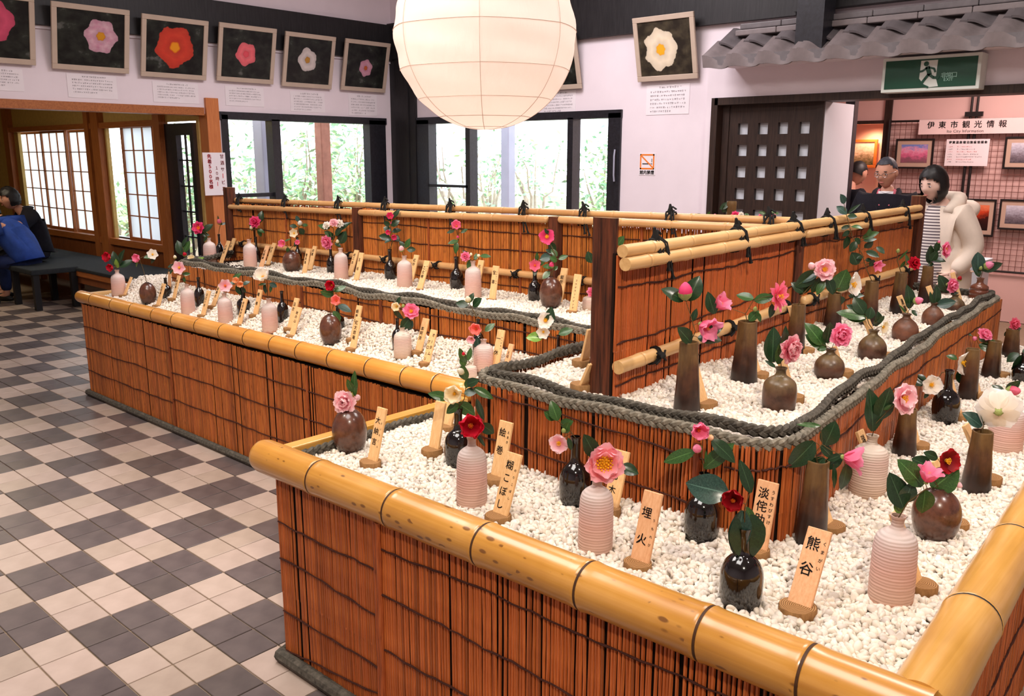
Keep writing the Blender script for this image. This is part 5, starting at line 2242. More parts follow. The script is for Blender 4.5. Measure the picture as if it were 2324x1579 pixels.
rail_pair(fa, (-3.52, AY), (-2.96, AY), (0, -1, 0), [(.018, 1.006, 1.012, .018, .018)], 'bamboo_pale_x', 0, 137)
rail_pair(fa, (-2.92, AY), (-2.54, AY), (0, -1, 0), [(.018, 1.012, 1.018, .018, .018)], 'bamboo_pale_x', 0, 138)
rail_pair(fa, (-2.50, AY), (AX1, AY), (0, -1, 0), [(.018, 1.018, 1.024, .018, .018)], 'bamboo_pale_x', 0, 139)
for k, x in enumerate((-5.60, -5.03, -4.45, -4.0, -3.45, -2.92, -2.537, -2.06, -1.60)):
    tie(fa, (x, AY, 0), (1, 0, 0), [(zA_(x, 1.284, 1.348), .020), (zA_(x, 1.240, 1.318), .020)], 140 + k, .10, .0042)
for k, x in enumerate((-5.55, -4.33, -3.98, -3.535, -2.94, -2.52, -2.0)):
    bow(fa, (x, AY - .018, zA_(x, .985, 1.024)), (1, 0, 0), .018, 160 + k, .0034)

# ------------------------------------------------------------------ white gravel
def fnoise(x, y):
    return .006 * math.sin(x * 11.3 + 2 * math.sin(y * 7.1)) + .005 * math.sin(y * 13.7 + 1.7 * math.sin(x * 9.2))


def gz_near(x, y):
    return ZG + fnoise(x, y) * .8 + .012 * max(0, 1 - abs(y - 1.87) / .12) * (x < -.95)


def gz_left(x, y):
    t = min(1, max(0, (y - 2.43) / .32))
    return .664 + .105 * t * t * (3 - 2 * t) + fnoise(x, y) * .7


def gz_tier(x, y):
    return .902 + fnoise(x, y) * .7


def gz_ltier(x, y):
    return .902 - .035 * min(1, max(0, (-x - 4.0) / 1.5)) + fnoise(x, y) * .6


def inside(poly, x, y):
    c = False
    n = len(poly)
    for i in range(n):
        x1, y1 = poly[i]
        x2, y2 = poly[(i + 1) % n]
        if (y1 > y) != (y2 > y) and x < (x2 - x1) * (y - y1) / (y2 - y1) + x1:
            c = not c
    return c


_ico = bmesh.new()
bmesh.ops.create_icosphere(_ico, subdivisions=2, radius=1)
ICO2_V = np.array([v.co[:] for v in _ico.verts])
ICO2_F = np.array([[v.index for v in f.verts] for f in _ico.faces])
_ico.free()
_ico = bmesh.new()
bmesh.ops.create_icosphere(_ico, subdivisions=1, radius=1)
ICO1_V = np.array([v.co[:] for v in _ico.verts])
ICO1_F = np.array([[v.index for v in f.verts] for f in _ico.faces])
_ico.free()


def pebble_shape(V, seed):
    g = np.random.default_rng(seed)
    W = V.copy()
    for _ in range(4):
        d = g.normal(size=3)
        d /= np.linalg.norm(d)
        c = g.uniform(.45, .85)
        h = W @ d
        W -= np.outer(np.clip(h - c, 0, None), d) * .85        # worn flats
    W *= np.array([g.uniform(.95, 1.3), g.uniform(.75, 1.0), g.uniform(.55, .8)])
    W += g.normal(scale=.03, size=W.shape)
    return W


PSH2 = [pebble_shape(ICO2_V, i) for i in range(10)]
PSH1 = [pebble_shape(ICO1_V, i + 40) for i in range(8)]
PTINT = np.array([(1, 1, .98), (1, .985, .95), (.96, .93, .88), (.90, .88, .87), (1, .95, .88), (.97, .92, .90), (.80, .78, .78), (1, 1, 1), (.98, .97, .95), (1, .97, .93)])


def rand_rot(n):
    q = rng.normal(size=(n, 4))
    q[:, 1:3] *= .55                     # stones mostly lie flat
    q /= np.linalg.norm(q, axis=1)[:, None]
    w, x, y, z = q.T
    return np.stack([np.stack([1 - 2 * (y * y + z * z), 2 * (x * y - z * w), 2 * (x * z + y * w)], 1),
                     np.stack([2 * (x * y + z * w), 1 - 2 * (x * x + z * z), 2 * (y * z - x * w)], 1),
                     np.stack([2 * (x * z - y * w), 2 * (y * z + x * w), 1 - 2 * (x * x + y * y)], 1)], 1)


def bulk_mesh(name, V, F, tint, mat):
    me = bpy.data.meshes.new(name)
    nv, nf = len(V), len(F)
    me.vertices.add(nv)
    me.vertices.foreach_set('co', V.astype(np.float32).ravel())
    me.loops.add(nf * 3)
    me.loops.foreach_set('vertex_index', F.astype(np.int32).ravel())
    me.polygons.add(nf)
    me.polygons.foreach_set('loop_start', np.arange(0, nf * 3, 3, dtype=np.int32))
    me.polygons.foreach_set('use_smooth', np.ones(nf, dtype=bool))
    at = me.attributes.new('tint', 'FLOAT_COLOR', 'POINT')
    at.data.foreach_set('color', np.concatenate([tint, np.ones((nv, 1))], 1).astype(np.float32).ravel())
    me.update(calc_edges=True)
    me.validate()
    me.materials.append(M[mat])
    return me


def scatter(poly, gz, pitch, skipfn=None, layers=1):
    xs = [p[0] for p in poly]
    ys = [p[1] for p in poly]
    out = []
    for L in range(layers):
        y = min(ys)
        row = 0
        while y < max(ys):
            x = min(xs) + (row % 2) * pitch / 2
            while x < max(xs):
                px, py = x + rng.uniform(-.42, .42) * pitch, y + rng.uniform(-.42, .42) * pitch
                if inside(poly, px, py) and not (skipfn and skipfn(px, py)):
                    out.append((px, py, gz(px, py) + rng.uniform(-.5, .35) * pitch * .5))
                x += pitch
            y += pitch * .87
            row += 1
    return np.array(out)


GRAVEL = []
HOLES = []          # footprints of vases and log discs, filled in below


def gravel_bed(name, label, poly, gz, near_d, pitch, singles, group=None):
    """Bed = a base surface; the largest stones as parts, the rest joined as one part."""
    m = MB()
    xs = [p[0] for p in poly]
    ys = [p[1] for p in poly]
    nx, ny = max(2, int((max(xs) - min(xs)) / .06)), max(2, int((max(ys) - min(ys)) / .06))
    idx = {}
    v, f = [], []
    for i in range(nx + 1):
        for j in range(ny + 1):
            x = min(xs) + (max(xs) - min(xs)) * i / nx
            y = min(ys) + (max(ys) - min(ys)) * j / ny
            idx[i, j] = len(v)
            v.append((x, y, gz(x, y) - .009))
    for i in range(nx):
        for j in range(ny):
            cx, cy = v[idx[i, j]][0] + (max(xs) - min(xs)) / nx / 2, v[idx[i, j]][1] + (max(ys) - min(ys)) / ny / 2
            if inside(poly, cx, cy):
                f.append((idx[i, j], idx[i + 1, j], idx[i + 1, j + 1], idx[i, j + 1]))
    m.add(v, f)
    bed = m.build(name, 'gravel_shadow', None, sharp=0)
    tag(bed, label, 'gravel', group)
    P = scatter(poly, gz, pitch)
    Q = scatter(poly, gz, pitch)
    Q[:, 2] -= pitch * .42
    P = np.concatenate([P, Q])
    dep = (P - np.array(EYE)) @ np.array(CF)
    rel = P - np.array(EYE)
    px = C0[0] + rel @ np.array(CR) / dep * FPX
    py = C0[1] + rel @ np.array(CD) / dep * FPX
    vis = (px > -60) & (px < IMG_W + 60) & (py > -60) & (py < IMG_H + 40)
    P, dep = P[vis], dep[vis]
    o = np.argsort(dep)
    P, dep = P[o], dep[o]
    n = len(P)
    size = pitch * .66 * rng.choice([.75, .9, 1.0, 1.1, 1.22], size=n)
    R = rand_rot(n)
    tint = PTINT[rng.integers(0, len(PTINT), n)] * rng.uniform(.93, 1.0, (n, 1))
    GRAVEL.append((bed, P, dep, size, R, tint, near_d, singles))
    return bed


near_poly = [(-2.262, 1.455), (-0.43, 1.455), (-0.59, 4.9), (-1.06, 4.9), (-0.98, 3.41), (-0.845, 2.02), (-0.87, 1.93), (-0.97, 1.885), (-1.87, 1.885), (-1.87, 2.28), (-2.262, 2.28)]
g_near = gravel_bed('gravel_bed', 'white gravel on the low shelf of the near stand, inside the thick bamboo rim', near_poly, gz_near, 2.6, .0150, 300, 'white gravel beds')
left_poly = [(-5.96, 2.365), (-2.24, 2.365), (-2.24, 2.30), (-1.88, 2.30), (-1.88, 2.735), (-5.55, 2.735), (-5.55, 3.1), (-5.96, 3.1)]
g_left = gravel_bed('gravel_bed', 'white gravel on the low shelf of the left stand behind its slim rim', left_poly, gz_left, 0, .0165, 0, 'white gravel beds')
tier_poly = [(-1.84, 1.93), (-1.0, 1.93), (-0.93, 1.955), (-0.895, 2.02), (-1.03, 3.41), (-1.11, 4.8), (-1.98, 4.8), (-1.98, 3.4), (-1.84, 2.75)]
g_tier = gravel_bed('gravel_bed', 'white gravel on the raised tier beside the receding fence', tier_poly, gz_tier, 2.9, .0150, 0, 'white gravel beds')
ltier_poly = [(-5.5, 2.79), (-1.86, 2.79), (-1.98, 3.9), (-5.5, 3.9)]
g_ltier = gravel_bed('gravel_bed', 'white gravel on the left raised tier in front of the long fence', ltier_poly, gz_ltier, 0, .0165, 0, 'white gravel beds')


def finish_gravel():
    for bed, P, dep, size, R, tint, near_d, singles in GRAVEL:
        keep = np.ones(len(P), bool)
        for (hx, hy, hr) in HOLES:
            keep &= ((P[:, 0] - hx) ** 2 + (P[:, 1] - hy) ** 2) > (hr * .93) ** 2
        P_, dep_, size_, R_, tint_ = P[keep], dep[keep], size[keep], R[keep], tint[keep]
        # individual stones: nearest first
        protos = []
        if singles:
            for i, W in enumerate(PSH2[:8]):
                for k in range(2):
                    tt = PTINT[(i * 2 + k) % len(PTINT)]
                    me = bulk_mesh('pebble', W, ICO2_F, np.tile(tt, (len(W), 1)), 'pebble')
                    protos.append(me)
        for i in range(min(singles, len(P_))):
            o = bpy.data.objects.new('pebble', protos[i % len(protos)])
            COL.objects.link(o)
            o.parent = bed
            mm = Matrix([[R_[i, a, b] * size_[i] for b in range(3)] + [P_[i, a]] for a in range(3)] + [[0, 0, 0, 1]])
            o.matrix_basis = mm
        P_, dep_, size_, R_, tint_ = P_[singles:], dep_[singles:], size_[singles:], R_[singles:], tint_[singles:]
        Vs, Fs, Ts = [], [], []
        off = 0
        fine = dep_ < near_d
        for shapes, faces, sel in ((PSH2, ICO2_F, fine), (PSH1, ICO1_F, ~fine)):
            ii = np.where(sel)[0]
            if len(ii) == 0:
                continue
            which = rng.integers(0, len(shapes), len(ii))
            for s in range(len(shapes)):
                jj = ii[which == s]
                if len(jj) == 0:
                    continue
                V = np.einsum('nab,vb->nva', R_[jj], shapes[s]) * size_[jj][:, None, None] + P_[jj][:, None, :]
                nv = len(shapes[s])
                F = faces[None] + (np.arange(len(jj)) * nv)[:, None, None] + off
                Vs.append(V.reshape(-1, 3))
                Fs.append(F.reshape(-1, 3))
                Ts.append(np.repeat(tint_[jj], nv, axis=0))
                off += len(jj) * nv
        me = bulk_mesh('gravel', np.concatenate(Vs), np.concatenate(Fs), np.concatenate(Ts), 'pebble')
        o = bpy.data.objects.new('gravel', me)
        COL.objects.link(o)
        o.parent = bed
        o['kind'] = 'stuff'

# ------------------------------------------------------------------ vases
PROF = {
    'bottle': [(0, 0), (.90, 0), (.97, .015), (1, .10), (1.0, .30), (.985, .45), (.975, .58), (.96, .65), (.925, .71), (.85, .76), (.70, .80), (.52, .83), (.38, .85), (.295, .873), (.27, .91), (.28, .95), (.335, .985), (.345, 1.0), (.29, 1.0), (.23, .975), (.21, .90)],
    'black': [(0, 0), (.78, 0), (.88, .02), (.97, .14), (1, .28), (.99, .38), (.93, .46), (.80, .53), (.60, .585), (.42, .62), (.34, .655), (.30, .72), (.285, .82), (.29, .92), (.33, .965), (.35, .985), (.345, 1), (.27, 1), (.23, .95), (.22, .8)],
    'blackshort': [(0, 0), (.80, 0), (.90, .02), (.98, .12), (1, .28), (.99, .40), (.93, .48), (.80, .555), (.60, .615), (.40, .655), (.30, .69), (.265, .76), (.26, .9), (.30, .97), (.31, 1), (.245, 1), (.21, .95), (.2, .8)],
    'egg': [(0, 0), (.56, 0), (.64, .02), (.82, .14), (.95, .30), (1, .45), (.985, .58), (.91, .71), (.77, .82), (.58, .905), (.40, .955), (.27, .98), (.235, .99), (.25, 1.0), (.19, 1.0), (.15, .96), (.14, .85)],
    'tall': [(0, 0), (.93, 0), (1, .015), (.985, .08), (.92, .25), (.83, .48), (.745, .72), (.70, .88), (.685, .96), (.69, .99), (.67, 1), (.58, 1), (.55, .97), (.52, .8)],
    'flask': [(0, 0), (.72, 0), (.82, .02), (.95, .14), (1, .30), (.985, .43), (.90, .56), (.74, .67), (.55, .755), (.38, .815), (.29, .86), (.275, .91), (.33, .96), (.385, .99), (.38, 1.0), (.31, 1.0), (.22, .95), (.2, .85)],
    'jug': [(0, 0), (.86, 0), (.92, .02), (.985, .2), (1, .4), (.97, .56), (.88, .665), (.66, .745), (.42, .80), (.32, .84), (.285, .90), (.31, .955), (.36, .985), (.355, 1.0), (.28, 1.0), (.22, .95), (.2, .85)],
    'ridged': [(0, 0), (.9, 0), (1, .03), (1, .22), (.93, .27), (.98, .32), (.95, .46), (.86, .50), (.92, .55), (.90, .64), (.62, .72), (.40, .76), (.33, .82), (.33, .93), (.42, 1), (.34, 1), (.26, .9)],
    'tube': [(0, 0), (.95, 0), (1, .01), (1, .95), (1.05, .965), (1.05, .985), (1, 1), (.86, 1), (.84, .97), (.84, .6)],
}
SMOOTH_PROF = {}


def fine_profile(kind):
    """Catmull-Rom refinement of the drawn profile."""
    if kind in SMOOTH_PROF:
        return SMOOTH_PROF[kind]
    p = PROF[kind]
    out = [p[0], p[1]]
    for i in range(1, len(p) - 1):
        a, b, c, d = p[max(1, i - 1)], p[i], p[i + 1], p[min(len(p) - 1, i + 2)]
        if kind in ('ridged', 'tube') or i >= len(p) - 5:
            out.append(c)
            continue
        for t in (.34, .67, 1.0):
            q = []
            for k in (0, 1):
                q.append(.5 * (2 * b[k] + (c[k] - a[k]) * t + (2 * a[k] - 5 * b[k] + 4 * c[k] - d[k]) * t * t + (3 * b[k] - a[k] - 3 * c[k] + d[k]) * t ** 3))
            out.append((max(.001, q[0]), q[1]))
    SMOOTH_PROF[kind] = out
    return out


BEDZ = {'near': (gz_near, ZG), 'left': (gz_left, .69), 'tier': (gz_tier, ZT), 'ltier': (gz_ltier, .89)}


def spot(px, py, bed):
    """Where the line of sight through px, py meets the gravel of a bed."""
    gz, z = BEDZ[bed]
    for _ in range(6):
        p = on_z(px, py, z)
        z = .5 * z + .5 * gz(p.x, p.y)
    p = on_z(px, py, z)
    return Vector((p.x, p.y, gz(p.x, p.y)))


VASES = {}


def vase(key, kind, mat, cx, by, ty, w, bed, label, group=None, grooved=False, at=None):
    f = spot(cx, by, bed) if at is None else Vector(at)
    r = w / 2 / FPX * depth(f)
    h = Vector((f.x, f.y, 0)).normalized()
    c = f + h * r * (.92 if at is None else 0)
    if bed == 'ltier' and at is None and c.y > 3.245 - r:
        k_ = (3.245 - r) / c.y
        c = Vector((c.x * k_, c.y * k_, c.z))
    if at is None:
        c.z = BEDZ[bed][0](c.x, c.y) - .006
    top = facing(cx, ty, c)
    H = max(.05, top.z - c.z)
    r *= 1.0
    big = w > 55
    n = 40 if big else (28 if w > 30 else 20)
    rr = random.Random(sum(map(ord, key)))
    prof = []
    for a, b2 in fine_profile(kind):
        R_ = a * r
        if kind == 'bottle' and .05 < b2 < .66 and a > .9:
            R_ *= 1
        prof.append((R_, b2 * H))
    if kind == 'bottle' and w > 30:
        # throwing rings
        body = []
        pts = prof
        for i in range(len(pts) - 1):
            (r0, z0), (r1, z1) = pts[i], pts[i + 1]
            k = max(1, int((z1 - z0) / .0028)) if (z1 > z0 and r0 > r * .6 and big) else 1
            for j in range(k):
                t = j / k
                z = z0 + (z1 - z0) * t
                amp = r * .011 * (1 if .04 * H < z < .62 * H else .25)
                body.append((r0 + (r1 - r0) * t + (amp * math.sin(z / .0105 * 6.283 + math.sin(z * 60)) if k > 1 else 0), z))
        body.append(pts[-1])
        prof = body
    wob = None
    if grooved:
        def wob(a, hh):
            d = abs(((a - GA + math.pi) % (2 * math.pi)) - math.pi)
            return -.16 * math.exp(-(d / .16) ** 2) * (hh < .8 * H)
        GA = math.atan2(-h.y, -h.x) + .18
    if kind == 'tall':
        fa_ = rr.uniform(0, 1.5)

        def wob(a, hh):
            return .035 * math.cos(4 * (a - fa_)) + .012 * math.sin(hh * 90 + a)
    m = MB()
    m.lathe(prof, n, wob=wob)
    o = m.build('vase', mat, None, sharp=60)
    o.location = c
    o.rotation_euler = (rr.uniform(-.012, .012), rr.uniform(-.012, .012), rr.uniform(0, 6.28) if not grooved and kind != 'tall' else 0)
    tag(o, label, 'vase', group)
    HOLES.append((c.x, c.y, r * (1.0 if kind != 'egg' else .7)))
    VASES[key] = (c, r, H, o)
    return o


# ------------------------------------------------------------------ leaves, petals, flowers
def leaf_mesh(seed, wid, mat, big):
    r = random.Random(seed)
    nu, nv = (5, 9) if big else (3, 6)
    v, f, uvs = [], [], []
    curl, fold, twist = r.uniform(.05, .22), r.uniform(.10, .30), r.uniform(-.25, .25)
    for j in range(nv):
        t = j / (nv - 1)
        w = wid * (math.sin(math.pi * min(1, t * .96 + .03)) ** .72) * (1 - .32 * t) * 1.18
        if j == nv - 1:
            w = .004
        for i in range(nu):
            u = (i / (nu - 1)) * 2 - 1
            z = fold * abs(u) * w - curl * (t - .15) ** 2 + .012 * math.sin(t * 16 + u * 3) * abs(u)
            x = u * w
            a = twist * t
            v.append((x * math.cos(a) - z * math.sin(a), t, z * math.cos(a) + x * math.sin(a)))
    for j in range(nv - 1):
        for i in range(nu - 1):
            a = j * nu + i
            f.append((a, a + 1, a + nu + 1, a + nu))
    m = MB()
    m.add(v, f)
    me = mesh_from(m, 'leaf', mat, sharp=0)
    uv = me.uv_layers.new(name='UVMap')
    for p in me.polygons:
        for li in p.loop_indices:
            vi = me.loops[li].vertex_index
            uv.data[li].uv = ((vi % nu) / (nu - 1), (vi // nu) / (nv - 1))
    return me


_leafc = {}


def get_leaf(mat, wid, big, k):
    key = (mat, round(wid, 2), big, k % 4)
    if key not in _leafc:
        _leafc[key] = leaf_mesh(hash((round(wid * 100), big, k % 4)) % 1000, wid, mat, big)
    return _leafc[key]


def petal_mesh(L, W, cup, curl, mat, notch=.10, big=True, ruffle=.0, seed=0):
    r = random.Random(seed)
    nu, nv = (7, 7) if big else (4, 4)
    v, f = [], []
    p0 = r.uniform(0, 6)
    for j in range(nv):
        t = j / (nv - 1)
        prof = max(.16, math.sqrt(max(0, 1 - ((t - .60) / (.62 if t < .60 else .47)) ** 2)))
        for i in range(nu):
            u = (i / (nu - 1)) * 2 - 1
            w = W * prof
            tip = (1 - .22 * u * u * t * t - notch * math.exp(-(u / .28) ** 2) * t ** 4)
            y = L * t * tip
            z = cup * W * (u * u) * (.4 + .6 * t) - curl * L * t * t + ruffle * L * math.sin(u * 5 + p0) * t * t
            v.append((u * w, y, z))
    for j in range(nv - 1):
        for i in range(nu - 1):
            a = j * nu + i
            f.append((a, a + 1, a + nu + 1, a + nu))
    return v, f, nu, nv


def petal_obj(L, W, cup, curl, mat, **kw):
    v, f, nu, nv = petal_mesh(L, W, cup, curl, mat, **kw)
    m = MB()
    m.add(v, f)
    me = mesh_from(m, 'petal', mat, sharp=0)
    uv = me.uv_layers.new(name='UVMap')
    for p in me.polygons:
        for li in p.loop_indices:
            vi = me.loops[li].vertex_index
            uv.data[li].uv = ((vi % nu) / (nu - 1), (vi // nu) / (nv - 1))
    return me


def axis_basis(A, spin=0.0):
    A = A.normalized()
    x = A.orthogonal().normalized()
    y = A.cross(x)
    c, s = math.cos(spin), math.sin(spin)
    return Matrix((x * c + y * s, y * c - x * s, A)).transposed()


# kind: list of whorls (count, tilt from axis in degrees, length, width, cup, curl)
KINDS = {
    'single': ([(6, 62, .56, .31, .28, .05)], .26, .20),
    'cup': ([(6, 42, .70, .40, .40, -.10)], .18, .22),
    'rose': ([(6, 56, .58, .36, .42, -.06), (5, 36, .50, .30, .5, -.12), (4, 18, .36, .22, .6, -.2)], .12, .2),
    'trumpet': ([(5, 22, .80, .30, .50, .22)], .10, .45),
    'double': ([(8, 74, .52, .24, .30, .08), (7, 52, .44, .22, .40, -.05), (6, 30, .36, .19, .55, -.12), (4, 12, .28, .14, .6, -.2)], .0, .1),
    'semi': ([(7, 66, .54, .27, .3, .05), (6, 46, .44, .23, .4, -.05)], .24, .2),
    'crown': ([(7, 66, .54, .27, .3, .04), (6, 50, .46, .24, .4, -.04)], .46, .17),
    'spider': ([(9, 66, .60, .13, .4, .12), (6, 40, .5, .11, .4, .1)], .18, .3),
}


def flower(parent, pos, D, A, kind, mat, seed, st='stamen', big=True):
    """Camellia: calyx with petals and stamens; petals of a large bloom are pieces of their own."""
    r = random.Random(seed)
    A = A.normalized()
    B = axis_basis(A, r.uniform(0, 6))
    whorls, st_r, st_h = KINDS[kind]
    depth_c = D * (.16 if kind not in ('trumpet',) else .34)
    org = pos - A * depth_c
    cal = MB()
    cal.lathe([(.0, -.05 * D), (.06 * D, -.03 * D), (.085 * D, .01 * D), (.075 * D, .06 * D), (.03 * D, .075 * D), (.004, .08 * D)], 8)
    for k in range(5):
        a = k * 1.2566 + .3
        cal.add([(math.cos(a - .5) * .07 * D, math.sin(a - .5) * .07 * D, .0), (math.cos(a) * .125 * D, math.sin(a) * .125 * D, .085 * D), (math.cos(a + .5) * .07 * D, math.sin(a + .5) * .07 * D, .0), (math.cos(a) * .075 * D, math.sin(a) * .075 * D, -.02 * D)], [(0, 1, 2), (0, 2, 3)])
    fl = part('flower', mesh_from(cal, 'calyx', 'sepal'), parent, org, B)
    joined = MB()
    juv = []
    for wi, (n, tilt, L, W, cup, curl) in enumerate(whorls):
        L_, W_ = L * D, W * D
        if big:
            mes = [petal_obj(L_ * k, W_, cup, curl, mat, big=D > .03, notch=.10, ruffle=.05, seed=seed + wi * 9 + i) for i, k in enumerate((1.0, .93))]
        for i in range(n):
            az = 2 * math.pi * (i + .5 * (wi % 2)) / n + r.uniform(-.12, .12)
            tl = math.radians(tilt + r.uniform(-7, 7))
            # petal frame: y along the petal, z facing the axis
            d = Vector((math.cos(az) * math.sin(tl), math.sin(az) * math.sin(tl), math.cos(tl)))
            x = Vector((-math.sin(az), math.cos(az), 0))
            z = x.cross(d)
            if z.z < 0 and tilt < 89:
                x, z = -x, -z
            base = Vector((math.cos(az), math.sin(az), 0)) * .045 * D + Vector((0, 0, .03 * D + wi * .012 * D))
            R_ = Matrix((x, d, z)).transposed()
            if big:
                part('petal', mes[i % 2], fl, base, R_)
            else:
                v, f, nu, nv = petal_mesh(L_, W_, cup, curl, mat, big=False, seed=i)
                o0 = joined.add([base + R_ @ Vector(q) for q in v], f)
                juv += [((k % nu) / (nu - 1), (k // nu) / (nv - 1)) for k in range(len(v))]
    if not big:
        me = mesh_from(joined, 'petals', mat, sharp=0)
        uv = me.uv_layers.new(name='UVMap')
        for p in me.polygons:
            for li in p.loop_indices:
                uv.data[li].uv = juv[me.loops[li].vertex_index]
        part('petals', me, fl)
    if st_r:
        s = MB()
        R0, Hh = st_r * D * .5, st_h * D
        nn = 34 if big else 12
        s.lathe([(.0, .03 * D), (R0 * .55, .03 * D), (R0 * .62, .03 * D + Hh * .6), (R0 * .3, .03 * D + Hh * .72), (.001, .03 * D + Hh * .62)], 8)
        for k in range(nn):
            a = k * 2.39996
            q = R0 * math.sqrt((k + .5) / nn)
            h = .03 * D + Hh * r.uniform(.72, 1.0)
            c = Vector((math.cos(a) * q, math.sin(a) * q, h))
            e = R0 * .16
            s.add([c + Vector((e, 0, 0)), c + Vector((0, e, 0)), c + Vector((-e, 0, 0)), c + Vector((0, -e, 0)), c + Vector((0, 0, e * 1.3)), c - Vector((0, 0, e * 1.6))], [(0, 1, 4), (1, 2, 4), (2, 3, 4), (3, 0, 4), (1, 0, 5), (2, 1, 5), (3, 2, 5), (0, 3, 5)])
        part('stamens', mesh_from(s, 'stamens', st, smooth=False), fl)
    return fl


def bud(parent, pos, D, A, mat, seed):
    m = MB()
    prof = [(0, -.5), (.22, -.46), (.40, -.28), (.46, -.05), (.40, .18), (.26, .38), (.10, .5), (0, .53)]
    m.lathe([(a * D, b * D * 1.15) for a, b in prof], 10, wob=lambda a, h: .05 * math.sin(3 * a + h * 40))
    me = mesh_from(m, 'bud', mat)
    uv = me.uv_layers.new(name='UVMap')
    for p in me.polygons:
        for li in p.loop_indices:
            z = me.vertices[me.loops[li].vertex_index].co.z
            uv.data[li].uv = (.5, min(1, max(0, z / D / 1.15 + .5)))
    o = part('bud', me, parent, pos, axis_basis(A, seed))
    if mat != 'sepal':
        c = MB()
        c.lathe([(0, -.62 * D), (.2 * D, -.6 * D), (.44 * D, -.36 * D), (.49 * D, -.12 * D), (.40 * D, -.14 * D), (.001, -.3 * D)], 8, wob=lambda a, h: .14 * math.sin(4 * a))
        part('calyx', mesh_from(c, 'calyx', 'sepal'), o)
    return o


def img_dir(fx, fy):
    z = math.sqrt(max(.02, 1 - min(.98, fx * fx + fy * fy)))
    return (CR * fx + CD * fy - CF * z).normalized()


LEAF = {'d': 'leaf_dark', 'm': 'leaf_mid', 'l': 'leaf_light', 'b': 'leaf_blue'}
PET = {'pk': 'petal_pink', 'pp': 'petal_palepink', 'ro': 'petal_rose', 'ho': 'petal_hot', 're': 'petal_red', 'dr': 'petal_deepred', 'wh': 'petal_white', 'cr': 'petal_cream', 'co': 'petal_coral', 'sa': 'petal_salmon', 'pe': 'petal_peach', 'st': 'petal_streak', 'gr': 'sepal'}
_sn = [0]


def sprig(vkey, items, label, stem=None, lean=0.0, group='camellia sprigs in vases'):
    """Cut camellia in a vase. Items: ('f', x, y, diameter, colour, kind, fx, fy[, stamen]), ('b', x, y, d, colour, fx, fy), ('l', x0, y0, x1, y1, shade, width)."""
    _sn[0] += 1
    sd = _sn[0] * 17
    r = random.Random(sd)
    c, R0, H, vo = VASES[vkey]
    mouth = c + Vector((0, 0, H - .004))
    inner = c + Vector((0, 0, H * .72))
    t = thing('camellia_sprig', label, 'flower', mouth, 0, group)
    O = mouth
    sm = MB()
    stems = []

    def P(x, y, tw=0.0):
        return facing(x, y, mouth, tw)
    px_per_m = FPX / depth(mouth)
    sr = max(.0011, .9 / px_per_m)
    main = [inner, mouth]
    if stem:
        main += [P(x, y, r.uniform(-.006, .01)) for x, y in stem]
        sm.tube([q - O for q in main], [sr * 1.25] * 2 + [sr * (1.2 - .5 * i / len(stem)) for i in range(len(stem))], 5)
        stems += main

    def connect(q, thin=.8):
        """A twig from the nearest stem point (or the mouth) to q."""
        best = None
        if len(stems) >= 2:
            for a, b2 in zip(stems[1:-1], stems[2:]) if len(stems) > 2 else []:
                ab = b2 - a
                k = max(0, min(1, (q - a).dot(ab) / max(1e-9, ab.length_squared)))
                z = a + ab * k
                if best is None or (q - z).length < (q - best).length:
                    best = z
        if best is None:
            best = mouth
            if not stems:
                sm.tube([inner - O, mouth - O], sr, 5)
                stems.extend([inner, mouth])
        L = (q - best).length
        if L < .002:
            return
        mid = best.lerp(q, .5) + Vector((0, 0, .08 * L))
        sm.tube([best - O, best.lerp(mid, .6) - O, mid - O, mid.lerp(q, .6) - O, q - O], [sr * thin] * 5, 5)
        if L > .02:
            stems.extend([mid, q])
    fls = [i for i in items if i[0] in 'fb']
    for it in fls:
        if it[0] == 'f':
            _, x, y, d, col, kind, fx, fy = it[:8]
            st = it[8] if len(it) > 8 else 'stamen'
            A = img_dir(fx, fy)
            if st == 'back':
                A, st = (A + CF * 2 * (-A.dot(CF))).normalized(), 'stamen'
            pos = P(x, y, .012 + r.uniform(-.004, .008))
            D = d / px_per_m
            big = d >= 34
            bk = {'trumpet': .40}.get(kind, .20)
            connect(pos - A * D * bk)
            flower(t, pos - O, D * 1.04, A, kind, PET[col], sd, st, big)
        else:
            _, x, y, d, col = it[:5]
            fx, fy = it[5:7] if len(it) > 6 else (0, -.8)
            A = img_dir(fx, fy)
            pos = P(x, y, r.uniform(.0, .012))
            D = d / px_per_m
            connect(pos - A * D * .6)
            bud(t, pos - O, D, A, PET[col], sd)
    k = 0
    for it in items:
        if it[0] != 'l':
            continue
        _, x0, y0, x1, y1, sh = it[:6]
        wd = it[6] if len(it) > 6 else .25
        k += 1
        tw = r.uniform(-.012, .012)
        a, b2 = P(x0, y0, tw), P(x1, y1, tw + r.uniform(-.01, .02))
        connect(a, .7)
        Y = b2 - a
        L = Y.length
        Y.normalize()
        n = (-CF + CR * r.uniform(-.45, .45) - CD * r.uniform(.0, .7)).normalized()
        Z = (n - Y * n.dot(Y)).normalized()
        X = Y.cross(Z)
        Rm = Matrix((X * L, Y * L, Z * L)).transposed()
        o = part('leaf', get_leaf(LEAF[sh], wd, L * px_per_m > 34, k + sd), t, a - O, Rm)
    if sm.v:
        sm.build('stem', 'stem', t)
    return t


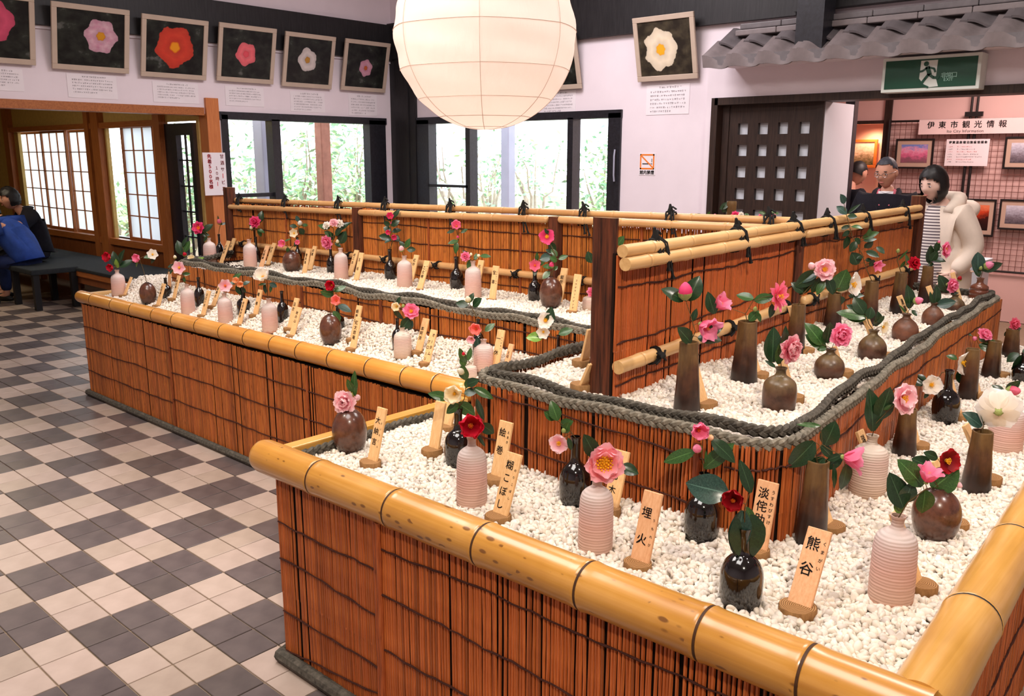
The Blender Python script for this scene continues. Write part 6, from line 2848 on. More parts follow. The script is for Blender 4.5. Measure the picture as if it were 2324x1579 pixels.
# ------------------------------------------------------------------ name plaques: a slat of wood in a slice of log
def plaque(bx, by, bed, top=None, face='S', text=(), label='', width=.046, length=.165, lean=20, mat='plaque_wood', disc=.034, furi=None, group='wooden name plaques', behind=None):
    f = spot(bx, by + 2, bed)
    z0 = BEDZ[bed][0](f.x, f.y)
    hh = .009 if bed in ('left', 'ltier') else .019
    if bed in ('left', 'ltier'):
        disc, width = .028, width * .88
    out = {'S': Vector((0, -1, 0)), 'E': Vector((1, 0, 0)), 'W': Vector((-1, 0, 0))}[face]
    b0 = Vector((f.x, f.y, z0 + hh - .003))
    b0 = on_z(bx, by, b0.z)
    if bed == 'ltier' and b0.y > 3.19:
        k_ = 3.19 / b0.y
        b0 = Vector((b0.x * k_, b0.y * k_, b0.z))
    if behind:
        h_ = Vector((f.x, f.y, 0)).normalized()
        vc, vr = VASES[behind][:2]
        gap = max(0, h_.dot(vc) + vr * .5 - h_.dot(b0))
        b0 += h_ * gap
        f += h_ * gap
    if top:
        q = on_x(top[0], top[1], b0.x) if face == 'S' else on_y(top[0], top[1], b0.y)
        ax = q - b0
        length = ax.length
        ang = math.degrees(math.atan2(-(ax.dot(out)), ax.z))
        if not (5 < ang < 50) or not (.06 < length < .26):
            ang = min(40, max(8, ang))
            length = min(.22, max(.09, length))
        lean = ang
    V = (Vector((0, 0, 1)) * math.cos(math.radians(lean)) - out * math.sin(math.radians(lean))).normalized()
    U = Vector((0, 0, 1)).cross(out).normalized()
    N = U.cross(V)
    th = .0045
    t = thing('name_plaque', label, 'plaque', (b0.x, b0.y, z0), 0, group)
    O = Vector((b0.x, b0.y, z0))
    m = MB()
    e0 = b0 - V * .010 - N * th
    m.obox(e0 - O + V * (length + .010) / 2, U * width / 2, V * (length + .010) / 2, N * th)
    me = bevel_mesh(mesh_from(m, 'board', mat, smooth=False), .0012, 1)
    part('board', me, t)
    m = MB()
    rr = random.Random(int(bx * 7 + by))
    n = 18
    ph = rr.uniform(0, 6)

    def wob(a, h):
        return .05 * math.sin(2 * a + ph) + .025 * math.sin(5 * a + ph)
    m.lathe([(disc * .97, -.012), (disc, -.002), (disc, hh - .002), (disc * .965, hh)], n, origin=(0, 0, 0), wob=wob)
    s = m.build('log_slice', ['log_bark', 'log_slice'], t, sharp=40)
    s.location = out * .004
    for p in s.data.polygons:
        if len(p.vertices) > 4:
            p.material_index = 1
    HOLES.append((b0.x + out.x * .004, b0.y + out.y * .004, disc))
    if text:
        k = MB()
        face0 = b0 - O
        for (s_, u0, v_top, size, adv, mt) in text:
            y = length * v_top
            for ch in s_:
                if ch in 'ー〜':
                    k.obox(face0 + U * (u0 * width) + V * (y - adv * .1) + N * .0006, U * size * .06, V * size * .36, N * .0001)
                else:
                    put_glyph(k, ch, u0 * width, y, size, face0, U, V, lift=.0007, fat=size * .02)
                y -= adv
        k.build('lettering', 'ink', t, smooth=False)
    return t


def kanji(s, size=.026, top=.80, gap=1.12, u=-.10):
    return (s, u, top, size, size * gap, 'ink')


def kana(s, top=.86, size=.0095, gap=1.5, u=.36):
    return (s, u, top, size, size * gap, 'ink')

# ------------------------------------------------------------------ everything standing on the gravel
P_, K_, W_ = 'bisque_pink', 'black_glaze', 'bisque_cream'
VG = 'ceramic vases on the gravel'
V = [
    # low shelf of the left stand
    ('L1', 'bottle', P_, 271, 673, 612, 31, 'left', 'pale pink bottle at the far left end of the long stand, with red camellias'),
    ('L2', 'egg', 'brown_egg', 338, 693, 640, 37, 'left', 'brown egg-shaped vase near the far left end with one pink and one white bloom'),
    ('L3', 'black', K_, 379, 676, 630, 23, 'left', 'small black bottle half hidden behind plaques at the far end of the long stand'),
    ('L4', 'bottle', P_, 428, 715, 645, 31, 'left', 'pale pink bottle vase under the open pale pink bloom at the rope corner'),
    ('L5', 'black', K_, 454, 694, 629, 23, 'left', 'empty black long-necked bottle, first one beyond the round-shouldered squat bottle'),
    ('L6', 'bottle', P_, 513, 736, 665, 33, 'left', 'squat pale pink bottle with a round shell-pink bloom right above its mouth'),
    ('L7', 'black', K_, 554, 712, 657, 31, 'left', 'black bottle holding two small peach camellias, behind a plaque'),
    ('L8', 'bottle', P_, 614, 758, 677, 36, 'left', 'pale pink bottle behind the slim rim under a cream upright bloom'),
    ('L9', 'black', K_, 643, 731, 660, 26, 'left', 'empty black long-necked bottle just right of the cream bloom'),
    ('L10b', 'black', K_, 768, 752, 694, 30, 'left', 'black bottle behind the brown egg-shaped vase, holding a red bloom'),
    ('L10', 'egg', 'brown_egg', 752, 787, 712, 50, 'left', 'glossy brown egg-shaped vase with a coral bloom, mid way along the long stand'),
    ('L11b', 'black', K_, 903, 792, 722, 27, 'left', 'black bottle almost hidden behind the grooved bottle, holding a cream bloom'),
    ('L11', 'bottle', W_, 915, 817, 742, 41, 'left', 'pale bottle with a vertical groove down its front, one dark leaf on its mouth', True),
    ('L12', 'bottle', P_, 1097, 850, 770, 46, 'left', 'pale pink bottle with coral blooms where the long stand meets the near stand'),
    ('L12k', 'black', K_, 1086, 808, 724, 28, 'left', 'black bottle hidden behind the pink bottle at the junction of the stands'),
    ('L13', 'bottle', W_, 1068, 866, 822, 31, 'left', 'small white bottle peeping over the rope corner of the near tier'),
    ('L14', 'black', K_, 1266, 842, 760, 26, 'left', 'black bottle behind the near tier holding two white camellias'),
    # raised tier of the left stand
    ('U0', 'black', K_, 416, 606, 590, 17, 'ltier', 'tiny dark vase behind the rope at the far corner of the left tier'),
    ('U1', 'bottle', P_, 478, 597, 540, 29, 'ltier', 'pale pink bottle at the far end of the left tier under a red bloom'),
    ('U1k', 'black', K_, 500, 588, 531, 17, 'ltier', 'slim black bottle with a rosy bud by the fence end post'),
    ('U2', 'bottle', P_, 569, 608, 543, 30, 'ltier', 'pale pink bottle with a thin curved twig, second pink bottle on the left tier'),
    ('U2k', 'black', K_, 584, 598, 537, 17, 'ltier', 'slim black bottle behind the second pink bottle, holding a deep rose bloom'),
    ('U3k', 'black', K_, 677, 606, 538, 18, 'ltier', 'black bottle behind the brown egg vase on the left tier, holding cream blooms'),
    ('U3', 'egg', 'brown_egg', 664, 619, 568, 43, 'ltier', 'brown egg-shaped vase on the left tier with two small pink blooms'),
    ('U4k', 'black', K_, 753, 622, 558, 22, 'ltier', 'black bottle holding a bunch of white blooms and one hanging pink bloom'),
    ('U4', 'bottle', P_, 775, 636, 563, 32, 'ltier', 'empty pale pink bottle before the black bottle with white blooms'),
    ('U5k', 'black', K_, 887, 636, 565, 28, 'ltier', 'black bottle with a tall leafy spray of small hot pink blooms'),
    ('U5', 'bottle', P_, 919, 654, 580, 35, 'ltier', 'pale pink bottle with one pale bud and three round leaves'),
    ('U6k', 'black', K_, 1037, 658, 582, 32, 'ltier', 'black long-necked bottle with one pink bloom before the middle of the far fence'),
    ('U7', 'bottle', P_, 1074, 678, 592, 38, 'ltier', 'pale pink bottle with a small double pink bloom and a leaf sticking out sideways'),
    ('U8k', 'black', K_, 1214, 677, 608, 31, 'ltier', 'black bottle with a rose single bloom, left of the big brown egg vase'),
    ('U9', 'egg', 'brown_egg', 1250, 702, 627, 53, 'ltier', 'large brown egg vase on the left tier with light leaves and a hot pink bloom'),
    ('U10', 'bottle', W_, 1338, 706, 666, 34, 'ltier', 'white bottle half hidden behind the dark corner post'),
    # near tier left of the receding fence
    ('T1', 'blackshort', K_, 1358, 846, 792, 46, 'tier', 'black bottle hidden behind the dark corner post on the near tier'),
    # raised tier right of the fence
    ('R1', 'tall', 'bizen_tall', 1558, 940, 775, 60, 'tier', 'tall tapered brown vase nearest the rope corner, three pink blooms above it'),
    ('R2', 'tall', 'bizen_tall', 1687, 872, 728, 60, 'tier', 'tall tapered brown vase second along the fence, with spidery pink bloom to its right'),
    ('R3', 'jug', 'bizen_brown', 1766, 935, 833, 77, 'tier', 'squat brown bottle with metallic shoulders holding a red-streaked bloom'),
    ('R4', 'tall', 'bizen_tall', 1803, 804, 690, 44, 'tier', 'tall tapered vase third along the fence under the big pale pink bloom'),
    ('R5', 'flask', 'bizen_brown', 1880, 862, 791, 67, 'tier', 'round dark brown flask with a full double pink bloom'),
    ('R6', 'tall', 'bizen_tall', 1888, 748, 664, 42, 'tier', 'tall tapered vase behind the round flask, holding a white and yellow bloom'),
    ('R7', 'flask', 'bizen_brown', 1977, 818, 748, 63, 'tier', 'round olive brown flask with glossy leaves and a cream bloom'),
    ('R8', 'tall', 'bizen_tall', 1970, 740, 637, 40, 'tier', 'tall vase with the tallest leafy branch rising over the fence'),
    ('R9', 'flask', 'bizen_red', 2052, 775, 711, 57, 'tier', 'round reddish flask with a pink bud, a plaque standing behind it'),
    ('R10', 'tall', 'bizen_tall', 2036, 714, 617, 38, 'tier', 'tall tapered vase with a red double bloom near the fence end'),
    ('R11', 'flask', 'bizen_red', 2115, 740, 686, 47, 'tier', 'egg-bodied reddish flask with one flat glossy leaf'),
    ('R12', 'tall', 'bizen_tall', 2098, 690, 603, 34, 'tier', 'tall vase standing by the last fence post with a pink bloom'),
    ('R13', 'flask', 'bizen_brown', 2164, 707, 668, 45, 'tier', 'small dark round flask with an upright pink double bloom'),
    ('R14', 'ridged', 'ridged_brown', 2219, 682, 630, 42, 'tier', 'ridged reddish brown vase at the far end of the receding tier'),
    # low shelf of the near stand
    ('N1', 'egg', 'brown_egg', 796, 1033, 925, 80, 'near', 'brown egg-shaped vase at the near left corner with a pale pink double bloom'),
    ('N2', 'black', K_, 1040, 1064, 925, 64, 'near', 'black bottle with a creamy white bloom, behind the bottle with the red bloom'),
    ('N3', 'bottle', P_, 1071, 1155, 990, 71, 'near', 'ribbed pale pink bottle with a large open red bloom'),
    ('N4', 'black', K_, 1303, 1154, 990, 72, 'near', 'black bottle with brown lower half and a slim open neck, blush bloom beside it'),
    ('N5', 'bottle', P_, 1350, 1260, 1078, 80, 'near', 'ribbed pink bottle under the biggest pink bloom with golden stamens'),
    ('N6', 'blackshort', K_, 1590, 1232, 1073, 82, 'near', 'glossy black bottle by the reed tier with a slender pink bloom'),
    ('N7', 'blackshort', K_, 1678, 1387, 1196, 99, 'near', 'glossy black bottle at the bamboo rim with a dark red bloom'),
    ('N8', 'tall', 'bizen_tall', 1838, 1243, 1042, 72, 'near', 'tall tapered dark vase at the rounded tier corner with a pink trumpet bloom'),
    ('N9', 'bottle', P_, 2018, 1379, 1166, 99, 'near', 'large ribbed pink bottle closest to the right rim, leaves at its mouth'),
    ('N10', 'bottle', W_, 1965, 1133, 985, 81, 'near', 'ribbed cream bottle with round shoulders, two dark leaves rising from its neck'),
    ('N11', 'egg', 'brown_egg', 2118, 1234, 1105, 106, 'near', 'big dark brown egg vase with broad leaves and a red bloom'),
    ('N12', 'tall', 'bizen_tall', 2050, 1037, 925, 54, 'near', 'tall tapered vase behind the broad pink and white bloom'),
    ('N13', 'tall', 'bizen_tall', 2212, 1122, 975, 64, 'near', 'tall tapered vase with a huge white bloom seen from behind'),
    ('N14', 'black', K_, 2143, 963, 838, 60, 'near', 'black long-necked bottle on the right shelf beside a creamy white bloom'),
    ('N15', 'bottle', P_, 2277, 1030, 905, 74, 'near', 'wide pink bottle at the right edge behind the huge white bloom'),
    ('N16', 'tall', 'bizen_tall', 2195, 908, 790, 44, 'near', 'tall vase on the right shelf with a white bloom full of yellow stamens'),
    ('N17', 'tall', 'bizen_tall', 2247, 859, 772, 42, 'near', 'tall dark vase on the right shelf with a pink bloom and flat leaves'),
    ('N18', 'tall', 'bizen_tall', 2292, 812, 745, 38, 'near', 'farthest tall vase on the right shelf with a small pink bloom'),
    ('N19', 'black', K_, 2318, 868, 800, 44, 'near', 'black bottle at the right edge of the photo with dark drooping leaves'),
]
for row in V:
    key, kind, mat, cx, by, ty, w, bed, lab = row[:9]
    vase(key, kind, mat, cx, by, ty, w, bed, lab, VG, grooved=len(row) > 9)
# behind the long fence: only their tops show
for key, px, ztop, w, mat, lab in (('X1', 1659, 1.395, 21, 'bizen_tall', 'olive bamboo-like tube vase showing above the long fence'), ('X2', 1742, 1.20, 26, 'bizen_red', 'vase behind the long fence with little pink blooms over the rail'), ('X3', 1602, 1.22, 26, 'bizen_brown', 'vase behind the long fence with thin twigs over the rail')):
    q = on_y(px, 480, 3.72)
    f = Vector((q.x, q.y, gz_ltier(q.x, q.y) - .004))
    tp = Vector((q.x, q.y, ztop))
    d = tp - EYE
    vase(key, 'tube', mat, px, 0, C0[1] + d.dot(CD) / d.dot(CF) * FPX, w, 'ltier', lab, VG, at=f)

S = sprig
S('L1', [('f', 247, 584, 24, 're', 'cup', -.4, 0), ('f', 253, 607, 19, 're', 'cup', -.3, .2), ('l', 266, 604, 256, 570, 'd'), ('l', 270, 602, 281, 565, 'd'), ('l', 272, 606, 301, 589, 'd'), ('l', 268, 608, 262, 588, 'l')], 'two red camellias in the first pink bottle at the far left end')
S('L2', [('f', 313, 586, 21, 'pk', 'cup', -.3, .1), ('f', 346, 577, 23, 'wh', 'single', .2, -.1), ('l', 345, 582, 326, 584, 'm', .3), ('l', 352, 584, 342, 597, 'd', .3), ('l', 313, 594, 308, 606, 'l')], 'pink bloom and white bloom on thin stems over the small brown egg vase')
S('L3', [('b', 397, 583, 8, 'cr'), ('l', 399, 603, 380, 605, 'b', .3), ('l', 392, 612, 385, 622, 'd')], 'white bud with a bluish leaf left of the open pale pink bloom')
S('L4', [('f', 406, 607, 29, 'pp', 'single', -.1, .1), ('l', 414, 622, 432, 621, 'm'), ('l', 418, 628, 419, 641, 'm', .3)], 'wide open pale pink bloom leaning left over its pink bottle at the rope corner')
S('L6', [('f', 511, 648, 29, 'pp', 'single', .25, 0, 'stamen_orange'), ('l', 508, 660, 516, 640, 'm', .2)], 'round shell-pink bloom with orange heart on the squat bottle')
S('L7', [('f', 537, 637, 17, 'pe', 'cup', -.1, -.2, 'stamen_orange'), ('f', 546, 645, 17, 'pe', 'cup', .1, .1, 'stamen_orange'), ('l', 529, 635, 547, 619, 'm'), ('l', 551, 646, 567, 638, 'b', .3), ('l', 536, 648, 551, 670, 'd', .35), ('l', 534, 644, 522, 640, 'b', .35), ('l', 548, 652, 558, 664, 'd', .3)], 'two small peach blooms among dark leaves')
S('L8', [('f', 597, 628, 38, 'wh', 'cup', -.15, -.5), ('l', 600, 645, 603, 667, 'd', .2), ('l', 612, 643, 629, 651, 'b', .35), ('l', 604, 644, 586, 646, 'm', .2), ('l', 616, 646, 613, 664, 'm', .2)], 'upright cream bloom with small hanging leaves')
S('L10b', [('f', 753, 647, 26, 're', 'cup', -.3, .1), ('l', 759, 662, 785, 648, 'm'), ('l', 757, 668, 727, 662, 'm', .32)], 'bright red bloom with a leaf on either side', [(756, 680), (757, 660)])
S('L10', [('f', 763, 682, 25, 'co', 'cup', .1, -.1, 'stamen_orange'), ('l', 767, 694, 799, 706, 'b', .32), ('l', 756, 706, 773, 729, 'm', .3)], 'coral bloom over the glossy brown egg vase')
S('L11b', [('f', 900, 696, 24, 'cr', 'cup', -.1, .1), ('b', 915, 694, 8, 'gr'), ('l', 893, 702, 915, 727, 'd', .18), ('l', 903, 692, 907, 673, 'd', .3)], 'cream bloom with a narrow brownish leaf below it')
S('L11', [('f', 933, 706, 37, 'pk', 'semi', .05, -.2), ('l', 930, 722, 909, 749, 'd', .34), ('l', 936, 728, 926, 751, 'b', .28)], 'ruffled pink bloom beside the cream one over the grooved bottle')
S('L12', [('f', 1080, 746, 30, 'co', 'cup', -.1, .1, 'stamen_orange'), ('f', 1070, 769, 21, 'pp', 'cup', -.2, .3), ('l', 1101, 751, 1123, 733, 'm', .28), ('l', 1086, 792, 1084, 764, 'b', .4)], 'two coral blooms and a pale green leaf at the junction of the stands')
S('L12k', [('b', 1062, 679, 15, 'cr', -.2, -.6), ('l', 1062, 692, 1034, 687, 'd', .34), ('l', 1074, 696, 1093, 676, 'd', .42), ('l', 1066, 686, 1074, 664, 'd', .3)], 'pale bud with three dark leaves in front of the left rope', [(1078, 712), (1066, 690)])
S('L13', [('l', 1058, 822, 1042, 790, 'm'), ('l', 1062, 818, 1069, 788, 'm', .2), ('l', 1054, 832, 1047, 806, 'm', .32), ('b', 1052, 803, 9, 're')], 'leafy twig in the small white bottle at the rope corner')
S('L14', [('f', 1238, 727, 37, 'wh', 'single', -.05, -.1), ('f', 1233, 753, 30, 'wh', 'single', -.2, .2), ('l', 1246, 740, 1250, 697, 'd', .3), ('l', 1231, 766, 1194, 764, 'l', .34), ('l', 1245, 762, 1215, 760, 'd', .25), ('l', 1268, 758, 1301, 746, 'm', .28)], 'two white blooms with yellow hearts, one above the other', [(1256, 770), (1246, 752)])
S('U0', [('f', 435, 588, 18, 'cr', 'cup', .1, -.5), ('b', 419, 577, 10, 're'), ('l', 430, 593, 404, 592, 'l', .16), ('l', 440, 593, 463, 583, 'l', .2), ('l', 430, 596, 447, 605, 'm', .2), ('l', 412, 578, 403, 545, 'd', .3), ('l', 418, 572, 430, 546, 'm', .3), ('l', 414, 560, 424, 534, 'd', .22)], 'pale green leaves and cream bloom hanging over the far rope corner')
S('U1', [('f', 450, 517, 29, 'ho', 'crown', -.2, 0, 'stamen_orange'), ('l', 460, 526, 483, 508, 'd', .28), ('l', 454, 531, 476, 533, 'd', .26), ('l', 470, 536, 462, 548, 'd')], 'red bloom with orange-yellow heart before the annex door')
S('U1k', [('b', 498, 503, 12, 'ro', -.1, -.7), ('l', 502, 510, 516, 504, 'd', .2), ('l', 496, 500, 494, 489, 'd', .16)], 'rosy bud on a thin stem beside the fence end post')
S('U2k', [('f', 578, 503, 26, 'ho', 'double', -.1, 0), ('b', 570, 517, 8, 'cr'), ('l', 590, 505, 594, 478, 'd', .3), ('l', 584, 520, 601, 527, 'm', .24), ('l', 588, 518, 592, 538, 'm', .3), ('l', 572, 524, 568, 496, 'm', .15)], 'deep rose double bloom with a tall dark leaf')
S('U2', [('l', 561, 574, 562, 596, 'm', .1)], 'thin bent twig hanging from the second pink bottle', [(571, 540), (560, 556), (560, 575)])
S('U3k', [('f', 667, 529, 20, 'cr', 'single', -.1, .1), ('b', 681, 506, 12, 'wh', .1, -.5), ('l', 674, 514, 657, 512, 'd', .32), ('l', 686, 512, 699, 510, 'm', .35), ('l', 680, 518, 690, 533, 'd', .4), ('l', 679, 503, 671, 489, 'b', .35)], 'cream bloom and round white bud among dark leaves', [(674, 528), (680, 512)])
S('U3', [('f', 642, 553, 19, 'pk', 'cup', -.2, 0), ('f', 675, 551, 13, 'pk', 'cup', .2, -.2), ('l', 651, 562, 656, 574, 'm', .35), ('l', 668, 560, 676, 540, 'd', .2), ('l', 645, 548, 660, 541, 'm', .16)], 'two little pink buds opening over the brown egg vase of the left tier')
S('U4k', [('f', 740, 511, 18, 'wh', 'double', -.3, -.3), ('f', 757, 505, 22, 'pp', 'double', 0, -.5), ('f', 770, 507, 20, 'wh', 'double', .3, -.3), ('f', 741, 550, 32, 'pk', 'double', -.5, .3), ('b', 766, 548, 9, 'cr'), ('l', 748, 518, 721, 511, 'm', .25), ('l', 764, 527, 796, 501, 'd', .2), ('l', 752, 536, 736, 524, 'm', .35), ('l', 772, 552, 785, 524, 'd', .38), ('l', 757, 545, 748, 525, 'd', .3), ('l', 762, 535, 776, 512, 'd', .25), ('l', 760, 552, 774, 560, 'd', .3)], 'bunch of white double blooms with one drooping pink bloom', [(757, 540), (757, 518)])
S('U5k', [('f', 886, 492, 18, 'ho', 'cup', 0, -.2), ('f', 882, 528, 13, 'ho', 'cup', -.2, 0), ('f', 894, 538, 14, 'ho', 'cup', .2, .2), ('b', 888, 506, 6, 'ho'), ('l', 892, 494, 906, 475, 'd', .26), ('l', 884, 512, 871, 503, 'd', .4), ('l', 888, 512, 906, 500, 'd', .36), ('l', 886, 524, 870, 515, 'd', .4), ('l', 890, 526, 911, 520, 'd', .34), ('l', 886, 540, 859, 535, 'd', .3), ('l', 893, 536, 908, 546, 'd', .4), ('l', 888, 543, 872, 550, 'b', .3), ('l', 887, 500, 876, 488, 'd', .34)], 'tall leafy spray with three small hot pink blooms', [(892, 545), (888, 520), (886, 498)])
S('U5', [('b', 911, 564, 13, 'pp', 0, -.7), ('l', 917, 560, 906, 547, 'd', .32), ('l', 921, 562, 930, 541, 'm', .28), ('l', 924, 566, 944, 566, 'd', .34)], 'pale pink bud with three leaves over a pink bottle')
S('U6k', [('f', 1036, 513, 25, 'pk', 'cup', 0, -.15), ('b', 1039, 538, 7, 'ho'), ('l', 1031, 523, 1014, 528, 'd', .26), ('l', 1046, 528, 1062, 519, 'm', .22), ('l', 1040, 546, 1016, 552, 'm', .22), ('l', 1036, 548, 1034, 576, 'm', .22)], 'pink cupped bloom standing against the middle of the long fence', [(1036, 560), (1040, 540), (1037, 525)])
S('U7', [('f', 1056, 582, 22, 'pk', 'double', -.2, .1), ('b', 1069, 577, 7, 'cr'), ('b', 1086, 580, 8, 'cr', .6, -.2), ('l', 1066, 590, 1063, 614, 'm', .25), ('l', 1090, 581, 1115, 580, 'm', .24), ('l', 1062, 578, 1050, 568, 'd', .26), ('l', 1078, 590, 1082, 574, 'm', .3)], 'small double pink bloom with a leaf held straight out')
S('U8k', [('f', 1214, 602, 26, 'ro', 'single', -.1, .1, 'stamen_orange'), ('l', 1215, 608, 1213, 626, 'd', .3), ('l', 1218, 594, 1219, 572, 'm', .2), ('l', 1222, 600, 1236, 594, 'm', .3)], 'rose single bloom with orange heart left of the big brown egg')
S('U9', [('f', 1241, 537, 34, 'ho', 'single', 0, .1), ('b', 1252, 601, 13, 'ho'), ('l', 1264, 582, 1251, 565, 'm', .34), ('l', 1264, 592, 1248, 584, 'm', .36), ('l', 1268, 588, 1289, 580, 'm', .28), ('l', 1250, 582, 1224, 588, 'b', .4), ('l', 1254, 574, 1238, 566, 'd', .36), ('l', 1252, 606, 1232, 604, 'm', .34), ('l', 1248, 616, 1231, 632, 'm', .36), ('l', 1256, 612, 1266, 604, 'm', .4), ('l', 1246, 552, 1263, 570, 'd', .35), ('l', 1244, 530, 1236, 518, 'd', .35)], 'hot pink bloom with yellow heart over round leaves', [(1258, 600), (1262, 582), (1250, 556), (1244, 545)])
S('U10', [('f', 1345, 662, 26, 'pk', 'double', -.1, -.3), ('l', 1340, 676, 1349, 694, 'l', .35), ('l', 1343, 596, 1333, 571, 'd', .38), ('l', 1402, 556, 1415, 536, 'm', .36)], 'pink double bloom half hidden by the dark corner post', [(1345, 640), (1352, 600), (1390, 565)])
S('R1', [('b', 1555, 660, 34, 'ho', -.05, -.95), ('f', 1604, 744, 62, 'pk', 'trumpet', .55, .45), ('l', 1551, 682, 1504, 652, 'd', .3), ('l', 1562, 682, 1588, 626, 'd', .34), ('l', 1568, 778, 1539, 742, 'd', .36), ('l', 1584, 766, 1638, 772, 'd', .3), ('l', 1606, 752, 1641, 742, 'd', .34), ('l', 1572, 728, 1581, 700, 'd', .25)], 'pink bud between two dark leaves above a drooping pink bloom', [(1578, 752), (1566, 712), (1557, 684)])
S('R2', [('f', 1636, 690, 48, 'pk', 'trumpet', .5, -.4), ('f', 1768, 672, 60, 'ro', 'spider', .65, .1), ('b', 1714, 701, 11, 'gr'), ('l', 1622, 712, 1606, 664, 'd', .26), ('l', 1710, 678, 1671, 667, 'm', .28), ('l', 1712, 681, 1758, 673, 'm', .26), ('l', 1700, 728, 1722, 704, 'm', .34), ('l', 1716, 708, 1728, 731, 'm', .3), ('l', 1752, 690, 1748, 722, 'd', .3)], 'spidery rose bloom and a pink trumpet on one branching stem', [(1692, 712), (1708, 684)])
S('R3', [('f', 1797, 792, 66, 'st', 'double', .55, .15), ('l', 1752, 822, 1757, 742, 'd', .26), ('l', 1766, 826, 1776, 772, 'm', .2), ('l', 1760, 834, 1736, 816, 'd', .2), ('l', 1772, 800, 1788, 742, 'd', .2)], 'white bloom streaked with red facing the aisle', [(1772, 815), (1786, 800)])
S('R4', [('f', 1872, 611, 50, 'pp', 'semi', .1, .05), ('b', 1842, 603, 18, 'pp', -.5, -.3), ('l', 1852, 616, 1804, 652, 'd', .3), ('l', 1856, 622, 1818, 640, 'b', .2), ('l', 1862, 632, 1840, 664, 'd', .3), ('l', 1878, 632, 1893, 668, 'd', .35), ('l', 1872, 640, 1852, 668, 'm', .3), ('l', 1840, 640, 1812, 668, 'd', .3), ('l', 1822, 664, 1798, 640, 'd', .32)], 'large pale pink bloom with a bud at its left, over the fence foot', [(1818, 672), (1845, 642), (1862, 625)])
S('R5', [('f', 1910, 760, 54, 'pk', 'double', .2, .1), ('l', 1866, 782, 1831, 731, 'm', .3), ('l', 1874, 790, 1829, 758, 'm', .26), ('l', 1876, 778, 1886, 732, 'd', .3), ('l', 1876, 792, 1853, 792, 'm', .3)], 'full double pink bloom beside shiny upright leaves')
S('R6', [('f', 1938, 646, 52, 'wh', 'single', .65, .1, 'stamen'), ('l', 1899, 660, 1922, 612, 'm', .42), ('l', 1926, 672, 1962, 668, 'd', .26), ('l', 1904, 672, 1910, 692, 'd', .5), ('l', 1896, 664, 1884, 634, 'm', .3)], 'white bloom with yellow heart turned to the aisle', [(1900, 655), (1922, 652)])
S('R7', [('f', 2006, 742, 30, 'cr', 'single', .6, .3), ('l', 1962, 716, 1922, 690, 'd', .3), ('l', 1962, 712, 1938, 674, 'd', .34), ('l', 1964, 720, 1899, 706, 'm', .2), ('l', 1966, 722, 1922, 722, 'm', .24), ('l', 1972, 724, 1978, 696, 'd', .4), ('l', 1988, 740, 1996, 708, 'd', .36), ('l', 1990, 730, 2008, 718, 'd', .3)], 'fan of shiny dark leaves with a small cream bloom', [(1972, 735), (1966, 715)])
S('R8', [('f', 1990, 601, 30, 'pk', 'trumpet', .25, .55), ('l', 1916, 462, 1908, 440, 'b', .35), ('l', 1921, 486, 1900, 466, 'b', .38), ('l', 1924, 484, 1952, 462, 'd', .12), ('l', 1924, 490, 1946, 492, 'd', .4), ('l', 1930, 512, 1906, 520, 'd', .2), ('l', 1932, 514, 1957, 516, 'm', .3), ('l', 1928, 524, 1912, 536, 'd', .3), ('l', 1924, 536, 1918, 566, 'd', .34), ('l', 1942, 548, 1930, 572, 'd', .34), ('l', 1952, 552, 1940, 540, 'd', .4), ('l', 1958, 540, 1994, 526, 'm', .22), ('l', 1960, 546, 1990, 540, 'd', .26), ('l', 1962, 562, 1982, 548, 'd', .34), ('l', 1966, 570, 1996, 582, 'd', .26), ('l', 1960, 582, 1944, 586, 'd', .34), ('l', 1946, 600, 1934, 572, 'd', .5), ('l', 1964, 590, 1980, 590, 'd', .34), ('l', 1984, 590, 1974, 604, 'd', .45), ('l', 1990, 560, 2008, 575, 'd', .3), ('l', 1970, 536, 1975, 518, 'm', .3)], 'tall dark leafy branch with one pink bloom, rising above the rails', [(1966, 610), (1956, 575), (1938, 548), (1928, 515), (1919, 480), (1914, 455)])
S('R9', [('b', 2084, 682, 19, 'pk', .6, -.2), ('l', 2064, 700, 2064, 646, 'd', .3), ('l', 2070, 704, 2082, 716, 'd', .36), ('l', 2056, 710, 2040, 690, 'm', .1)], 'pink bud beside a large dark leaf over the reddish flask')
S('R10', [('f', 2076, 597, 30, 're', 'double', .15, -.1), ('b', 2038, 569, 9, 'gr'), ('l', 2060, 600, 2056, 576, 'm', .3), ('l', 2044, 606, 2055, 592, 'm', .25), ('l', 2040, 590, 2062, 566, 'm', .08)], 'red double bloom near the far end of the fence', [(2036, 592), (2038, 574)])
S('R11', [('l', 2122, 690, 2128, 648, 'd', .3), ('l', 2126, 692, 2170, 684, 'b', .3), ('l', 2118, 690, 2110, 662, 'd', .16)], 'flat shiny leaf and dark upright leaf over the egg-bodied flask')
S('R12', [('f', 2146, 566, 36, 'pk', 'semi', .6, .1), ('b', 2131, 549, 7, 'pk'), ('l', 2106, 596, 2114, 556, 'd', .3), ('l', 2112, 592, 2128, 570, 'd', .36), ('l', 2116, 588, 2147, 592, 'd', .3), ('l', 2124, 572, 2130, 546, 'd', .26), ('l', 2106, 600, 2120, 598, 'd', .4)], 'pink bloom with dark leaves against the cream coat')
S('R13', [('f', 2163, 648, 34, 'pk', 'double', .35, .05), ('b', 2178, 632, 11, 'dr'), ('l', 2150, 662, 2133, 624, 'd', .3), ('l', 2158, 668, 2176, 664, 'd', .25), ('b', 2148, 645, 8, 'gr')], 'bright pink double bloom over the small dark round flask')
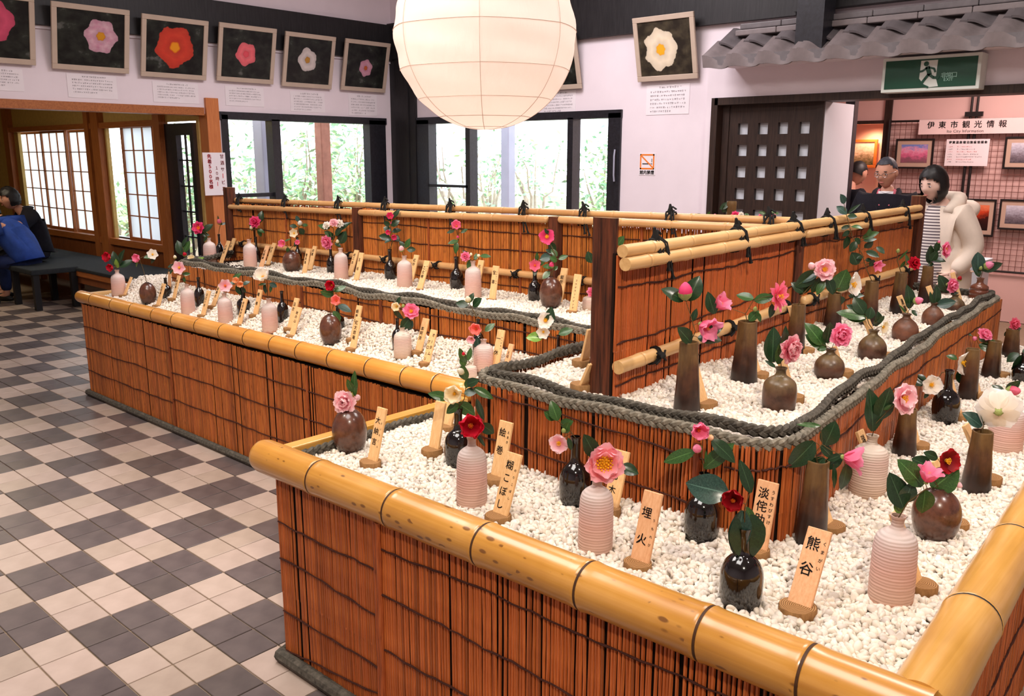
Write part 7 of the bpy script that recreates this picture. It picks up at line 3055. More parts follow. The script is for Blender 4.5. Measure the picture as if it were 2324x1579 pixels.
S('R14', [('b', 2245, 602, 20, 'pk', .5, -.4), ('b', 2226, 608, 8, 'gr'), ('l', 2219, 612, 2221, 572, 'b', .38), ('l', 2228, 612, 2275, 598, 'd', .26), ('l', 2217, 622, 2206, 592, 'b', .14), ('l', 2222, 628, 2214, 602, 'd', .3)], 'pink bud between two broad leaves at the far end of the tier')
S('N1', [('f', 781, 913, 56, 'pp', 'double', -.25, .1), ('b', 811, 902, 16, 'pp', .4, -.5), ('b', 797, 896, 11, 'gr', 0, -.7), ('l', 805, 898, 803, 842, 'm', .16), ('l', 804, 890, 787, 862, 'm', .24), ('l', 804, 936, 800, 978, 'd', .2)], 'pale pink double bloom over the brown egg vase at the near corner', [(803, 912)])
S('N2', [('f', 1031, 893, 46, 'cr', 'cup', -.1, .1), ('b', 1046, 842, 19, 'cr', -.4, -.3), ('l', 1020, 904, 972, 892, 'm', .22), ('l', 1040, 914, 1078, 942, 'm', .32), ('l', 1040, 916, 1012, 938, 'm', .3), ('l', 1056, 862, 1049, 828, 'm', .3), ('l', 1060, 872, 1086, 862, 'd', .36), ('l', 1058, 880, 1064, 858, 'm', .3), ('l', 1076, 880, 1120, 904, 'm', .2), ('l', 1082, 905, 1098, 955, 'd', .14), ('l', 1054, 890, 1080, 890, 'd', .4)], 'creamy white bloom and pale bud on a leafy branch at the rope corner', [(1054, 905), (1058, 870), (1052, 846)])
S('N3', [('f', 1068, 966, 66, 're', 'cup', .12, -.05, 'stamen_orange'), ('l', 1092, 962, 1122, 984, 'd', .36), ('l', 1082, 985, 1102, 1014, 'd', .12)], 'large open red bloom over the ribbed pink bottle')
S('N4', [('f', 1268, 1006, 44, 'pp', 'single', -.25, .25), ('b', 1279, 977, 12, 'gr', -.2, -.6), ('l', 1266, 954, 1251, 910, 'm', .3), ('l', 1260, 952, 1235, 934, 'm', .32), ('l', 1272, 964, 1300, 956, 'm', .36), ('l', 1282, 982, 1290, 958, 'm', .34), ('l', 1290, 994, 1296, 1022, 'd', .25)], 'blush bloom with a curled twig of fresh leaves', [(1292, 975), (1280, 966), (1262, 952)])
S('N5', [('f', 1372, 1052, 88, 'sa', 'crown', .08, .0, 'stamen'), ('l', 1408, 1058, 1450, 1074, 'd', .34), ('l', 1352, 1036, 1326, 986, 'd', .28)], 'biggest pink bloom with a dense golden heart')
S('N6', [('f', 1586, 976, 46, 'pk', 'cup', .05, .1, 'stamen_orange'), ('b', 1582, 1018, 22, 'pk', -.7, -.1), ('b', 1613, 993, 15, 'pe', .3, .2), ('l', 1576, 1024, 1504, 1048, 'm', .2), ('l', 1598, 1062, 1664, 1006, 'm', .2), ('l', 1616, 998, 1672, 1048, 'd', .24), ('l', 1600, 1050, 1604, 1022, 'm', .12)], 'slender pink bloom on a straight stem with long narrow leaves', [(1593, 1030), (1595, 995)])
S('N7', [('f', 1664, 1136, 54, 'dr', 'cup', -.35, -.15, 'stamen_orange'), ('l', 1652, 1120, 1556, 1096, 'b', .36), ('l', 1688, 1160, 1702, 1278, 'd', .38), ('l', 1686, 1158, 1668, 1262, 'b', .24), ('l', 1694, 1150, 1716, 1200, 'm', .18), ('l', 1704, 1118, 1682, 1044, 'd', .2)], 'dark red half-closed bloom with very large leaves', [(1690, 1155), (1700, 1122)])
S('N8', [('f', 1936, 1040, 66, 'pk', 'trumpet', .93, .12), ('l', 1848, 1002, 1790, 1064, 'd', .28), ('l', 1870, 1038, 1828, 1084, 'd', .28), ('l', 1862, 1010, 1892, 1040, 'd', .3), ('l', 1874, 1062, 1915, 1030, 'd', .28), ('l', 1872, 1010, 1898, 958, 'd', .36), ('l', 1922, 1052, 1913, 1114, 'd', .28), ('l', 1892, 1056, 1896, 1110, 'd', .12), ('l', 1862, 966, 1808, 962, 'm', .12), ('l', 1878, 1044, 1914, 1030, 'd', .2)], 'pink trumpet bloom with long dark drooping leaves at the tier corner', [(1852, 1025), (1866, 1008), (1880, 1018), (1912, 1034)])
S('N10', [('l', 1981, 978, 1977, 882, 'd', .26), ('l', 1994, 952, 2022, 880, 'd', .26), ('l', 2006, 930, 2024, 918, 'm', .2), ('f', 2053, 905, 70, 'pp', 'semi', .4, .0)], 'broad pink and white bloom with two tall dark leaves', [(1988, 960), (2012, 935), (2036, 912)])
S('N9', [('l', 2050, 1152, 2020, 1072, 'd', .3), ('l', 2042, 1164, 2034, 1128, 'l', .4), ('l', 2052, 1140, 2072, 1098, 'b', .36), ('l', 2100, 1112, 2094, 1166, 'm', .36), ('l', 2094, 1102, 2042, 1042, 'm', .32), ('f', 2108, 1078, 58, 'pk', 'trumpet', .12, -.9)], 'upright pink bloom on a slanting twig with broad leaves', [(2060, 1140), (2092, 1116), (2104, 1108)])
S('N11', [('f', 2152, 1046, 56, 'dr', 'single', .25, .05), ('l', 2116, 1108, 2174, 1064, 'm', .42), ('l', 2112, 1060, 2070, 1040, 'd', .4), ('l', 2128, 1040, 2098, 1026, 'd', .32), ('b', 2176, 1100, 15, 'pp', .5, .5)], 'deep red bloom above one broad round leaf', [(2118, 1085), (2138, 1060)])
S('N13', [('f', 2266, 930, 96, 'wh', 'single', .45, -.35, 'back'), ('l', 2228, 968, 2188, 934, 'b', .34), ('l', 2236, 964, 2230, 918, 'b', .34), ('l', 2224, 970, 2216, 952, 'd', .5), ('l', 2250, 930, 2262, 880, 'm', .1)], 'huge white bloom leaning out over the right rim', [(2234, 950), (2250, 932)])
S('N14', [('f', 2115, 873, 46, 'wh', 'single', -.05, 0), ('l', 2096, 874, 2064, 852, 'd', .34), ('l', 2102, 862, 2082, 848, 'd', .28), ('l', 2106, 890, 2098, 904, 'd', .3)], 'creamy white bloom left of the black bottle on the right shelf', [(2138, 845), (2128, 860)])
S('N15', [('b', 2300, 886, 26, 'ro', .6, .1), ('l', 2278, 892, 2252, 872, 'd', .3), ('l', 2284, 884, 2316, 866, 'd', .3), ('l', 2276, 898, 2248, 894, 'd', .3)], 'rosy bud with dark leaves over the wide pink bottle')
S('N16', [('f', 2190, 824, 56, 'wh', 'single', .42, .2), ('l', 2172, 814, 2148, 806, 'm', .3), ('l', 2182, 838, 2178, 870, 'd', .38)], 'white bloom with a heavy yellow heart on the right shelf')
S('N17', [('f', 2236, 758, 34, 'pk', 'double', .1, -.5), ('b', 2212, 768, 12, 'pk', -.6, 0), ('l', 2222, 770, 2264, 776, 'm', .28), ('l', 2222, 782, 2262, 796, 'm', .28), ('l', 2206, 762, 2168, 740, 'm', .1)], 'pink bloom lying on flat leaves far along the right shelf')
S('N18', [('f', 2304, 736, 30, 'ro', 'double', .2, 0), ('l', 2300, 750, 2318, 745, 'd', .3), ('l', 2290, 752, 2278, 762, 'd', .3)], 'small rosy bloom at the far end of the right shelf')
S('N19', [('l', 2312, 802, 2284, 820, 'd', .36), ('l', 2318, 806, 2300, 842, 'd', .36), ('l', 2320, 798, 2352, 790, 'd', .3)], 'dark drooping leaves in the black bottle at the right edge')
S('X1', [('l', 1652, 466, 1640, 482, 'd', .4), ('l', 1655, 462, 1632, 474, 'd', .3)], 'dark leaves hanging from the tube vase over the long fence')
S('X2', [('f', 1669, 489, 20, 'ho', 'double', -.2, 0), ('f', 1682, 487, 13, 'wh', 'double', .1, 0), ('f', 1727, 491, 13, 'pk', 'double', 0, 0), ('f', 1755, 491, 14, 'pk', 'double', 0, 0), ('l', 1738, 488, 1722, 480, 'm', .3), ('l', 1745, 488, 1768, 482, 'm', .3), ('l', 1700, 490, 1690, 484, 'm', .3)], 'row of little pink blooms showing above the long fence rails', [(1738, 505), (1715, 494)])
S('X3', [('l', 1594, 488, 1580, 484, 'm', .15), ('l', 1604, 488, 1612, 480, 'm', .2), ('b', 1622, 490, 9, 'pk')], 'thin twigs with a pink bud above the long fence', [(1600, 500), (1596, 486)])

# plaques: foot in the photograph, head, facing, writing
pl = plaque
pl(281, 669, 'left', (297, 628), 'S', [], 'plaque beside the first pink bottle at the far left end, seen almost edge on', .030)
pl(357, 693, 'left', (371, 643), 'S', [kanji('紅荒獅子', .017, .82)], 'plaque right of the small brown egg vase at the far left')
pl(393, 677, 'left', (405, 625), 'S', [kanji('明石潟', .017, .75)], 'plaque right of the small black bottle under the pale pink bloom', .036)
pl(383, 655, 'left', (384, 617), 'S', [], 'short brownish plaque half hidden behind the rope corner', .034, mat='plaque_wood_pink')
pl(459, 715, 'left', (473, 659), 'S', [kanji('白芯卜伴', .019, .82)], 'plaque just in front of the empty black bottle nearest the rope corner')
pl(482, 694, 'left', (499, 645), 'S', [kanji('春曙光', .02, .78)], 'golden plaque leaning behind the squat pink bottle', .042)
pl(541, 736, 'left', (556, 677), 'S', [kanji('加茂本阿弥', .017, .82)], 'plaque right of the squat pink bottle, before the peach blooms')
pl(578, 714, 'left', (590, 657), 'S', [kanji('曙', .022, .8), kanji('椿', .022, .45)], 'plaque standing right of the peach blooms')
pl(656, 744, 'left', (673, 676), 'S', [kanji('羽衣', .022, .78)], 'rear plaque of the pair beside the empty black bottle and the cream bloom')
pl(661, 761, 'left', (679, 697), 'S', [kanji('秋の山', .02, .8)], 'front plaque of the pair right of the cream bloom bottle')
pl(800, 768, 'left', (815, 693), 'S', [kanji('蝦夷錦', .021, .82)], 'rear plaque of the pair right of the glossy brown egg vase')
pl(799, 790, 'left', (813, 719), 'S', [kanji('紅太郎庵', .022, .82)], 'front plaque of four brushed characters right of the glossy brown egg vase')
pl(948, 796, 'left', (966, 722), 'S', [kanji('本阿弥', .020, .68)], 'rear plaque of the pair right of the grooved bottle')
pl(966, 822, 'left', (984, 748), 'S', [('オータム', .22, .84, .019, .028, 'ink'), ('グローリー', -.26, .62, .018, .026, 'ink')], 'front plaque with two columns of katakana right of the grooved bottle')
pl(1122, 832, 'left', (1137, 748), 'S', [kanji('一', .024, .76), kanji('休', .024, .38), kana('いっきゅう', .80, .008)], 'golden plaque reading one-rest right of the coral blooms')
pl(1147, 832, 'left', (1160, 780), 'S', [kanji('王冠', .014, .6)], 'narrow turned plaque right of the golden one at the junction', .030, mat='plaque_wood_pink')
pl(500, 597, 'ltier', (518, 546), 'S', [kanji('太神楽', .02, .75)], 'front plaque of the pair at the far end of the left tier')
pl(514, 589, 'ltier', (531, 540), 'S', [kanji('卜伴', .02, .75)], 'rear plaque of the pair at the far end of the left tier')
pl(590, 609, 'ltier', (606, 557), 'S', [kanji('紅麒麟', .02, .75)], 'front plaque right of the second pink bottle on the left tier', mat='plaque_wood_pink')
pl(606, 599, 'ltier', (622, 551), 'S', [kanji('狩衣', .02, .75)], 'rear plaque right of the second pink bottle on the left tier')
pl(689, 621, 'ltier', (699, 565), 'S', [kanji('雪見車', .02, .75)], 'front plaque right of the brown egg vase on the left tier')
pl(702, 612, 'ltier', (714, 558), 'S', [kanji('初嵐', .02, .8)], 'rear plaque right of the brown egg vase on the left tier')
pl(792, 626, 'ltier', (809, 567), 'S', [kanji('絞乙女', .02, .8)], 'rear plaque behind the empty pink bottle of the left tier')
pl(807, 636, 'ltier', (820, 573), 'S', [kanji('玉', .02, .74), kanji('垣', .02, .42)], 'front plaque right of the empty pink bottle of the left tier')
pl(930, 640, 'ltier', (945, 578), 'S', [kanji('紅妙', .02, .8)], 'rear plaque behind the pink bottle with the pale bud')
pl(951, 656, 'ltier', (969, 591), 'S', [kanji('乙女椿', .021, .74), kana('おとめ', .8, .008)], 'plaque reading otome camellia right of the pink bottle with the pale bud')
pl(1078, 655, 'ltier', (1092, 590), 'S', [kanji('光源氏', .02, .8)], 'rear plaque behind the pink bottle with the sideways leaf')
pl(1116, 679, 'ltier', (1125, 603), 'S', [kanji('宝', .022, .80), kanji('車', .022, .52), kana('たからぐるま', .82, .0075)], 'plaque with two brushed characters right of the bottle with the sideways leaf')
pl(1266, 668, 'ltier', (1281, 608), 'S', [kanji('紺侘助', .021, .74)], 'rear plaque behind the large brown egg vase of the left tier')
pl(1299, 706, 'ltier', (1311, 622), 'S', [('フラグラントピンク', -.02, .82, .011, .0155, 'ink')], 'plaque with one long column of katakana right of the large brown egg vase')
pl(843, 1046, 'near', (866, 925), 'S', [kanji('大納言', .023, .76, 1.45), kana('だいなごん', .72, .007, 2.6, .34)], 'plaque reading dainagon right of the brown egg vase at the near corner', .042)
pl(983, 1018, 'near', (999, 911), 'S', [], 'blank-faced plaque left of the black bottle with the creamy bloom', .044, mat='plaque_wood')
pl(1013, 965, 'near', (1030, 890), 'S', [], 'plaque half hidden behind the creamy white bloom', .044)
pl(1127, 1082, 'near', (1148, 956), 'S', [kanji('絵', .027, .80), kanji('巻', .027, .48), kana('えまき', .82, .009, 1.6)], 'plaque reading emaki standing against the reed tier', .050)
pl(1133, 1168, 'near', (1167, 1028), 'S', [kanji('糊こぼし', .026, .80, 1.35), kana('のりこぼし', .74, .008, 2.3)], 'plaque reading norikoboshi right of the bottle with the red bloom', .050)
pl(1384, 1150, 'near', (1411, 1022), 'S', [kanji('紅', .025, .80), kanji('乙', .025, .55), kanji('木', .025, .30)], 'plaque half covered by the biggest pink bloom', .048)
pl(1450, 1275, 'near', (1482, 1116), 'S', [kanji('埋', .028, .70), kanji('火', .028, .32), kana('うもれび', .62, .0075, 2.6)], 'plaque reading umorebi standing alone between pink and black bottles', .050, mat='plaque_wood_pink')
pl(1716, 1245, 'near', (1743, 1092), 'S', [kanji('淡侘助', .029, .82, 1.12), kana('うすわびすけ', .86, .0105, 1.4)], 'plaque reading usu-wabisuke leaning before the rounded tier corner', .052, mat='plaque_wood_pink')
pl(1812, 1374, 'near', (1861, 1200), 'S', [kanji('熊', .031, .80), kanji('谷', .031, .47), kana('くまがい', .83, .0095, 1.9)], 'plaque reading kumagai, largest of all, by the thick bamboo rim', .052, mat='plaque_wood_pink', disc=.039)
pl(1322, 872, 'tier', (1344, 822), 'W', [], 'plaque leaning against the dark corner post, its log slice in front', .044)
pl(1324, 818, 'tier', (1340, 745), 'W', [], 'plaque behind the first, half hidden by the dark corner post', .044)
E_ = [(1598, 912, 'tier', None, '', 'plaque behind the tall vase nearest the rope corner', 'R1'),
      (1720, 846, 'tier', None, '', 'plaque behind the second tall vase along the fence', 'R2'),
      (1797, 898, 'tier', (1775, 806), '', 'plaque behind the squat bottle with metallic shoulders', 'R3'),
      (1823, 800, 'tier', None, '', 'plaque behind the third tall vase along the fence', 'R4'),
      (1909, 850, 'tier', (1893, 786), '', 'plaque behind the round flask with the double pink bloom', 'R5'),
      (1998, 812, 'tier', (1966, 718), '', 'plaque behind the olive brown flask', 'R7'),
      (2077, 762, 'tier', (2043, 670), '唐錦', 'plaque with writing behind the round reddish flask with the pink bud', 'R9'),
      (2139, 733, 'tier', (2109, 648), '', 'plaque behind the egg-bodied reddish flask', 'R11'),
      (2184, 700, 'tier', None, '', 'plaque behind the small dark round flask', 'R13'),
      (1884, 1190, 'near', (1838, 1050), '', 'plaque behind the tall vase at the rounded tier corner', 'N8'),
      (2000, 1096, 'near', (1953, 976), '瑞光', 'plaque with a dark character behind the cream bottle', 'N10'),
      (2086, 1322, 'near', (2034, 1160), '', 'plaque behind the large ribbed bottle closest to the right rim', 'N9'),
      (2164, 1182, 'near', None, '', 'plaque behind the big dark brown egg vase', 'N11'),
      (2084, 1006, 'near', None, '', 'plaque behind the tall vase under the pink and white bloom', 'N12'),
      (2180, 940, 'near', None, '', 'plaque behind the black bottle on the right shelf', 'N14'),
      (2244, 1082, 'near', (2194, 962), '', 'plaque behind the tall vase with the huge white bloom', 'N13'),
      (2224, 893, 'near', None, '', 'plaque behind the tall vase with the white and yellow bloom', 'N16'),
      (2270, 846, 'near', None, '', 'plaque behind the tall vase with flat leaves', 'N17')]
for bx, by, bed, tp, tx, lab, bh in E_:
    plaque(bx, by, bed, tp, 'E', [kanji(tx, .026, .84)] if tx else [], lab, .046, behind=bh)

finish_gravel()

# ------------------------------------------------------------------ people
def skin_mesh(name, verts, edges, radii, mats, sub=2, root=0):
    """Grow one continuous surface round a skeleton."""
    me = bpy.data.meshes.new(name)
    me.from_pydata([tuple(v) for v in verts], edges, [])
    o = bpy.data.objects.new(name, me)
    COL.objects.link(o)
    md = o.modifiers.new('skin', 'SKIN')
    for i, r in enumerate(radii):
        sv = me.skin_vertices[0].data[i]
        sv.radius = r if isinstance(r, tuple) else (r, r)
        sv.use_root = (i == root)
    md.use_smooth_shade = True
    s = o.modifiers.new('sub', 'SUBSURF')
    s.levels = s.render_levels = sub
    dg = bpy.context.evaluated_depsgraph_get()
    out = bpy.data.meshes.new_from_object(o.evaluated_get(dg))
    bpy.data.objects.remove(o)
    out.name = name
    out.materials.clear()
    for m_ in mats:
        out.materials.append(M[m_])
    out.polygons.foreach_set('use_smooth', [True] * len(out.polygons))
    return out


def ellip(mb, c, r, n=10, mi=0, rot=None, k=8):
    c = Vector(c)
    v, f = [], []
    for i in range(k + 1):
        la = -math.pi / 2 + math.pi * i / k
        for j in range(n):
            a = 2 * math.pi * j / n
            p = Vector((r[0] * math.cos(la) * math.cos(a), r[1] * math.cos(la) * math.sin(a), r[2] * math.sin(la)))
            v.append(c + (rot @ p if rot else p))
    for i in range(k):
        for j in range(n):
            f.append((i * n + j, i * n + (j + 1) % n, (i + 1) * n + (j + 1) % n, (i + 1) * n + j))
    mb.add(v, f, mi)


def head_parts(mb, T, s, female=False):
    """Head facing local -Y, centre at the origin of T; materials 0 skin, 1 dark, 2 white, 3 lip."""
    v, f = [], []
    n, k = 28, 22
    for i in range(k + 1):
        la = -math.pi / 2 + math.pi * i / k
        for j in range(n):
            a = 2 * math.pi * j / n
            x, y, z = math.cos(la) * math.cos(a), math.cos(la) * math.sin(a), math.sin(la)
            fr = max(0, -y)
            X, Y, Z = x * .076, y * .094, z * .115
            if z < 0:
                X *= 1 - .30 * (-z) ** 1.3
                Y = Y * (1 - .12 * (-z)) if y < 0 else Y * (1 - .35 * (-z))
                Y -= .010 * fr * math.exp(-((z + .8) / .2) ** 2)          # chin
            g = math.exp(-(x / .16) ** 2)
            Y -= fr * g * (.020 * math.exp(-((z + .17) / .11) ** 2) + .010 * math.exp(-((z + .02) / .12) ** 2))   # nose
            Y -= fr * .004 * math.exp(-((z - .24) / .08) ** 2)                                              # brow
            e = math.exp(-((abs(x) - .40) / .16) ** 2 - ((z - .06) / .09) ** 2)
            Y += fr * .009 * e                                                                           # sockets
            Y -= fr * .005 * math.exp(-(x / .3) ** 2 - ((z + .47) / .07) ** 2)                               # lips
            X += .004 * (1 if x > 0 else -1) * math.exp(-((z + .12) / .2) ** 2) * (fr > .2)                  # cheeks
            v.append(T @ (Vector((X, Y, Z)) * s))
    for i in range(k):
        for j in range(n):
            f.append((i * n + j, i * n + (j + 1) % n, (i + 1) * n + (j + 1) % n, (i + 1) * n + j))
    mb.add(v, f, 0)
    R = T.to_3x3()
    for sx in (-1, 1):
        ellip(mb, T @ (Vector((sx * .031, -.079, .008)) * s), (.011 * s, .006 * s, .0055 * s), 8, 2, R, 5)
        ellip(mb, T @ (Vector((sx * .031, -.0845, .008)) * s), (.005 * s, .003 * s, .005 * s), 6, 1, R, 4)
        ellip(mb, T @ (Vector((sx * .031, -.086, .031)) * s), (.017 * s, .005 * s, .0035 * s), 8, 1, R, 4)
        ellip(mb, T @ (Vector((sx * .077, .008, -.004)) * s), (.009 * s, .017 * s, .029 * s), 8, 0, R, 6)
    ellip(mb, T @ (Vector((0, -.092, -.053)) * s), (.021 * s, .006 * s, .006 * s), 10, 3, R, 5)


def hand_parts(mb, w, d, palm, s, curl=.5, side=1):
    """Palm and five bent fingers: w wrist, d finger direction, palm = direction the palm faces."""
    d, palm = Vector(d).normalized(), Vector(palm).normalized()
    x = d.cross(palm).normalized() * side
    w = Vector(w)
    ellip(mb, w + d * .045 * s, (.040 * s, .014 * s, .050 * s), 10, 0, Matrix((x, palm, d)).transposed(), 8)
    for i, L in enumerate((.062, .072, .068, .054)):
        b = w + d * .082 * s + x * (-.029 + .0195 * i) * s
        p = [b - d * .012 * s, b, b + (d * math.cos(curl * .5) + palm * math.sin(curl * .5)) * L * .5 * s]
        p.append(p[-1] + (d * math.cos(curl * 1.3) + palm * math.sin(curl * 1.3)) * L * .32 * s)
        p.append(p[-1] + (d * math.cos(curl * 2) + palm * math.sin(curl * 2)) * L * .22 * s)
        mb.tube(p, [.0095 * s, .0092 * s, .0085 * s, .0078 * s, .005 * s], 7, 0)
    b = w + d * .02 * s - x * .032 * s
    p = [b + x * .01 * s, b, b + (d * .75 - x * .65 + palm * .2) * .032 * s, b + (d * .9 - x * .55 + palm * .45) * .060 * s]
    mb.tube(p, [.012 * s, .0115 * s, .0095 * s, .006 * s], 7, 0)


def cap_mesh(keep, r, T, s, mat, rough=.004, seed=0, name='hair'):
    """Hair as a shell over the skull; KEEP(x, y, z) tells how far out the shell stands (0 = bare)."""
    rnd = random.Random(seed)
    n, k = 32, 26
    v, idx = [], {}
    for i in range(k + 1):
        la = -math.pi / 2 + math.pi * i / k
        for j in range(n):
            a = 2 * math.pi * j / n
            x, y, z = math.cos(la) * math.cos(a), math.cos(la) * math.sin(a), math.sin(la)
            q = keep(x, y, z)
            p = Vector((x * .076 * r[0], y * .094 * r[1], z * .115 * r[2])) * (1 + (q - .02 if q <= 0 else q + .022 * math.sin(13 * x + 5 * z + seed) * math.sin(11 * y + 7 * z))) + Vector((rnd.uniform(-1, 1), rnd.uniform(-1, 1), rnd.uniform(-1, 1))) * rough * .3
            idx[i, j] = len(v)
            v.append((T @ (p * s), q))
    f = []
    for i in range(k):
        for j in range(n):
            q = [idx[i, j], idx[i, (j + 1) % n], idx[i + 1, (j + 1) % n], idx[i + 1, j]]
            if sum(v[t_][1] > 0 for t_ in q) >= 3:
                f.append(tuple(q))
    m = MB()
    m.add([p for p, _ in v], f)
    me = mesh_from(m, name, mat, sharp=0)
    return me


def figure(name, label, foot, face, H, pose, shirt, trousers, skin='skin', group=None, female=False, head_turn=(0, 0, 0), hands=True, build=1.0):
    """A clothed person. FACE = heading in degrees (0 looks along -Y, turning left with positive angles). POSE gives joints in metres for a 1.70 m body."""
    s = H / 1.70
    t = thing(name, label, 'person', foot, math.radians(face), group)
    J = {k: Vector(v) * s for k, v in pose.items()}
    order = ['pelvis', 'waist', 'chest', 'neck', 'headbase', 'ls', 'le', 'lw', 'rs', 're', 'rw', 'lh', 'lk', 'la', 'lt', 'rh', 'rk', 'ra', 'rt']
    vs = [J[k] for k in order]
    E2 = [(0, 1), (1, 2), (2, 3), (3, 4), (2, 5), (5, 6), (6, 7), (2, 8), (8, 9), (9, 10), (0, 11), (11, 12), (12, 13), (13, 14), (0, 15), (15, 16), (16, 17), (17, 18)]
    rad = [(.135, .105), (.115, .09), (.145, .10), .055, .05, .058, .042, .028, .058, .042, .028, .085, .056, .037, .034, .085, .056, .037, .034]
    rad = [tuple(q * s * .84 for q in r) if isinstance(r, tuple) else r * s for r in rad]
    body = skin_mesh('body', vs, E2, rad, [skin, 'hair_black', 'cloth_white', 'lip'], 2)
    mb = MB()
    mb.add([v.co[:] for v in body.vertices], [tuple(p.vertices) for p in body.polygons], 0)
    Rh = Matrix.Rotation(math.radians(head_turn[2]), 4, 'Z') @ Matrix.Rotation(math.radians(head_turn[0]), 4, 'X') @ Matrix.Rotation(math.radians(head_turn[1]), 4, 'Y')
    hc = J['headbase'] + Rh.to_3x3() @ Vector((0, -.022 * s, .085 * s))
    T = Matrix.Translation(hc) @ Rh
    head_parts(mb, T, s, female)
    if hands:
        for a, b, sd in (('le', 'lw', 1), ('re', 'rw', -1)):
            d = (J[b] - J[a]).normalized()
            pm = pose.get('palm_' + a[0], None)
            pm = Vector(pm) if pm else Vector((sd * -1.0, .2, 0))
            pm = (pm - d * pm.dot(d)).normalized()
            hand_parts(mb, J[b], d, pm, s, .35, sd)
    me = mesh_from(mb, 'body', skin, 'hair_black', 'cloth_white', 'lip', sharp=0)
    part('body', me, t)
    # trousers and shoes
    k = build
    tv = [J['waist'].lerp(J['pelvis'], .6), J['pelvis'], J['lh'], J['lk'], J['la'] + Vector((0, 0, .03 * s)), J['rh'], J['rk'], J['ra'] + Vector((0, 0, .03 * s))]
    part('trousers', skin_mesh('trousers', tv, [(0, 1), (1, 2), (2, 3), (3, 4), (1, 5), (5, 6), (6, 7)], [tuple(q * s for q in (.14, .11)), tuple(q * s for q in (.15, .12)), .10 * s, .075 * s, .062 * s, .10 * s, .075 * s, .062 * s], [trousers], 2, 1), t)
    for a, b in (('la', 'lt'), ('ra', 'rt')):
        m = MB()
        d = (J[b] - J[a])
        d.z = 0
        d.normalize()
        c = Vector((J[a].x, J[a].y, 0)) + d * .065 * s
        x = Vector((-d.y, d.x, 0))
        ellip(m, c + Vector((0, 0, .042 * s)), (.045 * s, .135 * s, .045 * s), 14, 0, Matrix((x, d, Vector((0, 0, 1)))).transposed(), 8)
        part('shoe', mesh_from(m, 'shoe', 'shoe_black'), t)
    # jacket
    jb = J['pelvis'].lerp(J['waist'], .1)
    jv = [jb, J['waist'], J['chest'], J['chest'].lerp(J['neck'], .62), J['ls'], J['le'], J['lw'].lerp(J['le'], .06), J['rs'], J['re'], J['rw'].lerp(J['re'], .06)]
    part('jacket', skin_mesh('jacket', jv, [(0, 1), (1, 2), (2, 3), (2, 4), (4, 5), (5, 6), (2, 7), (7, 8), (8, 9)], [tuple(q * s * k for q in (.165, .135)), tuple(q * s * k for q in (.155, .125)), tuple(q * s * k for q in (.175, .125)), tuple(q * s * k for q in (.14, .125)), .085 * s * k, .068 * s * k, .05 * s * k, .085 * s * k, .068 * s * k, .05 * s * k], [shirt], 2, 1), t)
    return t, J, T, s


STAND = dict(pelvis=(0, 0, .92), waist=(0, 0, 1.06), chest=(0, .01, 1.27), neck=(0, .015, 1.42), headbase=(0, .005, 1.50), ls=(.17, .015, 1.36), le=(.235, .05, 1.09), lw=(.225, -.05, .86), rs=(-.17, .015, 1.36), re=(-.235, .05, 1.09), rw=(-.225, -.05, .86),
             lh=(.09, 0, .88), lk=(.10, -.015, .48), la=(.10, .02, .08), lt=(.11, -.12, .035), rh=(-.09, 0, .88), rk=(-.10, -.015, .48), ra=(-.10, .02, .08), rt=(-.11, -.12, .035))


def heading(v):
    """Angle that turns local -Y on to the horizontal direction v."""
    return math.degrees(math.atan2(v.x, -v.y))


CRh = Vector((CR.x, CR.y, 0)).normalized()
CFh = Vector((CF.x, CF.y, 0)).normalized()

# man in a dark jacket and glasses, looking down towards the stands
p = EYE + ray(2020, 405) * 6.35
foot = Vector((p.x, p.y, 0)) + CFh * .03
t, J, T, s = figure('person', 'man with glasses and greying hair in a dark open jacket standing behind the fence', foot, heading(-CFh * .8 - CRh * .45), 1.60, STAND, 'cloth_black', 'cloth_trouser', head_turn=(14, 0, -18), group=None, build=1.22)
part('hair', cap_mesh(lambda x, y, z: (.08 if z > .30 - .0 + (.28 if y < -.45 else 0) and not (y < -.72 and z < .52) else (.06 if y > .05 and z > -.28 else 0)), (1, 1, 1), T, s, 'hair_grey', seed=1), t)
m = MB()
for sx in (-1, 1):
    m.tube([T @ (Vector((sx * .031 + .021 * math.cos(a * .5236), -.097, .006 + .016 * math.sin(a * .5236))) * s) for a in range(13)], .0016, 4)
    m.tube([T @ (Vector((sx * .052, -.095, .012)) * s), T @ (Vector((sx * .078, -.02, .014)) * s), T @ (Vector((sx * .078, .015, .008)) * s)], .0016, 4)
m.tube([T @ (Vector((-.01, -.103, .008)) * s), T @ (Vector((.01, -.103, .008)) * s)], .0016, 4)
part('glasses', mesh_from(m, 'glasses', 'lens_wire'), t)
m = MB()
ch = J['chest'] * .55 + J['neck'] * .45
m.add([ch + Vector(q) * s for q in ((-.055, -.085, .10), (.055, -.085, .10), (.045, -.135, .0), (.012, -.142, -.16), (-.012, -.142, -.16), (-.045, -.135, .0), (0, -.10, .085))], [(0, 5, 2, 1), (5, 4, 3, 2), (0, 1, 6)])
part('shirt', mesh_from(m, 'shirt', 'cloth_white', smooth=False), t)
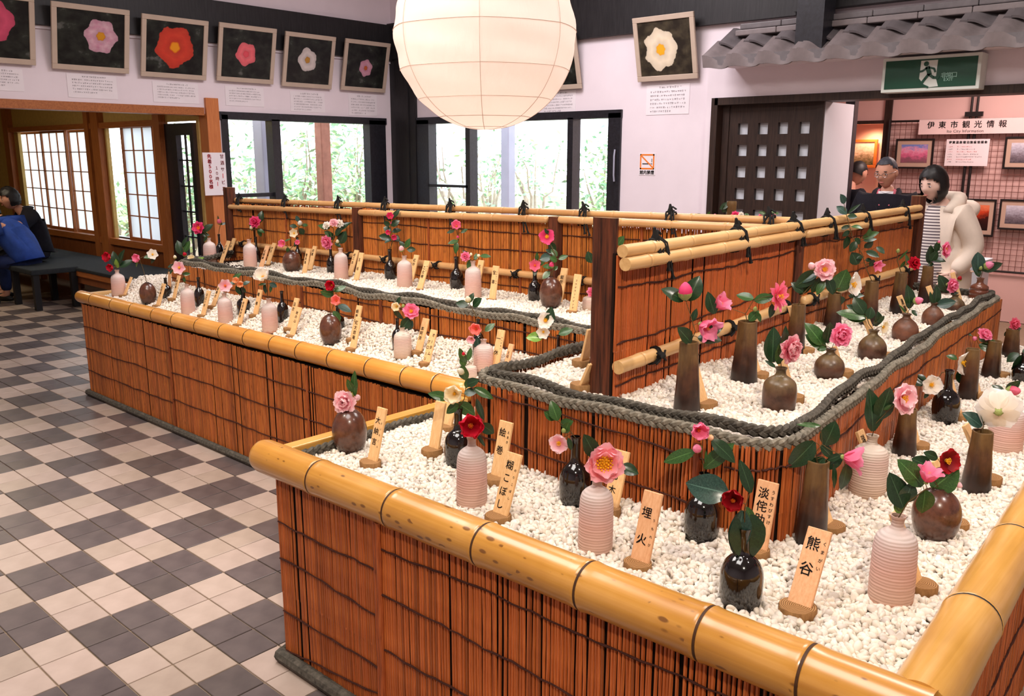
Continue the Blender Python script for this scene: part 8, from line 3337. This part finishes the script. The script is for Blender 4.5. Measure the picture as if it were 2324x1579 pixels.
for sx in (-1, 1):
    m = MB()
    m.tube([ch + Vector((sx * .075, .06, .105)) * s, ch + Vector((sx * .085, -.02, .085)) * s, ch + Vector((sx * .072, -.10, .04)) * s, ch + Vector((sx * .042, -.145, -.05)) * s], [.020 * s, .026 * s, .024 * s, .008 * s], 7)
    part('collar', mesh_from(m, 'collar', 'cloth_black'), t)
    m = MB()
    m.tube([ch + Vector((sx * .055, -.02, .105)) * s, ch + Vector((sx * .056, -.085, .065)) * s, ch + Vector((sx * .034, -.135, -.01)) * s], [.014 * s, .018 * s, .006 * s], 6)
    part('collar_lining', mesh_from(m, 'collar_lining', 'cloth_pink'), t)

# woman in a cream quilted coat, in profile, looking down
p = EYE + ray(2122, 430) * 5.75
foot = Vector((p.x, p.y, 0)) + CRh * .10
bent = dict(STAND)
bent.update(chest=(0, -.03, 1.27), neck=(0, -.07, 1.41), headbase=(0, -.115, 1.475), ls=(.165, -.03, 1.36), rs=(-.165, -.03, 1.36), le=(.23, .06, 1.10), lw=(.20, -.10, .92), re=(-.23, .06, 1.10), rw=(-.20, -.12, .92))
t, J, T, s = figure('person', 'woman with black bob in a cream hooded coat and striped top, beside the fence end', foot, heading(-CRh * .9 - CFh * .30), 1.56, bent, 'cloth_cream', 'cloth_trouser', 'skin_pale', female=True, head_turn=(16, 0, 8), build=1.16)
part('hair', cap_mesh(lambda x, y, z: (.17 if (z > .36 and y > -.86) or (y > -.52 and z > -.96) else 0), (1.06, 1.02, 1.05), T, s, 'hair_black', seed=2), t)
# coat skirt, quilting, hood, striped top
m = MB()
prof = [(.0, .50), (.235, .50), (.245, .56), (.222, .60), (.24, .66), (.242, .74), (.215, .78), (.232, .84), (.228, .92), (.205, .955), (.22, 1.0), (.215, 1.08), (.19, 1.12), (.205, 1.16), (.20, 1.24), (.16, 1.31), (.09, 1.36)]
m.lathe([(a * s * .86, h * s) for a, h in prof], 26, origin=(0, .005, 0), wob=lambda a, h: .10 * math.cos(2 * a) + .012 * math.sin(9 * a))
co = m.build('coat', 'cloth_cream', t, sharp=0)
m = MB()
hp = J['neck']
m.tube([hp + Vector((-.13, -.06, -.05)) * s, hp + Vector((-.12, .03, .01)) * s, hp + Vector((-.05, .11, .03)) * s, hp + Vector((.05, .11, .03)) * s, hp + Vector((.12, .03, .01)) * s, hp + Vector((.13, -.06, -.05)) * s], [.035 * s, .05 * s, .06 * s, .06 * s, .05 * s, .035 * s], 10)
ellip(m, hp + Vector((0, .20, -.06)) * s, (.12 * s, .13 * s, .075 * s), 14, 0, Matrix.Rotation(.45, 3, 'X'), 10)
part('hood', mesh_from(m, 'hood', 'cloth_cream', sharp=0), t)
m = MB()
m.lathe([(.06 * s, 1.40 * s), (.085 * s, 1.34 * s), (.115 * s, 1.24 * s), (.125 * s, 1.08 * s), (.13 * s, .90 * s), (.135 * s, .78 * s)][::-1], 20, origin=(0, -.095 * s, 0))
part('striped_top', mesh_from(m, 'striped_top', 'striped_knit', sharp=0), t)

# man in profile behind the door pocket
p = EYE + ray(1921, 408) * 7.75
foot = Vector((p.x, p.y, 0)) - CRh * .02
t, J, T, s = figure('person', 'dark-haired man in black seen in profile beside the white door pocket', foot, heading(CRh * .85 + CFh * .45), 1.60, bent, 'cloth_black', 'cloth_trouser', head_turn=(26, 0, 0))
part('hair', cap_mesh(lambda x, y, z: (.07 if (z > .45 and y > -.75) or (y > .0 and z > -.35) else 0), (1, 1, 1), T, s, 'hair_black', seed=3), t)

# two visitors seated in the annex
SIT = dict(pelvis=(0, .02, .50), waist=(0, .05, .66), chest=(0, -.02, .88), neck=(0, -.09, 1.02), headbase=(0, -.14, 1.085), ls=(.165, -.04, .97), le=(.24, -.16, .74), lw=(.10, -.36, .68), rs=(-.165, -.04, .97), re=(-.235, -.17, .74), rw=(-.10, -.36, .68),
           lh=(.09, 0, .50), lk=(.11, -.42, .50), la=(.11, -.40, .09), lt=(.11, -.54, .04), rh=(-.09, 0, .50), rk=(-.11, -.42, .50), ra=(-.11, -.40, .09), rt=(-.11, -.54, .04))
p = on_z(80, 592, .40)
eat = dict(SIT)
eat.update(chest=(0, -.06, .84), neck=(0, -.15, .97), headbase=(0, -.21, 1.02), ls=(.165, -.09, .92), rs=(-.165, -.09, .92), le=(.20, -.26, .74), lw=(.05, -.38, .93), palm_l=(0, 1, .2))
t, J, T, s = figure('person', 'person in black with tousled dark hair, hand at the mouth, seated on the bench', (p.x - .05, max(p.y, 3.78), 0), heading(-CRh * .75 - CFh * .65), 1.72, eat, 'cloth_black', 'cloth_trouser', 'skin', head_turn=(10, 0, 0), build=1.15)
part('hair', cap_mesh(lambda x, y, z: (.16 if (z > .35 and y > -.85) or (y > -.30 and z > -.62) else 0), (1.04, 1.03, 1.03), T, s, 'hair_black', .02, seed=4), t)
q = on_z(70, 640, .43)
lean_ = dict(SIT)
lean_.update(waist=(0, -.02, .68), chest=(0, -.16, .82), neck=(0, -.28, .90), headbase=(0, -.34, .985), ls=(.17, -.20, .92), rs=(-.17, -.20, .92), le=(.22, -.36, .72), re=(-.22, -.36, .72), lw=(.10, -.55, .74), rw=(-.10, -.55, .74))
t, J, T, s = figure('person', 'person in a blue jacket bending forward on the dark stool, back to the hall', (s0.x - .58, s0.y - .02, -.02), heading(-CRh * 1.0 + CFh * .12), 1.62, lean_, 'cloth_blue', 'cloth_navy', 'skin', head_turn=(20, 0, 0), build=1.25)
part('hair', cap_mesh(lambda x, y, z: (.08 if (z > .4 and y > -.75) or (y > -.1 and z > -.4) else 0), (1, 1, 1), T, s, 'hair_black', seed=5), t)
